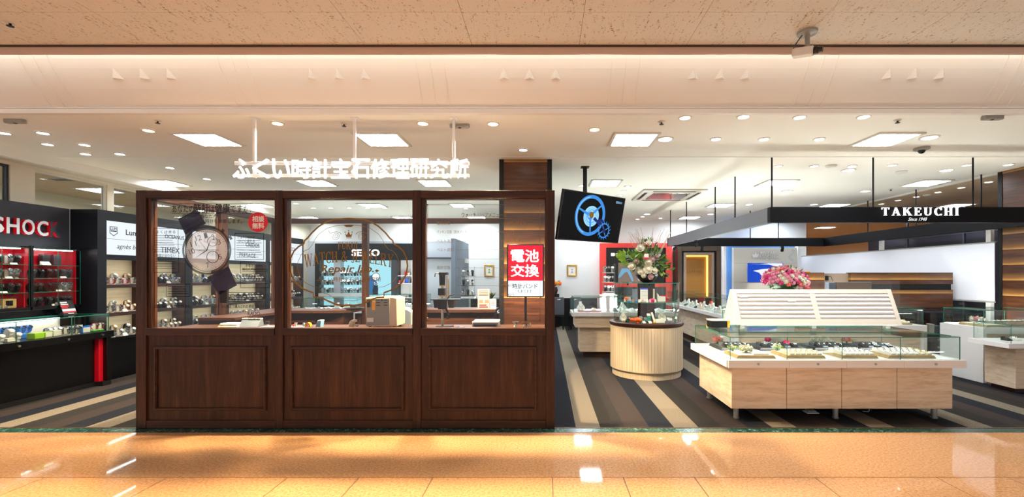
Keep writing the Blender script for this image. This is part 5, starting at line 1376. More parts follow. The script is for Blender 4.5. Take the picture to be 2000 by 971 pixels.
b.extr([P_(721, 576), P_(721, 540), P_(726, 537), P_(731, 545), P_(738, 554), P_(738, 576)], FRONT, oo, 0.0005, 0.002); part('poster_print', b, 'poster_blue', t)
b = M(); b.extr([P_(728, 566), P_(731, 554), P_(738, 552), P_(739, 576), P_(728, 576)], FRONT, oo, 0.0021, 0.003); b.ring(P_(734.5, 540.5), 0.1, 0.115, FRONT, oo, 0.0021, 0.003, n=24); part('poster_print', b, 'poster_dark', t)
b = M(); b.disc(P_(734.5, 540.5), 0.1, FRONT, oo, 0.0021, 0.003)
for v in (552, 555): b.ring(P_(735, v - 2), 0.05, 0.062, FRONT, oo, 0.0031, 0.004, n=12, a0=200, a1=340)
part('poster_print', b, 'poster_white', t)
for v in (538, 553, 581): part('shelf', M().box(su(777), su(804), SY_ + 0.0, 12.95, szz(v) - 0.02, szz(v)), 'white_lacquer', t)
part('white_back', M().box(su(777), su(804), 12.951, 13.01, 0.62, szz(508)), 'white_wall', t)
part('base_cabinet', M().box(su(777), su(804), SY_ + 0.0, 12.95, 0, szz(583)), 'dark_brown', t)
for u, v, w, h, m, l in ((789, 538, 6, 8, 'red', 'red box on the top white shelf'), (795, 538, 4, 5, 'paper', 'white box beside the red box'), (783, 553, 6, 7, 'petal_mauve', 'mauve box on the middle white shelf'), (791, 553, 5, 9, 'royal_blue', 'blue box on the middle white shelf'), (796, 553, 4, 8, 'slate', 'grey box on the middle white shelf'), (777.6, 553, 3, 5, 'coral_red', 'orange red box on the middle white shelf'), (797, 581, 6, 6, 'black_matte', 'black box on the bottom white shelf'), (789, 581, 3, 4, 'petal_mauve', 'small mauve box on the bottom white shelf')):
    z = szz(v); o = solo('watch_box', l + ' of the black wall unit', 'box', M().box(su(u), su(u + w), SY_ + 0.05, SY_ + 0.15, z + 0.0005, z + h * SY_ / FPX), m, bevel=0.004)

# grey shelf board against the lower wall, slate end panel
solo('wall_shelf', 'dark narrow shelf board on the grey rear wall', 'shelf', M().box(PX(826, 12.95), PX(888, 12.95), 12.86, 13.018, PZ(506, 12.95), PZ(503, 12.95)), 'cabinet_frame')
t = thing('slate_end_panel', 'tall slate grey end panel with small white holders behind the booth', 'panel', (-2.27, 12.0, 0))
part('panel', M().box(-2.34, -2.24, 11.0, 12.95, 0, 2.40), 'slate', t, 0.003)
for z in (1.95, 1.5): part('leaflet_holder', M().box(-2.238, -2.18, 12.3, 12.6, z - 0.12, z), 'plastic_white', t, 0.003)
def gold_frame(u0, u1, v0, v1, Y, label, inkm):
    x0, x1, z0, z1 = PX(u0, Y), PX(u1, Y), PZ(v1, Y), PZ(v0, Y); t = thing('gold_picture_frame', label, 'picture frame', ((x0 + x1) / 2, Y, z0)); w = 0.042
    b = M().box(x0, x1, Y - 0.03, Y, z0, z0 + w).box(x0, x1, Y - 0.03, Y, z1 - w, z1).box(x0, x0 + w, Y - 0.03, Y, z0 + w, z1 - w).box(x1 - w, x1, Y - 0.03, Y, z0 + w, z1 - w)
    part('frame', b, 'gold', t, 0.008); part('mat_board', M().box(x0 + w, x1 - w, Y - 0.012, Y, z0 + w, z1 - w), 'paper', t)
    xm, zm = (x0 + x1) / 2, (z0 + z1) / 2
    b = M(); b.disc((xm, zm + 0.03), 0.025, FRONT, (0, Y - 0.012, 0), 0.0005, 0.002, 0, 14).extr([(xm - 0.04, zm - 0.07), (xm + 0.04, zm - 0.07), (xm, zm)], FRONT, (0, Y - 0.012, 0), 0.0005, 0.002); part('print', b, inkm, t)
gold_frame(946, 965, 517.5, 540.5, 13.095, 'small gold picture frame on the white wall, seen through the booth glass', 'leaf_light')
gold_frame(1107.5, 1127, 517.5, 540, 13.095, 'small gold picture frame on the white wall right of the pillar', 'twig')

# ------------------------------------------------------------------ generic glass counters
def counter(label, x0, x1, y0, y1, zs, zg, front='oak', over=0.05, plinth=0.1, white_ends=False, th=0.085, sides='fblrt', splits=(), group='glass topped jewelry counters', led=True):
    t = thing('jewelry_counter', label, 'counter', ((x0 + x1) / 2, (y0 + y1) / 2, 0), group)
    part('counter_top', M().box(x0, x1, y0, y1, zs - th, zs), 'white_lacquer', t, 0.003)
    xa, xb = (x0 + over, x1 - over)
    if white_ends:
        part('end_panel', M().box(x0, x0 + 0.06, y0, y1, 0, zs - th), 'white_lacquer', t, 0.002); part('end_panel', M().box(x1 - 0.06, x1, y0, y1, 0, zs - th), 'white_lacquer', t, 0.002); xa, xb = x0 + 0.06, x1 - 0.06
    part('front_board', M().box(xa, xb, y0 + over, y1 - over, plinth, zs - th), front, t)
    part('plinth', M().box(xa + 0.02, xb - 0.02, y0 + over + 0.05, y1 - over - 0.04, 0, plinth), 'dark_brown', t)
    panes(t, x0 + 0.03, x1 - 0.03, y0 + 0.03, y1 - 0.03, zs + 0.0005, zg, sides, splits=splits)
    part('added_fill_strip', M().box(x0 + 0.08, x1 - 0.08, y1 - 0.15, y1 - 0.06, zs + 0.0005, zs + 0.003), 'case_fill_glow', t)  # added fill light, lying white on white in the counter top
    return t
# small pieces shown in the cases
def pad_mesh(m, ring='gold'):
    b = M().add([(-0.022, -0.03, 0), (0.022, -0.03, 0), (0.022, 0.03, 0), (-0.022, 0.03, 0), (-0.022, -0.028, 0.012), (0.022, -0.028, 0.012), (0.022, 0.03, 0.03), (-0.022, 0.03, 0.03)], [(3, 2, 1, 0), (4, 5, 6, 7), (0, 1, 5, 4), (1, 2, 6, 5), (2, 3, 7, 6), (3, 0, 4, 7)], 0)
    n = 12
    for i in range(n):
        a0, a1 = 2 * math.pi * i / n, 2 * math.pi * (i + 1) / n
        b.cyl((0.009 * math.cos(a0), -0.004 + 0.003 * math.sin(a0), 0.024 + 0.009 * math.sin(a0)), (0.009 * math.cos(a1), -0.004 + 0.003 * math.sin(a1), 0.024 + 0.009 * math.sin(a1)), 0.0018, n=5, m=1, cap=False)
    b.ball((0, -0.004, 0.035), 0.004, 8, 5, 2)
    return _mesh('ring_pad', b, [m, ring, 'chrome'], (0, 0, 0))
PADS = {'white': pad_mesh('paper', 'chrome'), 'black': pad_mesh('bezel_black', 'chrome'), 'beige': pad_mesh('towel', 'gold'), 'grey': pad_mesh('slate', 'chrome')}
def pad(kind, loc, label, group, rz=0.0, s=1.0):
    o = bpy.data.objects.new('ring_pad', PADS[kind]); o.location = loc; o.rotation_euler = (0, 0, rz); o.scale = (s,) * 3; COL.objects.link(o); return tag(o, label, 'ring display', group)
def bust_mesh():
    b = M().extr([(-0.05, 0), (0.05, 0), (0.055, 0.03), (0.03, 0.07), (0.016, 0.085), (0.016, 0.11), (-0.016, 0.11), (-0.016, 0.085), (-0.03, 0.07), (-0.055, 0.03)], (Vector((1, 0, 0)), Vector((0, 0.35, 0.94)), Vector((0, -0.94, 0.35))), (0, 0, 0.01), -0.012, 0.012)
    b.box(-0.04, 0.04, -0.01, 0.045, 0, 0.012)
    b.ribbon([(-0.03, 0.075), (-0.02, 0.045), (0, 0.03), (0.02, 0.045), (0.03, 0.075)], 0.005, (Vector((1, 0, 0)), Vector((0, 0.35, 0.94)), Vector((0, -0.94, 0.35))), (0, 0, 0.01), 0.0125, 0.015, 1); b.ball((0, 0.005, 0.035), 0.007, 8, 5, 1)
    return _mesh('necklace_bust', b, ['paper', 'gold'], (0, 0, 0))
BUST = bust_mesh()
def bust(loc, label, group, s=1.0, rz=0.0):
    o = bpy.data.objects.new('necklace_bust', BUST); o.location = loc; o.scale = (s,) * 3; o.rotation_euler = (0, 0, rz); COL.objects.link(o); return tag(o, label, 'jewelry stand', group)
def fill(x0, x1, y0, y1, z, n, place, seed, kinds=('white', 'white', 'grey'), busts=0.4, s=1.3):
    rr = random.Random(seed); n = min(n, max(2, int((x1 - x0) / (0.1 * s))))
    for j in range(n):
        for r_ in range(2):
            x = x0 + (x1 - x0) * (j + 0.5) / n + rr.uniform(-0.01, 0.01); y = y0 + (y1 - y0) * (0.2 + 0.38 * r_)
            if r_ and rr.random() < busts: bust((x, y, z), 'white necklace bust ' + place, 'busts ' + place, s * 0.9, rr.uniform(-0.2, 0.2))
            else: k = rr.choice(kinds); pad(k, (x, y, z), '%s ring pad %s' % (k, place), 'pads ' + place, rr.uniform(-0.2, 0.2), s)

counter('low glass counter with white top before the black wall unit', -5.3, -4.05, 9.6, 10.3, 0.74, 1.0)
fill(-5.2, -4.15, 9.7, 10.2, 0.741, 5, 'in the counter before the black wall unit', 1)
counter('glass counter with white top seen past the bench lamp', -4.6, -3.0, 11.2, 11.8, 0.74, 1.0)
fill(-4.5, -3.1, 11.3, 11.7, 0.741, 7, 'in the counter past the bench lamp', 2, ('black', 'grey'), 0.2, 1.6)
counter('glass counter with white top behind the tool press and price card', -2.15, -0.75, 8.9, 9.5, 0.74, 1.02)
fill(-2.05, -0.85, 9.0, 9.4, 0.741, 6, 'in the counter behind the tool press', 3)

def watch_rack(x0, x1, y, z0, label, place, n, seed, tiers=3, dz=0.2):
    t = thing('watch_rack', label, 'display rack', ((x0 + x1) / 2, y, z0))
    part('base', M().box(x0, x1, y - 0.1, y + 0.1, z0, z0 + 0.03), 'white_lacquer', t, 0.003)
    part('back_pane', M().pane(x0, x1, y + 0.09, y + 0.098, z0 + 0.0305, z0 + 0.05 + tiers * dz), ['clear_glass', 'glass_edge'], t)
    for k in range(tiers):
        z = z0 + 0.05 + k * dz
        part('shelf', M().box(x0 + 0.006, x1 - 0.006, y - 0.09, y + 0.0895, z, z + 0.012), 'plastic_grey' if seed else 'plastic_dark', t)
        for j in range(n): watch(['steel black dialed', 'black resin', 'silver'][(j + k + seed) % 3], (x0 + 0.045 + (x1 - x0 - 0.09) * j / (n - 1), y - 0.03, z + 0.0125), 0, 'on the %s tier of %s' % (['lowest', 'middle', 'upper'][k], place), 1.5)
    for x in (x0, x1 - 0.006): part('side_post', M().box(x, x + 0.006, y - 0.095, y - 0.085, z0 + 0.0305, z0 + 0.05 + tiers * dz), 'chrome', t)
watch_rack(PX(902, 9.2), PX(928, 9.2), 9.2, 1.0205, 'three tier glass rack of watches beside the slate end panel', 'the rack beside the slate end panel', 3, 0)

# ================================================================== MIDDLE: CHAIRS, SCREEN, RED BRAND WALL, KIOSK
for i, (u0, u1) in enumerate(((1081, 1102), (1114.5, 1134))):
    Y = 12.15; x0, x1 = PX(u0, Y), PX(u1, Y); y = Y
    if i == 0:
        t = thing('side_chair', 'dark grey upholstered chair by the dark wall base, beside the booth end post', 'chair', ((x0 + x1) / 2, Y, 0), 'dark grey chairs')
        part('backrest', M().box(x0, x1, y, y + 0.07, 0.40, 0.885), 'chair_grey', t, 0.015)
        part('back_handle', M().box(x0 + 0.1, x1 - 0.1, y - 0.008, y - 0.0003, 0.81, 0.84), 'chrome', t, 0.003)
        part('seat', M().box(x0, x1, y + 0.071, y + 0.44, 0.36, 0.46), 'chair_grey', t, 0.015)
        for xx in (x0 + 0.01, x1 - 0.04):
            for yy in (y + 0.01, y + 0.39): part('leg', M().box(xx, xx + 0.03, yy, yy + 0.03, 0, 0.36 if yy > y + 0.2 else 0.40), 'dark_metal', t)
        ch0 = t; cx0 = (x0 + x1) / 2
    else: dup(ch0, ((x0 + x1) / 2, Y, 0), label='dark grey upholstered chair partly behind the white topped glass counter')
# flower pot with spiky leaves, mostly behind the booth
x, Y = PX(1083, 12.9), 12.86
t = thing('red_leaf_arrangement', 'spiky dark red leaves with orange blooms peeking past the booth end post', 'plant', (x, Y, 0.82))
part('stand', M().cyl((x, Y, 0), (x, Y, 0.95), 0.14, n=20), 'black_matte', t); part('vase', M().lathe([(0.07, 0.951), (0.1, 1.05), (0.08, 1.15), (0.07, 1.15)], (x, Y, 0), 20, close=True), 'dark_brown', t)
b = M(); rr = random.Random(9)
for k in range(26):
    a = rr.uniform(0, 6.28); e = rr.uniform(0.15, 0.32); c0 = Vector((x, Y, 1.15)); c1 = c0 + Vector((math.cos(a) * e * 0.6, math.sin(a) * e * 0.5, rr.uniform(0.1, 0.2))); c2 = c0 + Vector((math.cos(a) * e, math.sin(a) * e * 0.5, rr.uniform(-0.12, 0.1))); w = Vector((-math.sin(a) * 0.018, math.cos(a) * 0.018, 0.006))
    b.add([c0, c1 + w, c2, c1 - w], [(0, 1, 2, 3)])
part('leaves', b, 'leaf_purple', t)
for k in range(6): part('bloom', M().ball((x + rr.uniform(-0.12, 0.16), Y - 0.12, 1.22 + rr.uniform(0, 0.16)), rr.uniform(0.03, 0.05), 8, 6, sc=(1, 0.7, 1.2)), 'orange' if k % 2 else 'yellow', t)

# tilted ceiling-hung screen
t = thing('hanging_tv_screen', 'large tilted flat screen on a ceiling pole showing blue clock gears', 'television', (0.0, 0.0, 0.0))
w, h = 1.235, 0.70
FR_ = FRONT; o0 = (0, 0, 0)
part('casing', M().box(-w / 2, w / 2, -0.02, 0.03, -h / 2, h / 2), 'bezel_black', t, 0.006)
sc_ = part('screen', M().rect(-w / 2 + 0.015, w / 2 - 0.015, -h / 2 + 0.02, h / 2 - 0.015, FRONT, (0, -0.02, 0), 0.0003, 0.001), 'screen_black', t)
E0 = (0, -0.021, 0)
cx1, cz1 = -0.06, 0.03
b = M().ring((cx1, cz1), 0.245, 0.295, FRONT, E0, 0.0003, 0.001, n=48); b.ring((cx1, cz1), 0.04, 0.06, FRONT, E0, 0.0006, 0.0012, n=24)
part('wheel_picture', b, 'screen_blue', sc_)
b = M().disc((cx1 + 0.02, cz1 - 0.01), 0.15, FRONT, E0, 0.0003, 0.001, 0, 40); b.ring((cx1, cz1), 0.262, 0.272, FRONT, E0, 0.0011, 0.0015, n=40, a0=100, a1=250)
part('wheel_picture', b, 'screen_pale', sc_)
b = M()
for k in range(3):
    a = R(40 + k * 120); b.extr([(cx1 + 0.03 * math.cos(a) - 0.02 * math.sin(a), cz1 + 0.03 * math.sin(a) + 0.02 * math.cos(a)), (cx1 + 0.25 * math.cos(a) - 0.012 * math.sin(a), cz1 + 0.25 * math.sin(a) + 0.012 * math.cos(a)), (cx1 + 0.25 * math.cos(a) + 0.012 * math.sin(a), cz1 + 0.25 * math.sin(a) - 0.012 * math.cos(a)), (cx1 + 0.03 * math.cos(a) + 0.02 * math.sin(a), cz1 + 0.03 * math.sin(a) - 0.02 * math.cos(a))], FRONT, E0, 0.0012, 0.0016)
b.ring((cx1 + 0.02, cz1 - 0.01), 0.09, 0.1, FRONT, E0, 0.0012, 0.0016, n=30); b.ring((cx1 + 0.02, cz1 - 0.01), 0.12, 0.125, FRONT, E0, 0.0012, 0.0016, n=30)
part('wheel_picture', b, 'screen_blue', sc_)
part('hub_picture', M().disc((cx1 + 0.02, cz1 + 0.01), 0.045, FRONT, E0, 0.0017, 0.002, 0, 24), 'gold', sc_)
gx_, gz_ = 0.26, -0.17
b = M().ring((gx_, gz_), 0.095, 0.112, FRONT, E0, 0.0017, 0.0022, n=36)
for k in range(16):
    a = 2 * math.pi * k / 16; b.extr([(gx_ + 0.11 * math.cos(a), gz_ + 0.11 * math.sin(a)), (gx_ + 0.11 * math.cos(a + 0.16), gz_ + 0.11 * math.sin(a + 0.16)), (gx_ + 0.15 * math.cos(a + 0.2), gz_ + 0.15 * math.sin(a + 0.2))], FRONT, E0, 0.0017, 0.0022)
for k in range(4):
    a = 2 * math.pi * k / 4 + 0.5; b.extr([(gx_ - 0.008 * math.sin(a), gz_ + 0.008 * math.cos(a)), (gx_ + 0.1 * math.cos(a) - 0.006 * math.sin(a), gz_ + 0.1 * math.sin(a) + 0.006 * math.cos(a)), (gx_ + 0.1 * math.cos(a) + 0.006 * math.sin(a), gz_ + 0.1 * math.sin(a) - 0.006 * math.cos(a)), (gx_ + 0.008 * math.sin(a), gz_ - 0.008 * math.cos(a))], FRONT, E0, 0.0017, 0.0022)
part('gear_picture', b, 'screen_blue', sc_)
b = M().disc((0.17, -0.06), 0.06, FRONT, E0, 0.0017, 0.002, 0, 20).disc((0.26, -0.17), 0.035, FRONT, E0, 0.0024, 0.0028, 0, 16).extr([(0.03, 0.02), (0.17, -0.07), (0.15, -0.1), (0.0, -0.02)], FRONT, E0, 0.0022, 0.0026); part('gear_picture', b, 'screen_deep', sc_)
b = M(); text(b, 'SEIKO', (0.42, 0.55, 0.255, 0.285), FRONT, E0, 0.0004, 0.001, 0, 0.02); part('lettering', b, 'screen_pale', sc_)
part('wall_bracket', M().box(-0.1, 0.1, 0.031, 0.06, -0.12, 0.12), 'dark_metal', t, 0.004)
TVX, TVY, TVZ = 0.675, 6.5, PZ(425.5, 6.5)
t.rotation_euler = (R(13), 0, R(38)); t.location = (TVX, TVY, TVZ)
px0 = 0.58; py0 = 6.60
pole = M().box(px0 - 0.028, px0 + 0.028, py0 - 0.028, py0 + 0.028, TVZ - 0.1, CEIL - 0.001).box(px0 - 0.06, px0 + 0.06, py0 - 0.06, py0 + 0.06, CEIL - 0.012, CEIL - 0.001)
solo('tv_ceiling_pole', 'black square ceiling pole holding the tilted screen', 'pole', pole, 'black_matte', (px0, py0, CEIL), bevel=0.002)

# red brand wall with black panel
Y = 12.95; ru = lambda u: PX(u, Y); rz = lambda v: PZ(v, Y)
t = thing('red_brand_wall', 'red framed black wall panel with white letters behind the flower bowl', 'display unit', (ru(1243), Y, 0))
part('red_frame', M().box(ru(1172), ru(1184), Y, 13.09, 0, rz(475)).box(ru(1301), ru(1313), Y, 13.09, 0, rz(475)).box(ru(1184), ru(1301), Y, 13.09, rz(484), rz(475)).box(ru(1184), ru(1301), Y, 13.09, rz(561), rz(552)), 'coral_red', t, 0.004)
part('black_panel', M().box(ru(1184), ru(1301), Y + 0.06, 13.085, rz(552), rz(484)), 'bezel_black', t)
part('lower_cabinet', M().box(ru(1184), ru(1301), Y + 0.02, 13.085, 0, rz(561)), 'cabinet_frame', t)
b = M(); serif(b, 'THE LAZARE DIAMOND', (ru(1203), ru(1291), rz(500), rz(495)), FRONT, (0, Y + 0.06, 0), 0.002, 0.02, 0, None, 0.25)
b.rect(ru(1194), ru(1201), rz(500), rz(494), FRONT, (0, Y + 0.06, 0), 0.002, 0.02); part('lettering', b, 'halo_white', t)
pic = part('photo', M().box(ru(1208), ru(1256), Y + 0.035, Y + 0.0595, rz(551), rz(513)), 'print_brown', t)
b = M(); Q = lambda u, v: (ru(u), rz(v)); oo = (0, Y + 0.035, 0)
b.extr([Q(1208, 540), Q(1214, 526), Q(1219, 524), Q(1222, 531), Q(1213, 541), Q(1208, 544)], FRONT, oo, 0.001, 0.003).extr([Q(1214, 525), Q(1226, 524), Q(1228, 530), Q(1220, 533)], FRONT, oo, 0.0031, 0.004).extr([Q(1222, 525), Q(1229, 526), Q(1235, 538), Q(1238, 549), Q(1235, 550), Q(1229, 538)], FRONT, oo, 0.0041, 0.005)
part('photo_print', b, 'light_blue', pic)

# counters of the middle
t = counter('white topped oak counter with stepped base behind the round kiosk', 0.47, 2.3, 7.95, 8.65, 0.83, 1.10, over=0.0, plinth=0.09, th=0.075, sides='fblrt', splits=(0.95, 1.13))
for ch in list(t.children):
    if ch.name.startswith('front_board') or ch.name.startswith('plinth'): bpy.data.objects.remove(ch)
part('drawer_front', M().box(0.53, 2.28, 8.0, 8.63, 0.555, 0.755), 'oak', t, 0.002); part('front_board', M().box(0.62, 2.2, 8.1, 8.6, 0.10, 0.555), 'oak', t, 0.002); part('plinth', M().box(0.68, 2.14, 8.15, 8.56, 0, 0.10), 'dark_brown', t)
part('divider', M().box(PX(1184.5, 7.99), PX(1191, 7.99), 7.975, 8.1, 0.8305, 1.13), 'white_lacquer', t, 0.002)
part('handle', M().box(0.466, 0.4695, 8.15, 8.4, 0.77, 0.785), 'dark_metal', t)
fill(0.55, 1.0, 8.05, 8.55, 0.8305, 6, 'in the white topped counter near the chairs', 12, ('white', 'white', 'beige'), 0.5, 1.6)
solo('pink_display_tray', 'white and pink tray in the white topped counter near the chairs', 'tray', M().box(0.58, 1.0, 8.02, 8.045, 0.8305, 0.86), 'petal_pink')
fill(1.2, 2.2, 8.05, 8.55, 0.8305, 9, 'in the counter directly behind the kiosk', 13, ('white', 'white', 'grey'), 0.45, 1.5)
watch_rack(PX(1176, 8.8), PX(1199, 8.8), 8.75, 1.115, 'three tier rack of bracelets and watches before the red brand wall', 'the rack before the red brand wall', 3, 1, 3, 0.185)
solo('rack_pedestal', 'plain white pedestal under the tiered rack behind the white topped counter', 'pedestal', M().box(PX(1172, 8.8), PX(1203, 8.8), 8.66, 8.88, 0, 1.114), 'white_lacquer', bevel=0.003)

# ------------------------------------------------------------------ round kiosk
KX0, KY0 = 1.535, 6.82
kc = (KX0, KY0, 0)
t = thing('round_kiosk', 'round slatted pale wood kiosk with dark rim and two tier glass case', 'kiosk', (KX0, KY0, 0))
part('plinth', M().lathe([(0.512, 0.0), (0.512, 0.105)], kc, 72, close=True), 'oak_vertical', t)
b = M(); n = 76
for i in range(n):                                     # vertical staves with fine gaps
    a0, a1 = 2 * math.pi * i / n, 2 * math.pi * (i + 0.94) / n; vs = []
    for z in (0.106, 0.742):
        for r_, a in ((0.50, a0), (0.541, a0), (0.541, a1), (0.50, a1)): vs.append((KX0 + r_ * math.cos(a), KY0 + r_ * math.sin(a), z))
    b.add(vs, [(3, 2, 1, 0), (4, 5, 6, 7), (0, 1, 5, 4), (1, 2, 6, 5), (2, 3, 7, 6), (3, 0, 4, 7)])
part('slatted_drum', b, 'oak_vertical', t); part('drum_core', M().lathe([(0.515, 0.106), (0.515, 0.742)], kc, 60, close=True), 'tray_wood', t)
part('rim', M().lathe([(0.53, 0.742), (0.548, 0.752), (0.555, 0.765), (0.555, 0.795), (0.545, 0.80)], kc, 72, close=True), 'dark_brown', t)
b = M()
for sx, sy in ((1, 0), (0, 1)): b.box(KX0 - (0.13 if sx else 0.02), KX0 + (0.13 if sx else 0.02), KY0 - (0.02 if sx else 0.13), KY0 + (0.02 if sx else 0.13), 0.8005, 1.375)
b.box(KX0 - 0.10, KX0 + 0.10, KY0 - 0.10, KY0 + 0.10, 0.8005, 1.10)
part('core', b, 'dark_walnut', t)
def curved(z0, z1, r, a0, a1, n=20, th=0.006):
    b = M()
    for i in range(n):
        t0, t1 = R(a0 + (a1 - a0) * i / n), R(a0 + (a1 - a0) * (i + 1) / n); vs = []
        for z in (z0, z1):
            for r_, a in ((r - th, t0), (r, t0), (r, t1), (r - th, t1)): vs.append((KX0 + r_ * math.cos(a), KY0 + r_ * math.sin(a), z))
        k = len(b.m); b.add(vs, [(1, 2, 6, 5), (3, 0, 4, 7)], 0); b.add(vs, [(3, 2, 1, 0), (4, 5, 6, 7)], 1)
        if i == 0: b.add(vs, [(0, 1, 5, 4)], 1)
        if i == n - 1: b.add(vs, [(2, 3, 7, 6)], 1)
    return b
for q in range(4): part('curved_glass', curved(0.8005, 1.37, 0.49, q * 90 + 1 + 45, q * 90 + 89 + 45), ['glass', 'glass_edge'], t)
b = M(); b.lathe([(0.001, 1.093), (0.46, 1.093)], kc, 60, 0).lathe([(0.46, 1.093), (0.46, 1.101)], kc, 60, 1).lathe([(0.46, 1.101), (0.001, 1.101)], kc, 60, 0); part('glass_shelf', b, ['clear_glass', 'glass_edge'], t)
b = M(); b.lathe([(0.001, 1.3755), (0.5, 1.3755)], kc, 60, 0).lathe([(0.5, 1.3755), (0.5, 1.384)], kc, 60, 1).lathe([(0.5, 1.384), (0.001, 1.384)], kc, 60, 0); part('glass_top', b, ['glass', 'glass_edge'], t)
for a in (225, 315, 262): part('clip', M().box(KX0 + 0.49 * math.cos(R(a)) - 0.012, KX0 + 0.49 * math.cos(R(a)) + 0.012, KY0 + 0.49 * math.sin(R(a)) - 0.012, KY0 + 0.49 * math.sin(R(a)) + 0.004, 1.35, 1.3752), 'dark_metal', t)
for a in (200, 250, 300, 340): part('floor_clip', M().cyl((KX0 + 0.51 * math.cos(R(a)), KY0 + 0.51 * math.sin(R(a)), 0.8005), (KX0 + 0.51 * math.cos(R(a)), KY0 + 0.51 * math.sin(R(a)), 0.825), 0.01, n=10), 'chrome', t)
Z0, Z1 = 0.801, 1.1015
def small(name, label, cat, b, m, group=None): return solo(name, label + ' in the round kiosk', cat, b, m, group=group, bevel=0.002)
kx = lambda u: PX(u, 6.45)
def kyy(x, y, r): return max(y, KY0 - math.sqrt(max((0.47 - r) ** 2 - (x - KX0) ** 2, 0.0)))
# upper tier
x, y = kx(1263), 6.62
t = thing('price_list_card', 'white price list card with blue top edge against the dark core of the kiosk', 'card', (x, y, Z1)); part('card', M().box(x - 0.055, x + 0.055, y, y + 0.006, Z1, Z1 + 0.2), 'paper', t); part('blue_edge', M().box(x - 0.055, x + 0.055, y - 0.001, y - 0.0002, Z1 + 0.18, Z1 + 0.2), 'royal_blue', t); b = M()
for k in range(6): b.box(x - 0.042, x + 0.042, y - 0.001, y - 0.0002, Z1 + 0.05 + k * 0.02, Z1 + 0.053 + k * 0.02)
part('print', b, 'slate', t)
def easel(u, y, w, h, m, m2, label):
    x = kx(u); t = thing('easel_card', label + ' in the round kiosk', 'card', (x, y, Z1)); part('card', M().extr([(y, Z1), (y + 0.006, Z1), (y + 0.046, Z1 + h), (y + 0.04, Z1 + h)], (Vector((0, 1, 0)), Vector((0, 0, 1)), Vector((1, 0, 0))), (x - w / 2, 0, 0), 0, w), m, t); part('foot', M().box(x - w / 2, x + w / 2, y - 0.06, y - 0.001, Z1, Z1 + 0.012), m2, t)
easel(1244, 6.57, 0.075, 0.19, 'slate', 'royal_blue', 'grey card on a blue foot, upper tier')
easel(1232, 6.58, 0.06, 0.07, 'plastic_grey', 'royal_blue', 'small green grey card beside the blue foot')
x = kx(1284); small('tall_card', 'narrow pale card on the dark core, upper tier', 'card', M().box(x - 0.012, x + 0.012, 6.66, 6.666, Z1 + 0.001, Z1 + 0.19), 'towel')
def flower_piece(u, y, z, r, m, label):
    x = kx(u); y = kyy(x, y, r); b = M()
    for k in range(7):
        a = 2 * math.pi * k / 7; b.ball((x + 0.62 * r * math.cos(a), y + 0.5 * r * math.sin(a), z + r * (0.8 + 0.18 * (k % 2))), r * 0.52, 8, 6, sc=(1, 0.7, 0.9))
    b.ball((x, y - 0.2 * r, z + r * 1.1), r * 0.5, 8, 6); b.cyl((x, y, z), (x, y, z + r * 0.8), r * 0.5, n=8)
    return solo('artificial_flower', label, 'flower', b, m, (x, y, z))
flower_piece(1226, 6.48, Z1 + 0.03, 0.03, 'orange', 'small orange flower on the upper tier of the round kiosk'); flower_piece(1275, 6.47, Z1, 0.038, 'magenta', 'pink ribbon flower on the upper tier of the round kiosk'); flower_piece(1309, 6.66, Z1 + 0.01, 0.04, 'strap_red', 'red flower at the side of the upper tier of the round kiosk')
small('red_box', 'red box behind the red flower', 'box', M().box(kx(1300), kx(1311), 6.70, 6.76, Z1, Z1 + 0.085), 'red')
for i, (u, m, w, l) in enumerate(((1224, 'paper', 0.03, 'white card stand under the orange flower'), (1249, 'towel', 0.028, 'cream and green price tag'), (1256, 'petal_mauve', 0.03, 'mauve jewelry block'), (1264, 'white_lacquer', 0.034, 'white jewelry block, upper tier'), (1270, 'petal_pink', 0.026, 'pale pink price tag'), (1280, 'towel', 0.03, 'cream jewelry block beside the pink ribbon'), (1237, 'tray_wood', 0.034, 'brown jewelry block, upper tier'))):
    x = kx(u); yj = kyy(x, 6.45, 0.035); small('jewelry_block', l, 'block', M().extr([(x - w / 2, Z1), (x + w / 2, Z1), (x + w / 2 - 0.003, Z1 + 0.042), (x - w / 2 + 0.003, Z1 + 0.042)], FRONT, (0, yj, 0), -0.03, 0.01), m)
x = kx(1299); small('glass_block', 'frosted white slab leaning on the upper tier', 'block', M().extr([(x - 0.06, Z1), (x + 0.055, Z1), (x + 0.05, Z1 + 0.075), (x - 0.035, Z1 + 0.08), (x - 0.07, Z1 + 0.13)], FRONT, (0, 6.62, 0), -0.05, 0), 'plastic_white')
# lower tier
flower_piece(1246, 6.40, Z0, 0.055, 'orange', 'large orange flower on the lower tier of the round kiosk'); flower_piece(1237, 6.58, Z0 + 0.0, 0.04, 'orange', 'orange flower behind the large one on the lower tier')
for u, l in ((1222, 'small yellow flower by the tilted black stand'), (1276, 'small yellow flower by the wrist display')): flower_piece(u, 6.40, Z0, 0.018, 'yellow', l + ', lower tier of the kiosk')
for j, (u, z, m) in enumerate(((1254, 0.06, 'grey'), (1258, 0.0, 'white'), (1263, 0.0, 'black'), (1263, 0.045, 'grey'), (1269, 0.0, 'white'), (1269.5, 0.1, 'white'))):
    x = kx(u)
    if z: solo('clear_riser', 'clear acrylic riser, %s of the lower kiosk tier' % ORD[j % 4], 'riser', M().pane(x - 0.025, x + 0.025, 6.5 + 0.001 * j, 6.56, Z0, Z0 + z), ['clear_glass', 'glass_edge'])
    pad(m, (x, 6.53 if z else 6.44, Z0 + z + 0.0005), '%s ring pad on the lower tier of the round kiosk, %s along' % (m, ORD[j]), 'pads in the kiosk', 0, 1.0)
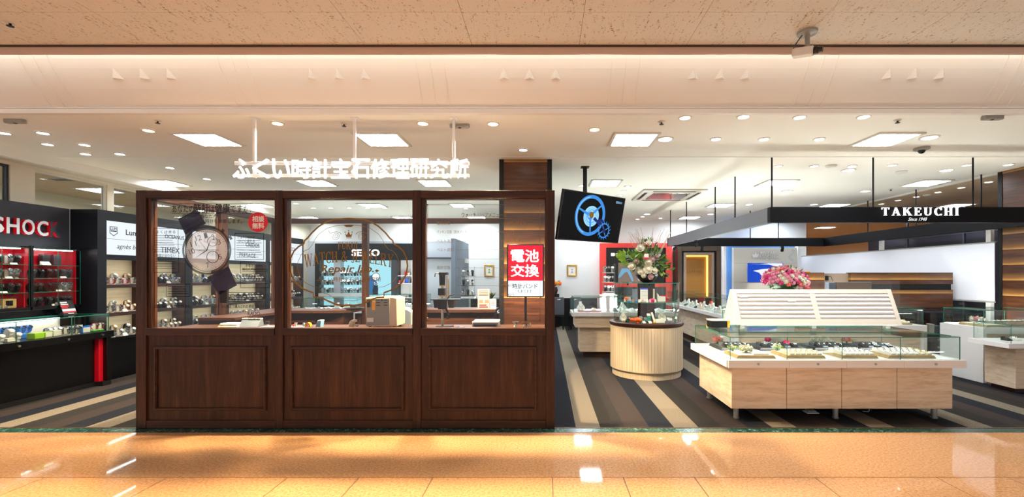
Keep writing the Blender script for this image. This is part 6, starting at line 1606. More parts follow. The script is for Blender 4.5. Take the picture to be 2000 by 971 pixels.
for j, (u, y) in enumerate(((1228, 6.40), (1213, 6.45))):
    x = kx(u); y = kyy(x, y, 0.05); t = thing('tilted_stand', ('black tilted jewelry stand beside the orange flower', 'black tilted jewelry stand at the glass edge')[j] + ' of the kiosk', 'jewelry stand', (x, y, Z0)); part('back', M().extr([(x - 0.03, Z0), (x + 0.02, Z0), (x + 0.04, Z0 + 0.05), (x + 0.0, Z0 + 0.055)], FRONT, (0, y, 0), -0.03, 0.01), 'bezel_black', t, 0.002); part('chain', M().tube([(x - 0.012, y - 0.013, Z0 + 0.02), (x + 0.006, y - 0.014, Z0 + 0.012), (x + 0.018, y - 0.013, Z0 + 0.035)], 0.003), 'chrome', t)
x = kx(1277); small('tilted_card', 'white tilted card on the lower tier', 'card', M().extr([(x + 0.02, Z0), (x + 0.05, Z0), (x + 0.0, Z0 + 0.15), (x - 0.03, Z0 + 0.145)], FRONT, (0, 6.52, 0), -0.012, 0), 'paper')
x = kx(1291); small('frosted_riser', 'frosted green white riser on the lower tier', 'riser', M().box(x - 0.07, x + 0.06, 6.46, 6.52, Z0, Z0 + 0.055), 'plastic_white')
fill(KX0 + 0.22, KX0 + 0.40, 6.74, 6.95, Z0, 3, 'at the side of the lower kiosk tier', 31, ('white',), 0.6, 1.3); fill(KX0 - 0.4, KX0 - 0.2, 6.72, 6.95, Z0, 3, 'at the booth side of the lower kiosk tier', 32, ('white', 'grey'), 0.4, 1.2)

# ------------------------------------------------------------------ flowers
def rose_mesh(m):
    b = M(); rr = random.Random(5)
    for ring_, (nr, r0, z0, op) in enumerate(((3, 0.012, 0.022, 0.2), (5, 0.02, 0.012, 0.5), (6, 0.027, 0.0, 0.9))):
        for k in range(nr):
            a = 2 * math.pi * k / nr + ring_ * 0.6; ca, sa = math.cos(a), math.sin(a)
            pts = []
            for j in range(4):
                zz = z0 - 0.018 + 0.028 * j / 3 * (1.0 - 0.15 * ring_) + 0.006; rr_ = r0 * (0.55 + 0.45 * (j / 3) ** 0.6) + op * 0.006 * (j / 3) ** 3
                w = (0.9 / nr * math.pi) * (1.1 if j < 3 else 0.7)
                for s in (-1, 0, 1): pts.append((rr_ * math.cos(a + s * w), rr_ * math.sin(a + s * w), zz - (0.003 if s else 0)))
            b.add(pts, [(j * 3 + s, j * 3 + s + 1, j * 3 + s + 4, j * 3 + s + 3) for j in range(3) for s in (0, 1)])
    b.ball((0, 0, 0.012), 0.016, 8, 6, sc=(1, 1, 1.2))
    return _mesh('rose', b, m, (0, 0, 0), 60)
ROSE = {m: rose_mesh(m) for m in ('petal_white', 'petal_pink', 'petal_hot', 'petal_salmon', 'petal_mauve')}
def rose(m, parent, loc, d, s, label=None):
    o = bpy.data.objects.new('rose', ROSE[m]); COL.objects.link(o); o.parent = parent; o.location = Vector(loc) - world_of(parent)
    o.rotation_euler = Vector(d).to_track_quat('Z', 'Y').to_euler(); o.scale = (s,) * 3
    return o
def leaf_blob(b, rr, c, ex, n, size, m=0, zmin=None):
    for k in range(n):
        d = Vector((rr.gauss(0, 1), rr.gauss(0, 1), rr.gauss(0, 1))).normalized(); p = Vector(c) + Vector((d.x * ex[0], d.y * ex[1], d.z * ex[2])) * rr.uniform(0.6, 1.05)
        t_ = (d + Vector((rr.uniform(-.6, .6), rr.uniform(-.6, .6), rr.uniform(-.3, .6)))).normalized(); s_ = t_.cross(Vector((rr.uniform(-1, 1), rr.uniform(-1, 1), rr.uniform(-1, 1)))).normalized(); nn = t_.cross(s_)
        L = size * rr.uniform(0.7, 1.3); w = L * 0.28
        if zmin is not None and min(p.z, (p + t_ * L).z) < zmin + w: continue
        b.add([p, p + t_ * L * 0.5 + s_ * w + nn * w * 0.3, p + t_ * L, p + t_ * L * 0.5 - s_ * w + nn * w * 0.3], [(0, 1, 2), (0, 2, 3)], m if isinstance(m, int) else rr.choice(m))
FX, FY, FZ = PX(1263, 6.75), 6.75, 1.3845
t = thing('flower_bowl', 'tall white and green flower arrangement in a black bowl on the round kiosk', 'flower arrangement', (FX, FY, FZ))
part('bowl', M().lathe([(0.05, 0), (0.10, 0.02), (0.15, 0.07), (0.17, 0.12), (0.165, 0.14), (0.15, 0.13), (0.1, 0.1), (0.001, 0.09)], (FX, FY, FZ), 36), 'bowl_black', t)
rr = random.Random(11); b = M()
leaf_blob(b, rr, (FX + 0.03, FY, FZ + 0.30), (0.25, 0.2, 0.24), 260, 0.075, (0, 0, 1, 2), FZ + 0.11); leaf_blob(b, rr, (FX + 0.02, FY, FZ + 0.52), (0.1, 0.08, 0.15), 60, 0.07, (0, 1, 2)); leaf_blob(b, rr, (FX - 0.26, FY - 0.05, FZ + 0.36), (0.12, 0.08, 0.08), 50, 0.12, (1, 1, 0)); leaf_blob(b, rr, (FX + 0.22, FY, FZ + 0.2), (0.12, 0.1, 0.15), 60, 0.08, (0, 1, 2), FZ + 0.05)
part('foliage', b, ['leaf', 'leaf_light', 'leaf_dark'], t, stuff=True)
b = M()
for k in range(40):
    a = rr.uniform(-1.0, 1.0); L = rr.uniform(0.5, 0.8); p0 = Vector((FX + rr.uniform(-0.1, 0.1), FY + rr.uniform(-0.08, 0.08), FZ + 0.2)); p1 = p0 + Vector((math.sin(a) * L * 0.55, rr.uniform(-0.1, 0.1), L * 0.8)); b.tube([p0, (p0 + p1) / 2 + Vector((0.015, 0, 0.01)), p1], 0.0028, 5)
part('twigs', b, 'twig', t)
for u, v, s, m in ((1237, 520, 2.0, 'petal_white'), (1266, 526, 2.3, 'petal_white'), (1267, 513, 1.9, 'petal_white'), (1252, 485, 2.0, 'petal_white'), (1279, 529, 1.6, 'petal_white'), (1245, 511, 1.5, 'petal_mauve'), (1262, 503, 1.4, 'petal_mauve'), (1273, 508, 1.6, 'petal_mauve'), (1253, 531, 1.5, 'petal_white'), (1284, 503, 1.4, 'petal_mauve'), (1271, 541, 1.4, 'petal_mauve'), (1267, 475, 1.4, 'petal_white'), (1258, 538, 1.3, 'petal_white')):
    yy = FY - 0.22; d = Vector((PX(u, yy) - FX, -0.25, PZ(v, yy) - FZ - 0.28)); rose(m, t, (PX(u, yy), yy + abs(PX(u, yy) - FX) * 0.4, PZ(v, yy)), (d.x, -0.5, d.z * 0.6 + 0.15), s)
x = PX(1262, 6.5)
cd = part('message_card', M().box(x - 0.03, x + 0.035, 6.49, 6.495, PZ(506, 6.5), PZ(496, 6.5)), 'paper', t); part('red_band', M().box(x - 0.03, x + 0.035, 6.488, 6.4895, PZ(506, 6.5), PZ(503, 6.5)), 'red', cd)

# ================================================================== JEWELRY CORNER UNDER THE BLACK BEAMS
ZB0, ZB1 = 2.21, 2.42
BX0, BX1, BY0, BY1 = 3.04, 6.98, 6.03, 11.15
t = thing('hanging_beam_ring', 'black rectangular beam frame hung over the jewelry corner with white serif letters', 'sign', ((BX0 + BX1) / 2, BY0, ZB0))
part('front_beam', M().box(BX0, BX1, BY0, BY0 + 0.08, ZB0, ZB1), 'beam_black', t, 0.002)
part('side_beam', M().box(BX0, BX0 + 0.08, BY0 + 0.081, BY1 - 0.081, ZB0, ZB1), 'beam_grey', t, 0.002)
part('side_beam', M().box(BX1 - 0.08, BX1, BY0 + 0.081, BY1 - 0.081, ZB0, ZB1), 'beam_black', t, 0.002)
part('back_beam', M().box(BX0, BX1, BY1 - 0.08, BY1, ZB0, ZB1), 'beam_black', t, 0.002)
part('added_top_strip', M().box(BX0 + 0.02, BX0 + 0.05, BY0 + 0.1, BY1 - 0.1, ZB1 + 0.0002, ZB1 + 0.0015).box(BX0 + 0.1, BX1 - 0.1, BY0 + 0.05, BY0 + 0.07, ZB1 + 0.0002, ZB1 + 0.0015), 'top_fill_glow', t)  # extra uplight laid on the beams for the ceiling
b = M(); u_ = lambda u: PX(u, BY0 - 0.02); z_ = lambda v: PZ(v, BY0 - 0.02)
serif(b, 'TAKEUCHI', (u_(1722), u_(1872), z_(421), z_(405.5)), FRONT, (0, BY0, 0), 0.012, 0.03, 0, None, 0.3)
part('lettering', b, 'halo_white', t)
b = M(); text(b, 'Since 1948', (u_(1776), u_(1813), z_(431), z_(424.5)), FRONT, (0, BY0, 0), 0.0006, 0.003, 0, 0.0, 0.45); part('lettering', b, 'soft_white', t)
for x, y in ((3.08, BY0 + 0.04), (4.46, BY0 + 0.04), (5.82, BY0 + 0.04), (3.08, 7.25), (3.08, 8.1), (3.08, 9.75), (3.08, 11.0), (6.94, 7.1), (6.94, 8.35), (6.94, 9.6), (5.1, BY1 - 0.04), (5.8, BY1 - 0.04)):
    part('hanger_rod', M().cyl((x, y, ZB1), (x, y, CEIL - 0.001), 0.011, n=10), 'black_matte', t)
def track_spot(x, y, z, label, d=(0.1, -0.5, -0.8), watts=0):
    t = thing('spotlight', label, 'spotlight', (x, y, z), 'spotlights under the black beams')
    part('mount', M().box(x - 0.02, x + 0.02, y - 0.05, y + 0.05, z - 0.03, z - 0.0005), 'black_matte', t, 0.003); c = Vector((x, y, z - 0.075)); d = Vector(d).normalized()
    part('yoke', M().cyl((x, y, z - 0.03), (x, y, z - 0.06), 0.008, n=8), 'dark_metal', t); part('head', M().cyl(c - d * 0.05, c + d * 0.05, 0.032, 0.038, 18), 'black_matte', t); part('lens', M().cyl(c + d * 0.0505, c + d * 0.052, 0.03, n=16), 'cool_bulb', t)
    if watts:
        s = spot('spotlight_beam', tuple(c + d * 0.06), watts, (1, 0.96, 0.9), 60, 0.5); s.rotation_euler = d.to_track_quat('-Z', 'Y').to_euler()
track_spot(BX0 + 0.04, 9.15, ZB0, 'black spotlight under the grey beam, before the golden niche', (0.5, 0.6, -0.6))
track_spot(3.9, BY1 - 0.04, ZB0, 'black spotlight under the rear beam, between golden niche and blue panel', (0.2, 0.7, -0.7), 60)
track_spot(5.9, BY1 - 0.04, ZB0, 'black spotlight under the rear beam, right of the blue framed panel', (0.2, 0.7, -0.7), 60)
track_spot(BX0 + 0.04, 10.6, ZB0, 'black spotlight under the grey beam, above the red brand wall edge', (-0.4, 0.6, -0.6))

# golden niche
Y = 12.6; nu = lambda u: PX(u, Y); nz = lambda v: PZ(v, Y)
t = thing('golden_niche', 'dark wood framed alcove glowing golden inside, left of the blue panel', 'display unit', (nu(1365), Y, 0))
x0, x1 = nu(1324), nu(1408)
part('outer_frame', M().box(x0, nu(1332), Y - 0.0, 13.09, 0, nz(481)).box(nu(1400), x1, Y, 13.09, 0, nz(481)).box(nu(1332), nu(1400), Y, 13.09, nz(490), nz(481)), 'bronze_wood', t, 0.006)
part('black_reveal', M().box(nu(1332), nu(1336), Y + 0.06, 13.089, 0, nz(490)).box(nu(1396), nu(1400), Y + 0.06, 13.089, 0, nz(490)).box(nu(1336), nu(1396), Y + 0.06, 13.089, nz(493), nz(490)), 'black_matte', t)
part('inner_frame', M().box(nu(1336), nu(1341), Y + 0.03, 13.088, 0, nz(493)).box(nu(1391), nu(1396), Y + 0.03, 13.088, 0, nz(493)).box(nu(1341), nu(1391), Y + 0.03, 13.088, nz(498), nz(493)), 'print_brown', t, 0.006)
part('back_panel', M().box(nu(1341), nu(1391), 12.98, 13.087, 0, nz(498)), 'gold_wall', t)
part('led_border', M().box(nu(1341), nu(1341) + 0.03, 12.93, 12.979, 0.9, nz(498)).box(nu(1391) - 0.03, nu(1391), 12.93, 12.979, 0.9, nz(498)).box(nu(1341) + 0.03, nu(1391) - 0.03, 12.93, 12.979, nz(498) - 0.03, nz(498)), 'led_gold', t)
b = M(); serif(b, 'TAKEUCHI', (nu(1347), nu(1381), nz(532), nz(527)), FRONT, (0, 12.98, 0), 0.001, 0.012, 0, None, 0.3); part('lettering', b, 'gold', t)
part('base_cabinet', M().box(nu(1341), nu(1391), 12.66, 12.92, 0, 0.85), 'bronze_wood', t)

# blue framed brand panel
Y = 12.3; nu = lambda u: PX(u, Y); nz = lambda v: PZ(v, Y)
t = thing('blue_framed_panel', 'cream wall panel in a blue frame with raised white crown lettering', 'display unit', (nu(1495), Y, 0))
part('blue_frame', M().box(nu(1424), nu(1432.5), Y + 0.1, 13.09, 0, nz(479)).box(nu(1432.5), nu(1556), Y + 0.1, 13.09, nz(484), nz(479)), 'sky_blue_frame', t, 0.003)
part('cream_panel', M().box(nu(1432.5), nu(1556), Y, 13.085, 0, nz(484)), 'cream_board', t, 0.002)
part('white_column', M().box(nu(1556.5), nu(1562), Y - 0.05, 13.085, 0, nz(479)), 'white_lacquer', t, 0.003)
part('white_column', M().box(nu(1417.5), nu(1423.5), Y + 0.15, 13.085, 0, nz(479)), 'white_lacquer', t, 0.003)
b = M(); oo = (0, Y, 0)
serif(b, 'ROYAL', (nu(1484), nu(1513), nz(497), nz(491)), FRONT, oo, 0.02, 0.05, 0, None, 0.12); serif(b, 'ASSCHER', (nu(1481), nu(1521), nz(504), nz(498)), FRONT, oo, 0.02, 0.05, 0, None, 0.12)
b.rect(nu(1494), nu(1500), nz(507), nz(505.5), FRONT, oo, 0.02, 0.05).rect(nu(1503), nu(1509), nz(507), nz(505.5), FRONT, oo, 0.02, 0.05)
b.extr([(nu(u), nz(v)) for u, v in ((1470, 503), (1479, 503), (1480.5, 496), (1477, 498.5), (1474.5, 493), (1472, 498.5), (1468.5, 496))], FRONT, oo, 0.02, 0.05)
part('raised_lettering', b, 'white_vinyl', t)
b = M()
for v in (514, 551): b.rect(nu(1434), nu(1555), nz(v + 0.4), nz(v), FRONT, oo, 0.0005, 0.002)
part('panel_joint', b, 'plastic_grey', t)
bp_ = part('blue_picture', M().box(nu(1460), nu(1528), Y - 0.03, Y - 0.001, nz(551), nz(514)), 'photo_blue', t)
b = M(); oo = (0, Y - 0.03, 0)
b.extr([(nu(u), nz(v)) for u, v in ((1470, 529), (1486, 526), (1499, 525), (1512, 530), (1512, 545), (1500, 543), (1488, 541), (1482, 533))], FRONT, oo, 0.001, 0.003); b.extr([(nu(u), nz(v)) for u, v in ((1462, 515.5), (1484, 516), (1500, 514.5), (1527, 514.5), (1527, 522), (1512, 520), (1500, 517))], FRONT, oo, 0.001, 0.003)
part('picture_print', b, 'photo_white', bp_)
b = M().ribbon([(nu(1546 + 4 * math.sin(k * 0.7)), nz(486 + 2.4 * k)) for k in range(11)], 0.06, FRONT, (0, Y, 0), 0.001, 0.004); part('silver_ribbon_print', b, 'sign_grey', t)

# white roll screens over the dark neighbouring shop, with posts
SXW = 7.03
t = thing('white_roll_screen', 'wide plain white roll screen closing off the dark neighbouring shop', 'screen', (SXW, 9.3, 1.08))
part('screen_cloth', M().box(SXW - 0.01, SXW, 6.97, 12.25, 1.085, 2.0), 'screen_white', t)
part('bottom_rail', M().box(SXW - 0.02, SXW + 0.012, 6.97, 12.25, 1.06, 1.0845), 'plastic_grey', t, 0.003)
part('top_rail', M().box(SXW - 0.015, SXW + 0.015, 6.97, 12.25, 2.0005, 2.02), 'plastic_grey', t, 0.003)
for y in (7.06, 9.35): part('white_post', M().box(SXW + 0.02, SXW + 0.08, y, y + 0.08, 0, 2.22), 'white_lacquer', t, 0.003)
t = thing('low_glass_wall', 'low glass partition under the white roll screen', 'partition', (SXW + 0.1, 9.2, 0)); part('glass_sheet', M().pane(SXW + 0.09, SXW + 0.1, 7.0, 11.6, 0.04, 1.05), ['glass', 'glass_edge'], t); part('floor_rail', M().box(SXW + 0.07, SXW + 0.12, 7.0, 11.6, 0, 0.04), 'chrome', t)
t = thing('neighbour_rail', 'thin dark rails across the closed neighbouring shop above the white screen', 'rail', (9.6, 10, 0))
for y in (8.6, 10.2, 11.8): part('upright', M().box(9.58, 9.62, y, y + 0.04, 0, 3.09), 'cabinet_frame', t)
for z in (2.2, 2.45): part('cross_rail', M().box(9.585, 9.615, 8.4, 12.6, z, z + 0.02), 'cabinet_frame', t)
# dark curtain line of the closed shop
t = thing('closed_shop_front', 'dark purple closed shop front beyond the white roll screen', 'shop front', (9.7, 10.2, 0)); part('panel', M().box(9.7, 9.75, 7.0, 13.4, 0, 2.62), 'dark_purple', t)

# wood-clad rear wall with dark glass cabinets
Y = 7.62; wu = lambda u: PX(u, Y); wz = lambda v: PZ(v, Y)
t = thing('wood_back_wall', 'low walnut plank wall with black groove behind the jewelry counters', 'partition', (5.6, Y, 0))
xr = wu(1861)
part('plank_board', M().box(wu(1560), wu(1610), Y, Y + 0.12, 0.92, wz(532.5)).box(wu(1662), xr, Y, Y + 0.12, wz(555), wz(532.5)), 'plank_wall', t)
part('plank_board', M().box(wu(1662), xr, Y, Y + 0.12, 0.93, wz(566.5)), 'plank_wall', t)
part('recess_board', M().box(wu(1610), wu(1662), Y + 0.07, Y + 0.12, 0.92, wz(534)), 'print_brown', t)
part('black_groove', M().box(wu(1662), xr, Y + 0.035, Y + 0.12, wz(566.5), wz(555)), 'black_matte', t)
part('counter_ledge', M().box(wu(1560), xr, Y - 0.02, Y + 0.12, 0.9, 0.9195), 'dark_brown', t)
for k in range(4):
    a = wu(1600) + k * (xr - wu(1600)) / 4; c = a + (xr - wu(1600)) / 4 - 0.012
    d = part('glass_door', M().pane(a + 0.04, c - 0.04, Y - 0.008, Y - 0.002, 0.12, 0.85), ['glass', 'glass_edge'], t)
    part('door_frame', M().box(a, a + 0.04, Y - 0.015, Y + 0.02, 0.08, 0.89).box(c - 0.04, c, Y - 0.015, Y + 0.02, 0.08, 0.89).box(a + 0.04, c - 0.04, Y - 0.015, Y + 0.02, 0.85, 0.89).box(a + 0.04, c - 0.04, Y - 0.015, Y + 0.02, 0.08, 0.12), 'cabinet_frame', d)
part('cabinet_shelf', M().box(wu(1600), xr, Y + 0.021, Y + 0.3, 0.46, 0.475), 'cabinet_frame', t); part('cabinet_back', M().box(wu(1600), xr, Y + 0.3, Y + 0.32, 0.0, 0.9), 'dark_brown', t); part('plinth', M().box(wu(1560), xr, Y + 0.021, Y + 0.3, 0, 0.08), 'black_matte', t)
solo('yellow_box', 'small yellow box on top of the walnut plank wall beside the pink flowers', 'box', M().box(wu(1576), wu(1584), Y + 0.02, Y + 0.1, wz(532.5) + 0.0005, wz(530)), 'yellow', bevel=0.002)
rr = random.Random(6)
for j in range(4): solo('cabinet_parcel', 'dark wrapped parcel inside the dark glass cabinet', 'box', M().box(wu(1790) + j * 0.14, wu(1790) + j * 0.14 + 0.1, Y + 0.08, Y + 0.2, 0.4755, 0.4755 + rr.uniform(0.1, 0.25)), ['cabinet_frame', 'strap_brown', 'plastic_white', 'slate'][j % 4] if j != 4 else 'deep_red', group='parcels in the dark cabinets', bevel=0.004)
# phone on the recess
t = thing('wall_phone', 'black wall phone with white papers in the recess of the walnut wall', 'phone', (wu(1618), Y + 0.05, wz(548)))
part('handset', M().box(wu(1616), wu(1621), Y + 0.03, Y + 0.069, wz(548), wz(539)), 'bezel_black', t, 0.004); part('cord', M().tube([(wu(1620), Y + 0.05, wz(540)), (wu(1626), Y + 0.03, wz(541)), (wu(1628), Y + 0.04, wz(546)), (wu(1632), Y + 0.06, wz(549))], 0.004), 'bezel_black', t)

# long counter running to the back
t = thing('long_side_counter', 'long white topped oak counter with glass case running to the back wall', 'counter', (3.4, 9.0, 0), 'glass topped jewelry counters')
part('counter_top', M().box(3.06, 3.72, 7.22, 11.35, 0.735, 0.80), 'white_lacquer', t, 0.003)
part('front_board', M().box(3.24, 3.66, 8.22, 11.3, 0.14, 0.735), 'oak', t); part('plinth', M().box(3.30, 3.6, 8.25, 11.26, 0, 0.14), 'dark_brown', t)
part('upright_panel', M().box(3.16, 3.70, 8.12, 8.19, 0.0, 0.735), 'white_lacquer', t, 0.002); part('upright_panel', M().box(3.10, 3.70, 7.24, 7.30, 0.0, 0.735), 'white_lacquer', t, 0.002)
part('front_board', M().box(3.26, 3.68, 7.31, 8.11, 0.42, 0.735), 'oak', t)
b = M().pane(3.09, 3.097, 7.26, 8.15, 0.8005, 1.08).pane(3.09, 3.097, 8.153, 9.2, 0.8005, 1.08).pane(3.09, 3.097, 9.203, 11.3, 0.8005, 1.08).pane(3.09, 3.69, 7.26, 11.3, 1.0802, 1.087).pane(3.098, 3.69, 7.26, 7.267, 0.8005, 1.08)
part('glass_case', b, ['glass', 'glass_edge'], t)
part('added_fill_strip', M().box(3.62, 3.67, 7.3, 11.25, 0.8005, 0.803), 'case_fill_glow', t)  # no lamp of the counter itself; added to throw light upward
for y in (8.4, 9.6): solo('pink_card', 'small coral card standing in the long side counter', 'card', M().extr([(3.55, 0.8005), (3.57, 0.8005), (3.60, 0.93), (3.58, 0.93)], (Vector((1, 0, 0)), Vector((0, 0, 1)), Vector((0, -1, 0))), (0, y, 0), -0.12, 0), 'coral_red', group='coral cards in the long side counter')
rr = random.Random(44)
for j in range(22):
    y = 7.4 + j * 0.172
    for r_ in range(2):
        x = 3.2 + r_ * 0.2
        if (j + r_) % 3 == 2: bust((x, y, 0.8005), 'white necklace bust in the long side counter', 'busts in the long side counter', 1.1, math.pi / 2 * -1 + 0.4)
        else: k = ['white', 'black', 'white', 'beige'][rr.randrange(4)]; pad(k, (x, y, 0.8005), '%s ring pad in the long side counter' % k, 'pads in the long side counter', -1.2 + rr.uniform(-.2, .2), 1.5)
# amber packages near the counter end
t = thing('amber_case', 'amber and black stacked box on the glass end of the front jewelry counter', 'box', (2.02, 5.25, 0.88))
x0, x1 = PX(1393, 5.3), PX(1432, 5.3)
part('box', M().box(1.93, 2.12, 5.2, 5.34, 0.8835, 0.955), 'bezel_black', t, 0.003); part('amber_side', M().box(2.1203, 2.15, 5.2, 5.34, 0.8835, 0.962), 'yellow', t, 0.003); part('lid', M().box(1.925, 2.15, 5.195, 5.345, 0.9625, 0.975), 'ivory', t, 0.002)

# second row counters behind the front one
t = counter('white topped glass counter directly behind the slanted ring display', 2.75, 5.55, 6.48, 7.05, 0.765, 1.0, white_ends=True, th=0.09, sides='fblrt', splits=(3.7, 4.6))
t2 = solo('wood_tray', 'pale wood jewelry tray at the open end of the counter behind the slanted display', 'tray', M().box(5.0, 5.4, 6.56, 6.9, 0.766, 0.785), 'tray_wood', bevel=0.004)
for j in range(3):
    for k in range(3): pad('beige', (5.08 + 0.12 * j, 6.62 + 0.1 * k, 0.7855), 'beige ring pad on the pale wood tray behind the slanted display', 'pads on the rear wood tray', 0, 1.5)
solo('blue_tray', 'flat blue tray in the counter behind the slanted display', 'tray', M().box(4.35, 4.75, 6.55, 6.85, 0.766, 0.785), 'royal_blue', bevel=0.003)
fill(2.9, 4.25, 6.55, 6.95, 0.766, 8, 'in the counter behind the slanted display', 51, ('white', 'black', 'beige'), 0.4, 1.4)

# pink rose basket
FX, FY = PX(1533, 6.75), 6.75
t = thing('pink_rose_basket', 'round bouquet of pink and white roses in a white ribboned basket', 'flower arrangement', (FX, FY, 1.0005))
part('basket', M().lathe([(0.10, 0), (0.13, 0.2), (0.15, 0.27), (0.13, 0.27)], (FX, FY, 1.0005), 28, close=True), 'off_white', t)
part('ribbon', M().ring((FX + 0.12, 1.29), 0.02, 0.055, FRONT, (0, FY - 0.16, 0), -0.02, 0.02, n=14).extr([(FX + 0.1, 1.28), (FX + 0.14, 1.28), (FX + 0.2, 1.18), (FX + 0.14, 1.17)], FRONT, (0, FY - 0.16, 0), -0.004, 0.004), 'white_vinyl', t)
rr = random.Random(21); b = M(); leaf_blob(b, rr, (FX, FY, 1.43), (0.27, 0.22, 0.17), 320, 0.06, (0, 2)); part('foliage', b, ['leaf', 'leaf_light', 'leaf_dark'], t, stuff=True)
part('moss_ball', M().ball((FX, FY, 1.41), 0.2, 16, 10, sc=(1.2, 1, 0.75)), 'leaf_dark', t)
k = 0; n = 150
for i in range(n):                                     # roses spread evenly over the dome
    zf = 1 - 1.35 * (i + 0.5) / n; a = i * 2.39996; r_ = math.sqrt(max(0, 1 - zf * zf)); d = Vector((r_ * math.cos(a), r_ * math.sin(a), zf))
    if d.y > 0.35 or k >= 95: continue
    p = Vector((FX + d.x * 0.30, FY + d.y * 0.25, 1.41 + d.z * 0.19 + (-0.02 * d.x)))
    rose(['petal_pink', 'petal_white', 'petal_hot', 'petal_pink', 'petal_white', 'petal_salmon', 'petal_pink'][rr.randrange(7)], t, p, d, rr.uniform(1.0, 1.45)); k += 1
for (dx, dz) in ((0.17, -0.14), (0.22, -0.1), (0.2, -0.18), (0.26, -0.13), (0.14, -0.19)): rose(['petal_salmon', 'petal_pink', 'petal_hot'][k % 3], t, (FX + dx, FY - 0.18, 1.41 + dz), (0.5, -0.8, -0.1), 1.2); k += 1

# clear acrylic box with folders behind the flowers
t = thing('acrylic_box', 'low clear acrylic box standing behind the top of the slanted ring display', 'box', (4.1, 7.0, 1.0005)); x0, x1 = PX(1560, 7.0), PX(1744, 7.0)
b = M().pane(x0, x1, 6.86, 6.866, 1.0005, 1.415).pane(x0, x1, 7.03, 7.036, 1.0005, 1.415).pane(x0, x0 + 0.006, 6.867, 7.029, 1.0005, 1.415).pane(x1 - 0.006, x1, 6.867, 7.029, 1.0005, 1.415)
part('case', b, ['clear_glass', 'clear_glass'], t)
solo('brown_folder_box', 'brown box with yellow spine inside the clear acrylic box', 'box', M().box(PX(1630, 6.95), PX(1698, 6.95), 6.9, 7.0, 1.0005, PZ(551, 6.95)), 'print_brown', bevel=0.004)
solo('grey_folder', 'grey folder beside the brown box inside the clear acrylic box', 'folder', M().box(PX(1615, 6.95), PX(1628, 6.95), 6.9, 7.0, 1.0005, PZ(552, 6.95)), 'slate', bevel=0.003)

# ------------------------------------------------------------------ front jewelry counter
QY = 4.47; X0, X1 = 1.82, 4.225; YB = 5.60
t = thing('front_jewelry_counter', 'oak and white jewelry counter on steel legs with a wide glass case, nearest the walkway', 'counter', ((X0 + X1) / 2, 5.0, 0.004))
ZS0, ZS1 = 0.565, 0.642
part('counter_top', M().box(X0, X1, QY + 0.02, YB, ZS0 + 0.002, ZS1), 'white_lacquer', t, 0.003)
ws = [X0 + 0.012, PX(1541.5, QY), PX(1654, QY), PX(1766, QY), X1]
for a, c in zip(ws[:-1], ws[1:]):
    d = part('drawer_front', M().box(a + 0.002, c - 0.002, QY, QY + 0.0195, ZS0, ZS1 - 0.001), 'white_lacquer', t, 0.002)
for u in (1481, 1597.5, 1710, 1828): part('lock', M().cyl((PX(u, QY), QY - 0.0005, 0.604), (PX(u, QY), QY - 0.008, 0.604), 0.0115, n=18), 'steel', t)
WX0, WX1, WY0, WY1 = 1.90, 4.165, 4.56, 5.52
dx = [WX0, PX(1536.5, WY0), PX(1644, WY0), PX(1752, WY0), WX1]
part('carcass', M().box(WX0 + 0.005, WX1 - 0.005, WY0 + 0.02, WY1, 0.128, ZS0 + 0.0015), 'oak', t)
for i, (a, c) in enumerate(zip(dx[:-1], dx[1:])): part('door', M().box(a + 0.003, c - 0.003, WY0, WY0 + 0.0195, 0.13, ZS0), 'oak', t, 0.0015)
for x in (1.99, 3.03, 4.06):
    for y in (4.66, 5.42):
        l = part('leg', M().cyl((x, y, 0.012), (x, y, 0.1275), 0.0265, n=20), 'brushed_leg', t); part('foot_disc', M().cyl((x, y, 0.0), (x, y, 0.012), 0.033, n=20), 'steel', l)
gx0, gx1, gy0, gy1 = 1.862, 4.19, 4.50, 5.56; ZG = 0.872
panes(t, gx0, gx1, gy0, gy1, ZS1 + 0.0005, ZG, 'fblrt', 0.007, (PX(1537.5, 4.5), PX(1645, 4.5), PX(1759, 4.5)))
part('top_glass', M().pane(gx0 + 0.02, gx1 - 0.35, 4.85, 5.35, ZG + 0.0005, ZG + 0.007), ['clear_glass', 'glass_edge'], t)
part('glass_divider', M().pane(PX(1645, 4.5) + 0.01, PX(1645, 4.5) + 0.016, gy0 + 0.02, gy1 - 0.02, ZS1 + 0.0005, ZG - 0.02), ['clear_glass', 'glass_edge'], t)
part('added_fill_strip', M().box(gx0 + 0.06, gx1 - 0.06, 4.93, 4.96, ZS1 + 0.0005, ZS1 + 0.003), 'case_fill_glow', t)  # added ceiling fill, as in the other cases
# floor socket and hook under the counter
t = thing('floor_socket', 'small white floor socket on the carpet under the oak counter', 'socket', (PX(1578, 4.75), 4.85, 0.001)); part('cover', M().box(2.82, 2.95, 4.80, 4.90, 0.001, 0.012), 'plastic_white', t, 0.003); part('lid', M().box(2.84, 2.93, 4.82, 4.88, 0.0125, 0.03), 'plastic_grey', t, 0.003)
solo('cable_hook', 'grey cable hanging under the oak counter', 'cable', M().tube([(3.45, 4.75, 0.127), (3.45, 4.75, 0.06), (3.44, 4.75, 0.04), (3.38, 4.75, 0.045)], 0.005, 8), 'plastic_grey')
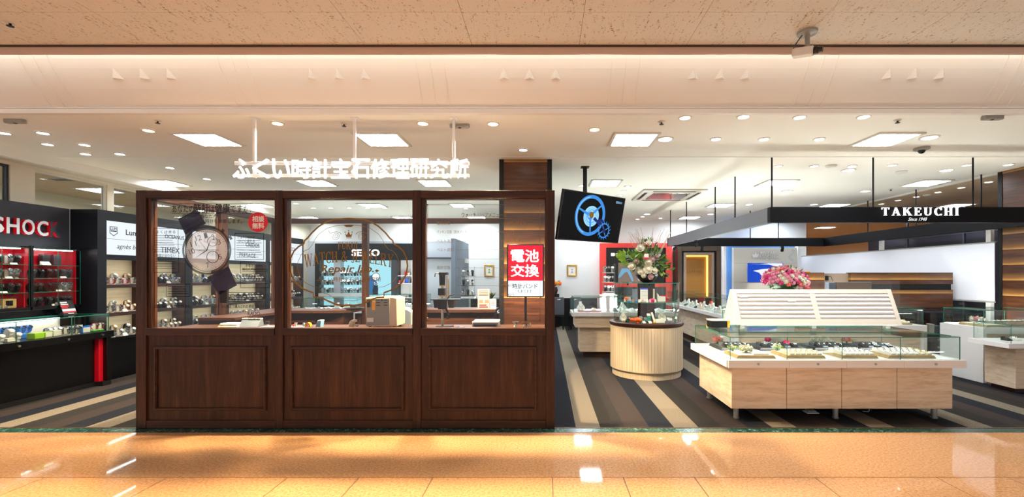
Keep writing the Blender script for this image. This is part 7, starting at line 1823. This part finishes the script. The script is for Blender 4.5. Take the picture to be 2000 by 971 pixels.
# trays and ring pads
def tray(x0, x1, y0, y1, z, m, label):
    t = thing('jewelry_tray', label, 'tray', ((x0 + x1) / 2, (y0 + y1) / 2, z)); part('board', M().extr([(x0, z), (x1, z), (x1 - 0.02, z + 0.03), (x0 + 0.02, z + 0.03)], FRONT, (0, y0, 0), -(y1 - y0), 0), m, t, 0.002)
    part('cloth', M().box(x0 + 0.035, x1 - 0.035, y0 + 0.015, y1 - 0.015, z + 0.0301, z + 0.034), 'paper' if m == 'tray_wood' else 'slate', t); return z + 0.0345
zt0 = ZS1 + 0.0005
ftr = [(1.95, 2.36), (2.46, 2.87), (3.03, 3.41), (3.5, 4.0)]
fl = ['first from the kiosk', 'second from the kiosk', 'third from the kiosk', 'at the open end']
for i, (a, c) in enumerate(ftr):
    zt = tray(a, c, 4.56, 4.90, zt0, 'tray_wood', 'pale wood jewelry tray in the front row of the oak counter, ' + fl[i])
    if i == 0: continue
    nx = 6 if i < 3 else 7
    for j in range(nx):
        for k in range(3 if i > 1 else 2):
            kd = 'white' if (i == 3 and j < 5) or i == 2 else 'beige'
            pad(kd, (a + 0.065 + (c - a - 0.13) * j / (nx - 1), 4.61 + 0.09 * k, zt), '%s ring pad on the front pale wood tray %s' % (kd, fl[i]), 'pads on front tray ' + fl[i], 0.25, 1.25)
btr = [(1.98, 2.35), (2.42, 2.92), (3.04, 3.45), (3.55, 4.0)]
for i, (a, c) in enumerate(btr):
    zt = tray(a, c, 5.05, 5.42, zt0, 'cabinet_frame', 'dark grey jewelry tray in the rear row of the oak counter, ' + fl[i])
    for j in range(5):
        for k in range(2):
            pad('grey' if (j + k) % 2 else 'black', (a + 0.08 + (c - a - 0.16) * j / 4, 5.10 + 0.1 * k, zt), '%s ring pad on the rear dark tray %s' % ('grey' if (j + k) % 2 else 'black', fl[i]), 'pads on rear tray ' + fl[i], 0.0, 1.25)
def posy(x, y, z, ms, label, s=0.9, n=6):
    t = thing('flower_posy', label, 'flower', (x, y, z)); part('stem', M().cyl((x, y, z), (x, y, z + 0.025), 0.012, n=8), 'leaf', t)
    for k in range(n):
        a = 2 * math.pi * k / n; rose(ms[k % len(ms)], t, (x + 0.032 * s * math.cos(a), y + 0.026 * s * math.sin(a), z + 0.035 + 0.012 * (k % 2)), (math.cos(a) * 0.7, math.sin(a) * 0.7 - 0.2, 0.8), s)
    b = M(); r2 = random.Random(int(x * 100)); leaf_blob(b, r2, (x, y, z + 0.03), (0.05, 0.04, 0.02), 30, 0.03, 0, z + 0.001); part('leaves', b, 'leaf_light', t)
posy(2.12, 4.71, zt0 + 0.036, ['petal_white'], 'white flower posy on the front wood tray nearest the kiosk', 1.1, 7); posy(2.02, 4.82, zt0 + 0.036, ['petal_white'], 'second white flower posy at the back edge of the front wood tray', 0.6, 5)
solo('pearl_strip', 'cream jewelry strip lying on the front wood tray beside the white posy', 'jewelry stand', M().box(2.14, 2.30, 4.585, 4.64, zt0 + 0.035, zt0 + 0.047), 'towel', bevel=0.004)
posy(2.52, 4.855, zt0 + 0.036, ['petal_white'], 'white rosebud posy on the second front wood tray', 0.8, 4)
posy(2.06, 5.34, zt0 + 0.036, ['petal_pink', 'petal_salmon'], 'pale pink posy on the rear dark tray nearest the kiosk', 1.0, 7)
flower_ball = lambda x, y, z, l: solo('pompom_flower', l, 'flower', M().ball((x, y, z + 0.035), 0.036, 14, 10).ball((x + 0.012, y - 0.022, z + 0.042), 0.022, 10, 7).ball((x - 0.015, y - 0.018, z + 0.03), 0.022, 10, 7), 'magenta', (x, y, z))
flower_ball(2.66, 5.34, zt0 + 0.05, 'bright pink round flower on the second rear dark tray'); flower_ball(2.78, 5.16, zt0 + 0.035, 'lower bright pink round flower at the front of the second rear dark tray')
solo('name_card', 'cream folded card between the pink round flowers', 'card', M().extr([(2.72, zt0 + 0.055), (2.87, zt0 + 0.055), (2.87, zt0 + 0.10), (2.72, zt0 + 0.10)], FRONT, (0, 5.36, 0), -0.01, 0), 'ivory')
for j in range(3): bust((3.2 + 0.09 * j, 5.32, zt0 + 0.035), 'white necklace bust on the third rear dark tray', 'busts on the third rear tray', 0.8)
posy(3.62, 5.36, zt0 + 0.036, ['petal_salmon', 'petal_pink', 'leaf_light'][:2], 'coral flower posy on the rear dark tray at the open end', 0.8, 5)

# slanted ring display on posts
t = thing('slanted_ring_display', 'long white slanted display full of ring grooves on grey posts over the oak counter', 'display stand', (3.07, 5.1, ZG))
YF, YTF, YTB, YBB = 5.0, 5.17, 5.22, 5.42
xa, xb = PX(1441, YF), PX(1763, YF)
zb_, ztp = PZ(635, YF), PZ(565.5, YTF)
prof = [(YF, zb_), (YTF, ztp), (YTB, ztp), (YBB, zb_)]
EX = (Vector((0, 1, 0)), Vector((0, 0, 1)), Vector((1, 0, 0)))
part('end_cheek', M().extr(prof, EX, (xa, 0, 0), 0, 0.05), 'ivory', t, 0.003); part('end_cheek', M().extr(prof, EX, (xb - 0.05, 0, 0), 0, 0.05), 'ivory', t, 0.003)
n_ = Vector((0, -(ztp - zb_), (YTF - YF))).normalized(); up_ = Vector((0, YTF - YF, ztp - zb_)); Ls = up_.length; up_ = up_.normalized()
frs = (Vector((1, 0, 0)), up_, n_); o_ = Vector((0, YF, zb_))
xm = PX(1593, 5.08)
part('face_frame', M().rect(xa + 0.0505, xb - 0.0505, 0, 0.07, frs, o_, -0.02, 0.0).rect(xa + 0.0505, xb - 0.0505, Ls - 0.05, Ls, frs, o_, -0.02, 0.0).rect(xm - 0.03, xm + 0.03, 0.0705, Ls - 0.0505, frs, o_, -0.02, 0.0), 'ivory', t, 0.002)
part('back_board', M().add([(xa + 0.051, YTB, ztp), (xb - 0.051, YTB, ztp), (xb - 0.051, YBB, zb_), (xa + 0.051, YBB, zb_), (xa + 0.051, YTB - 0.03, ztp), (xb - 0.051, YTB - 0.03, ztp), (xb - 0.051, YBB - 0.03, zb_), (xa + 0.051, YBB - 0.03, zb_)], [(0, 1, 2, 3), (7, 6, 5, 4), (0, 4, 5, 1), (2, 6, 7, 3)]).box(xa + 0.051, xb - 0.051, YTF + 0.005, YTB, ztp - 0.02, ztp).box(xa + 0.051, xb - 0.051, YF + 0.02, YBB - 0.031, zb_, zb_ + 0.012), 'ivory', t)
rows_n = 6
for a, c in ((xa + 0.055, xm - 0.031), (xm + 0.031, xb - 0.055)):
    part('groove_bed', M().rect(a, c, 0.071, Ls - 0.051, frs, o_, -0.045, -0.014), 'white_vinyl', t)
    hgt = (Ls - 0.122) / rows_n
    for k in range(rows_n): part('cushion_roll', M().cyl(o_ + up_ * (0.071 + hgt * (k + 0.5)) + n_ * -0.025 + Vector((a, 0, 0)), o_ + up_ * (0.071 + hgt * (k + 0.5)) + n_ * -0.025 + Vector((c, 0, 0)), hgt * 0.55, n=20), 'white_vinyl', t)
rg = M(); n = 14
for i in range(n):
    a0, a1 = 2 * math.pi * i / n, 2 * math.pi * (i + 1) / n
    rg.cyl((0.0, 0.0105 * math.cos(a0), 0.0105 * math.sin(a0)), (0.0, 0.0105 * math.cos(a1), 0.0105 * math.sin(a1)), 0.002, n=6, cap=False)
rg.ball((0, 0, 0.0135), 0.003, 8, 5)
RING = _mesh('finger_ring', rg, 'silver_ring', (0, 0, 0))
rr = random.Random(3)
nm_ = ['lowest', 'second', 'third', 'fourth', 'fifth', 'top']
for pi_, (a, c) in enumerate(((xa + 0.055, xm - 0.031), (xm + 0.031, xb - 0.055))):
    for k in range(rows_n):
        for j in range(11):
            o = bpy.data.objects.new('finger_ring', RING); COL.objects.link(o); p = o_ + up_ * (0.071 + hgt * (k + 1.0) - 0.003) + n_ * -0.012 + Vector((a + 0.04 + (c - a - 0.08) * j / 10 + rr.uniform(-.006, .006), 0, 0)); o.location = p; o.rotation_euler = (R(25), 0, 0); o.scale = (0.75,) * 3
            tag(o, 'tiny silver ring in the %s groove, %s half of the slanted display' % (nm_[k], ['kiosk side', 'open side'][pi_]), 'ring', 'rings in the %s groove of half %s' % (nm_[k], ['one', 'two'][pi_]))
for u in (1450, 1590, 1735): part('post', M().box(PX(u - 4.5, 5.15), PX(u + 4.5, 5.15), 5.15, 5.20, ZG + 0.0075, zb_ - 0.0005), 'plastic_grey', t, 0.002)
ZT_ = Ls
for x0, l in ((xa + 0.08, 'white name card at the upper end of the slanted display, kiosk side'), (2.78, 'white name card in the second groove of the slanted display')):
    d_ = Ls - 0.1 if x0 < 2.4 else Ls - 0.15
    solo('name_plate', l, 'card', M().rect(x0, x0 + 0.09, d_, d_ + 0.04, frs, o_, 0.001, 0.005), 'paper')
part('purple_tab', M().box(xb + 0.0005, xb + 0.012, YTF + 0.01, YTF + 0.05, ztp - 0.06, ztp - 0.01), 'dark_purple', t)

# far end counters
t = thing('white_end_counter', 'white waterfall sided counter with oak front and tall glass case by the wood pillar', 'counter', (6.9, 6.5, 0), 'glass topped jewelry counters')
x0, x1, y0, y1 = 6.06, 7.04, 6.17, 6.85
x1 = 7.9
ZC = 0.765
part('counter_top', M().box(x0, x1, y0, 6.24, ZC - 0.085, ZC).box(x0, 7.03, 6.24, y1, ZC - 0.085, ZC), 'white_lacquer', t, 0.002)
part('end_panel', M().box(x0, x0 + 0.05, y0, y1, 0, ZC - 0.085), 'white_lacquer', t, 0.002)
part('front_board', M().box(x0 + 0.051, x1, y0 + 0.03, 6.24, 0.10, ZC - 0.085), 'oak', t); part('plinth', M().box(x0 + 0.051, x1, y0 + 0.06, 6.24, 0, 0.10), 'dark_brown', t)
b = M().pane(x0 + 0.03, 7.9, y0 + 0.02, y0 + 0.028, ZC + 0.0005, 1.0).pane(x0 + 0.03, x0 + 0.038, y0 + 0.0285, y1 - 0.02, ZC + 0.0005, 1.0).pane(x0 + 0.03, 7.03, y0 + 0.02, y1 - 0.02, 1.0002, 1.008).pane(x0 + 0.039, 7.03, y1 - 0.028, y1 - 0.02, ZC + 0.0005, 1.0)
part('glass_case', b, ['glass', 'glass_edge'], t)
part('added_fill_strip', M().box(x0 + 0.1, 6.95, 6.74, 6.80, ZC + 0.0005, ZC + 0.003), 'case_fill_glow', t)  # another added strip, brightening the ceiling from inside the case
zt = tray(6.16, 6.95, 6.23, 6.66, ZC + 0.0005, 'tray_wood', 'long pale wood jewelry tray in the white waterfall counter')
for j in range(7):
    for k in range(2): pad('white' if j % 2 else 'beige', (6.42 + 0.075 * j, 6.30 + 0.12 * k, zt), '%s ring pad on the tray of the white waterfall counter' % ('white' if j % 2 else 'beige'), 'pads in the waterfall counter', 0.2, 1.5)
posy(6.33, 6.55, zt + 0.001, ['petal_white', 'petal_white', 'petal_pink'], 'white and pink posy in the white waterfall counter', 1.3, 8)
for j in range(2): bust((6.22 + 0.08 * j, 6.36, zt), 'small necklace bust beside the posy in the white waterfall counter', 'busts in the waterfall counter', 0.7)
solo('white_plate', 'flat white plate on risers at the far side of the waterfall counter', 'plate', M().box(6.75, 6.93, 6.45, 6.55, zt + 0.03, zt + 0.04).box(6.76, 6.78, 6.47, 6.53, zt, zt + 0.03).box(6.90, 6.92, 6.47, 6.53, zt, zt + 0.03), 'white_lacquer', bevel=0.002)
t = thing('edge_counter', 'low oak and white glass counter cut off by the edge of the view', 'counter', (6.4, 5.8, 0))
ex0 = 5.74; ey = 5.52
part('counter_top', M().box(ex0, 7.6, ey, 6.06, 0.585, 0.645), 'white_lacquer', t, 0.002); part('carcass', M().box(5.93, 7.6, ey + 0.1, 6.02, 0.06, 0.585), 'oak', t, 0.002); part('plinth', M().box(5.98, 7.5, ey + 0.16, 5.98, 0, 0.06), 'dark_brown', t)
panes(t, ex0 + 0.06, 7.55, ey + 0.03, 6.04, 0.6455, 0.875, 'fblrt', 0.007)
pad('black', (6.0, 5.8, 0.646), 'black ring pad in the edge counter', 'pads edge', 0, 1.5); pad('white', (6.12, 5.8, 0.646), 'white ring pad in the edge counter', 'pads edge', 0, 1.5)
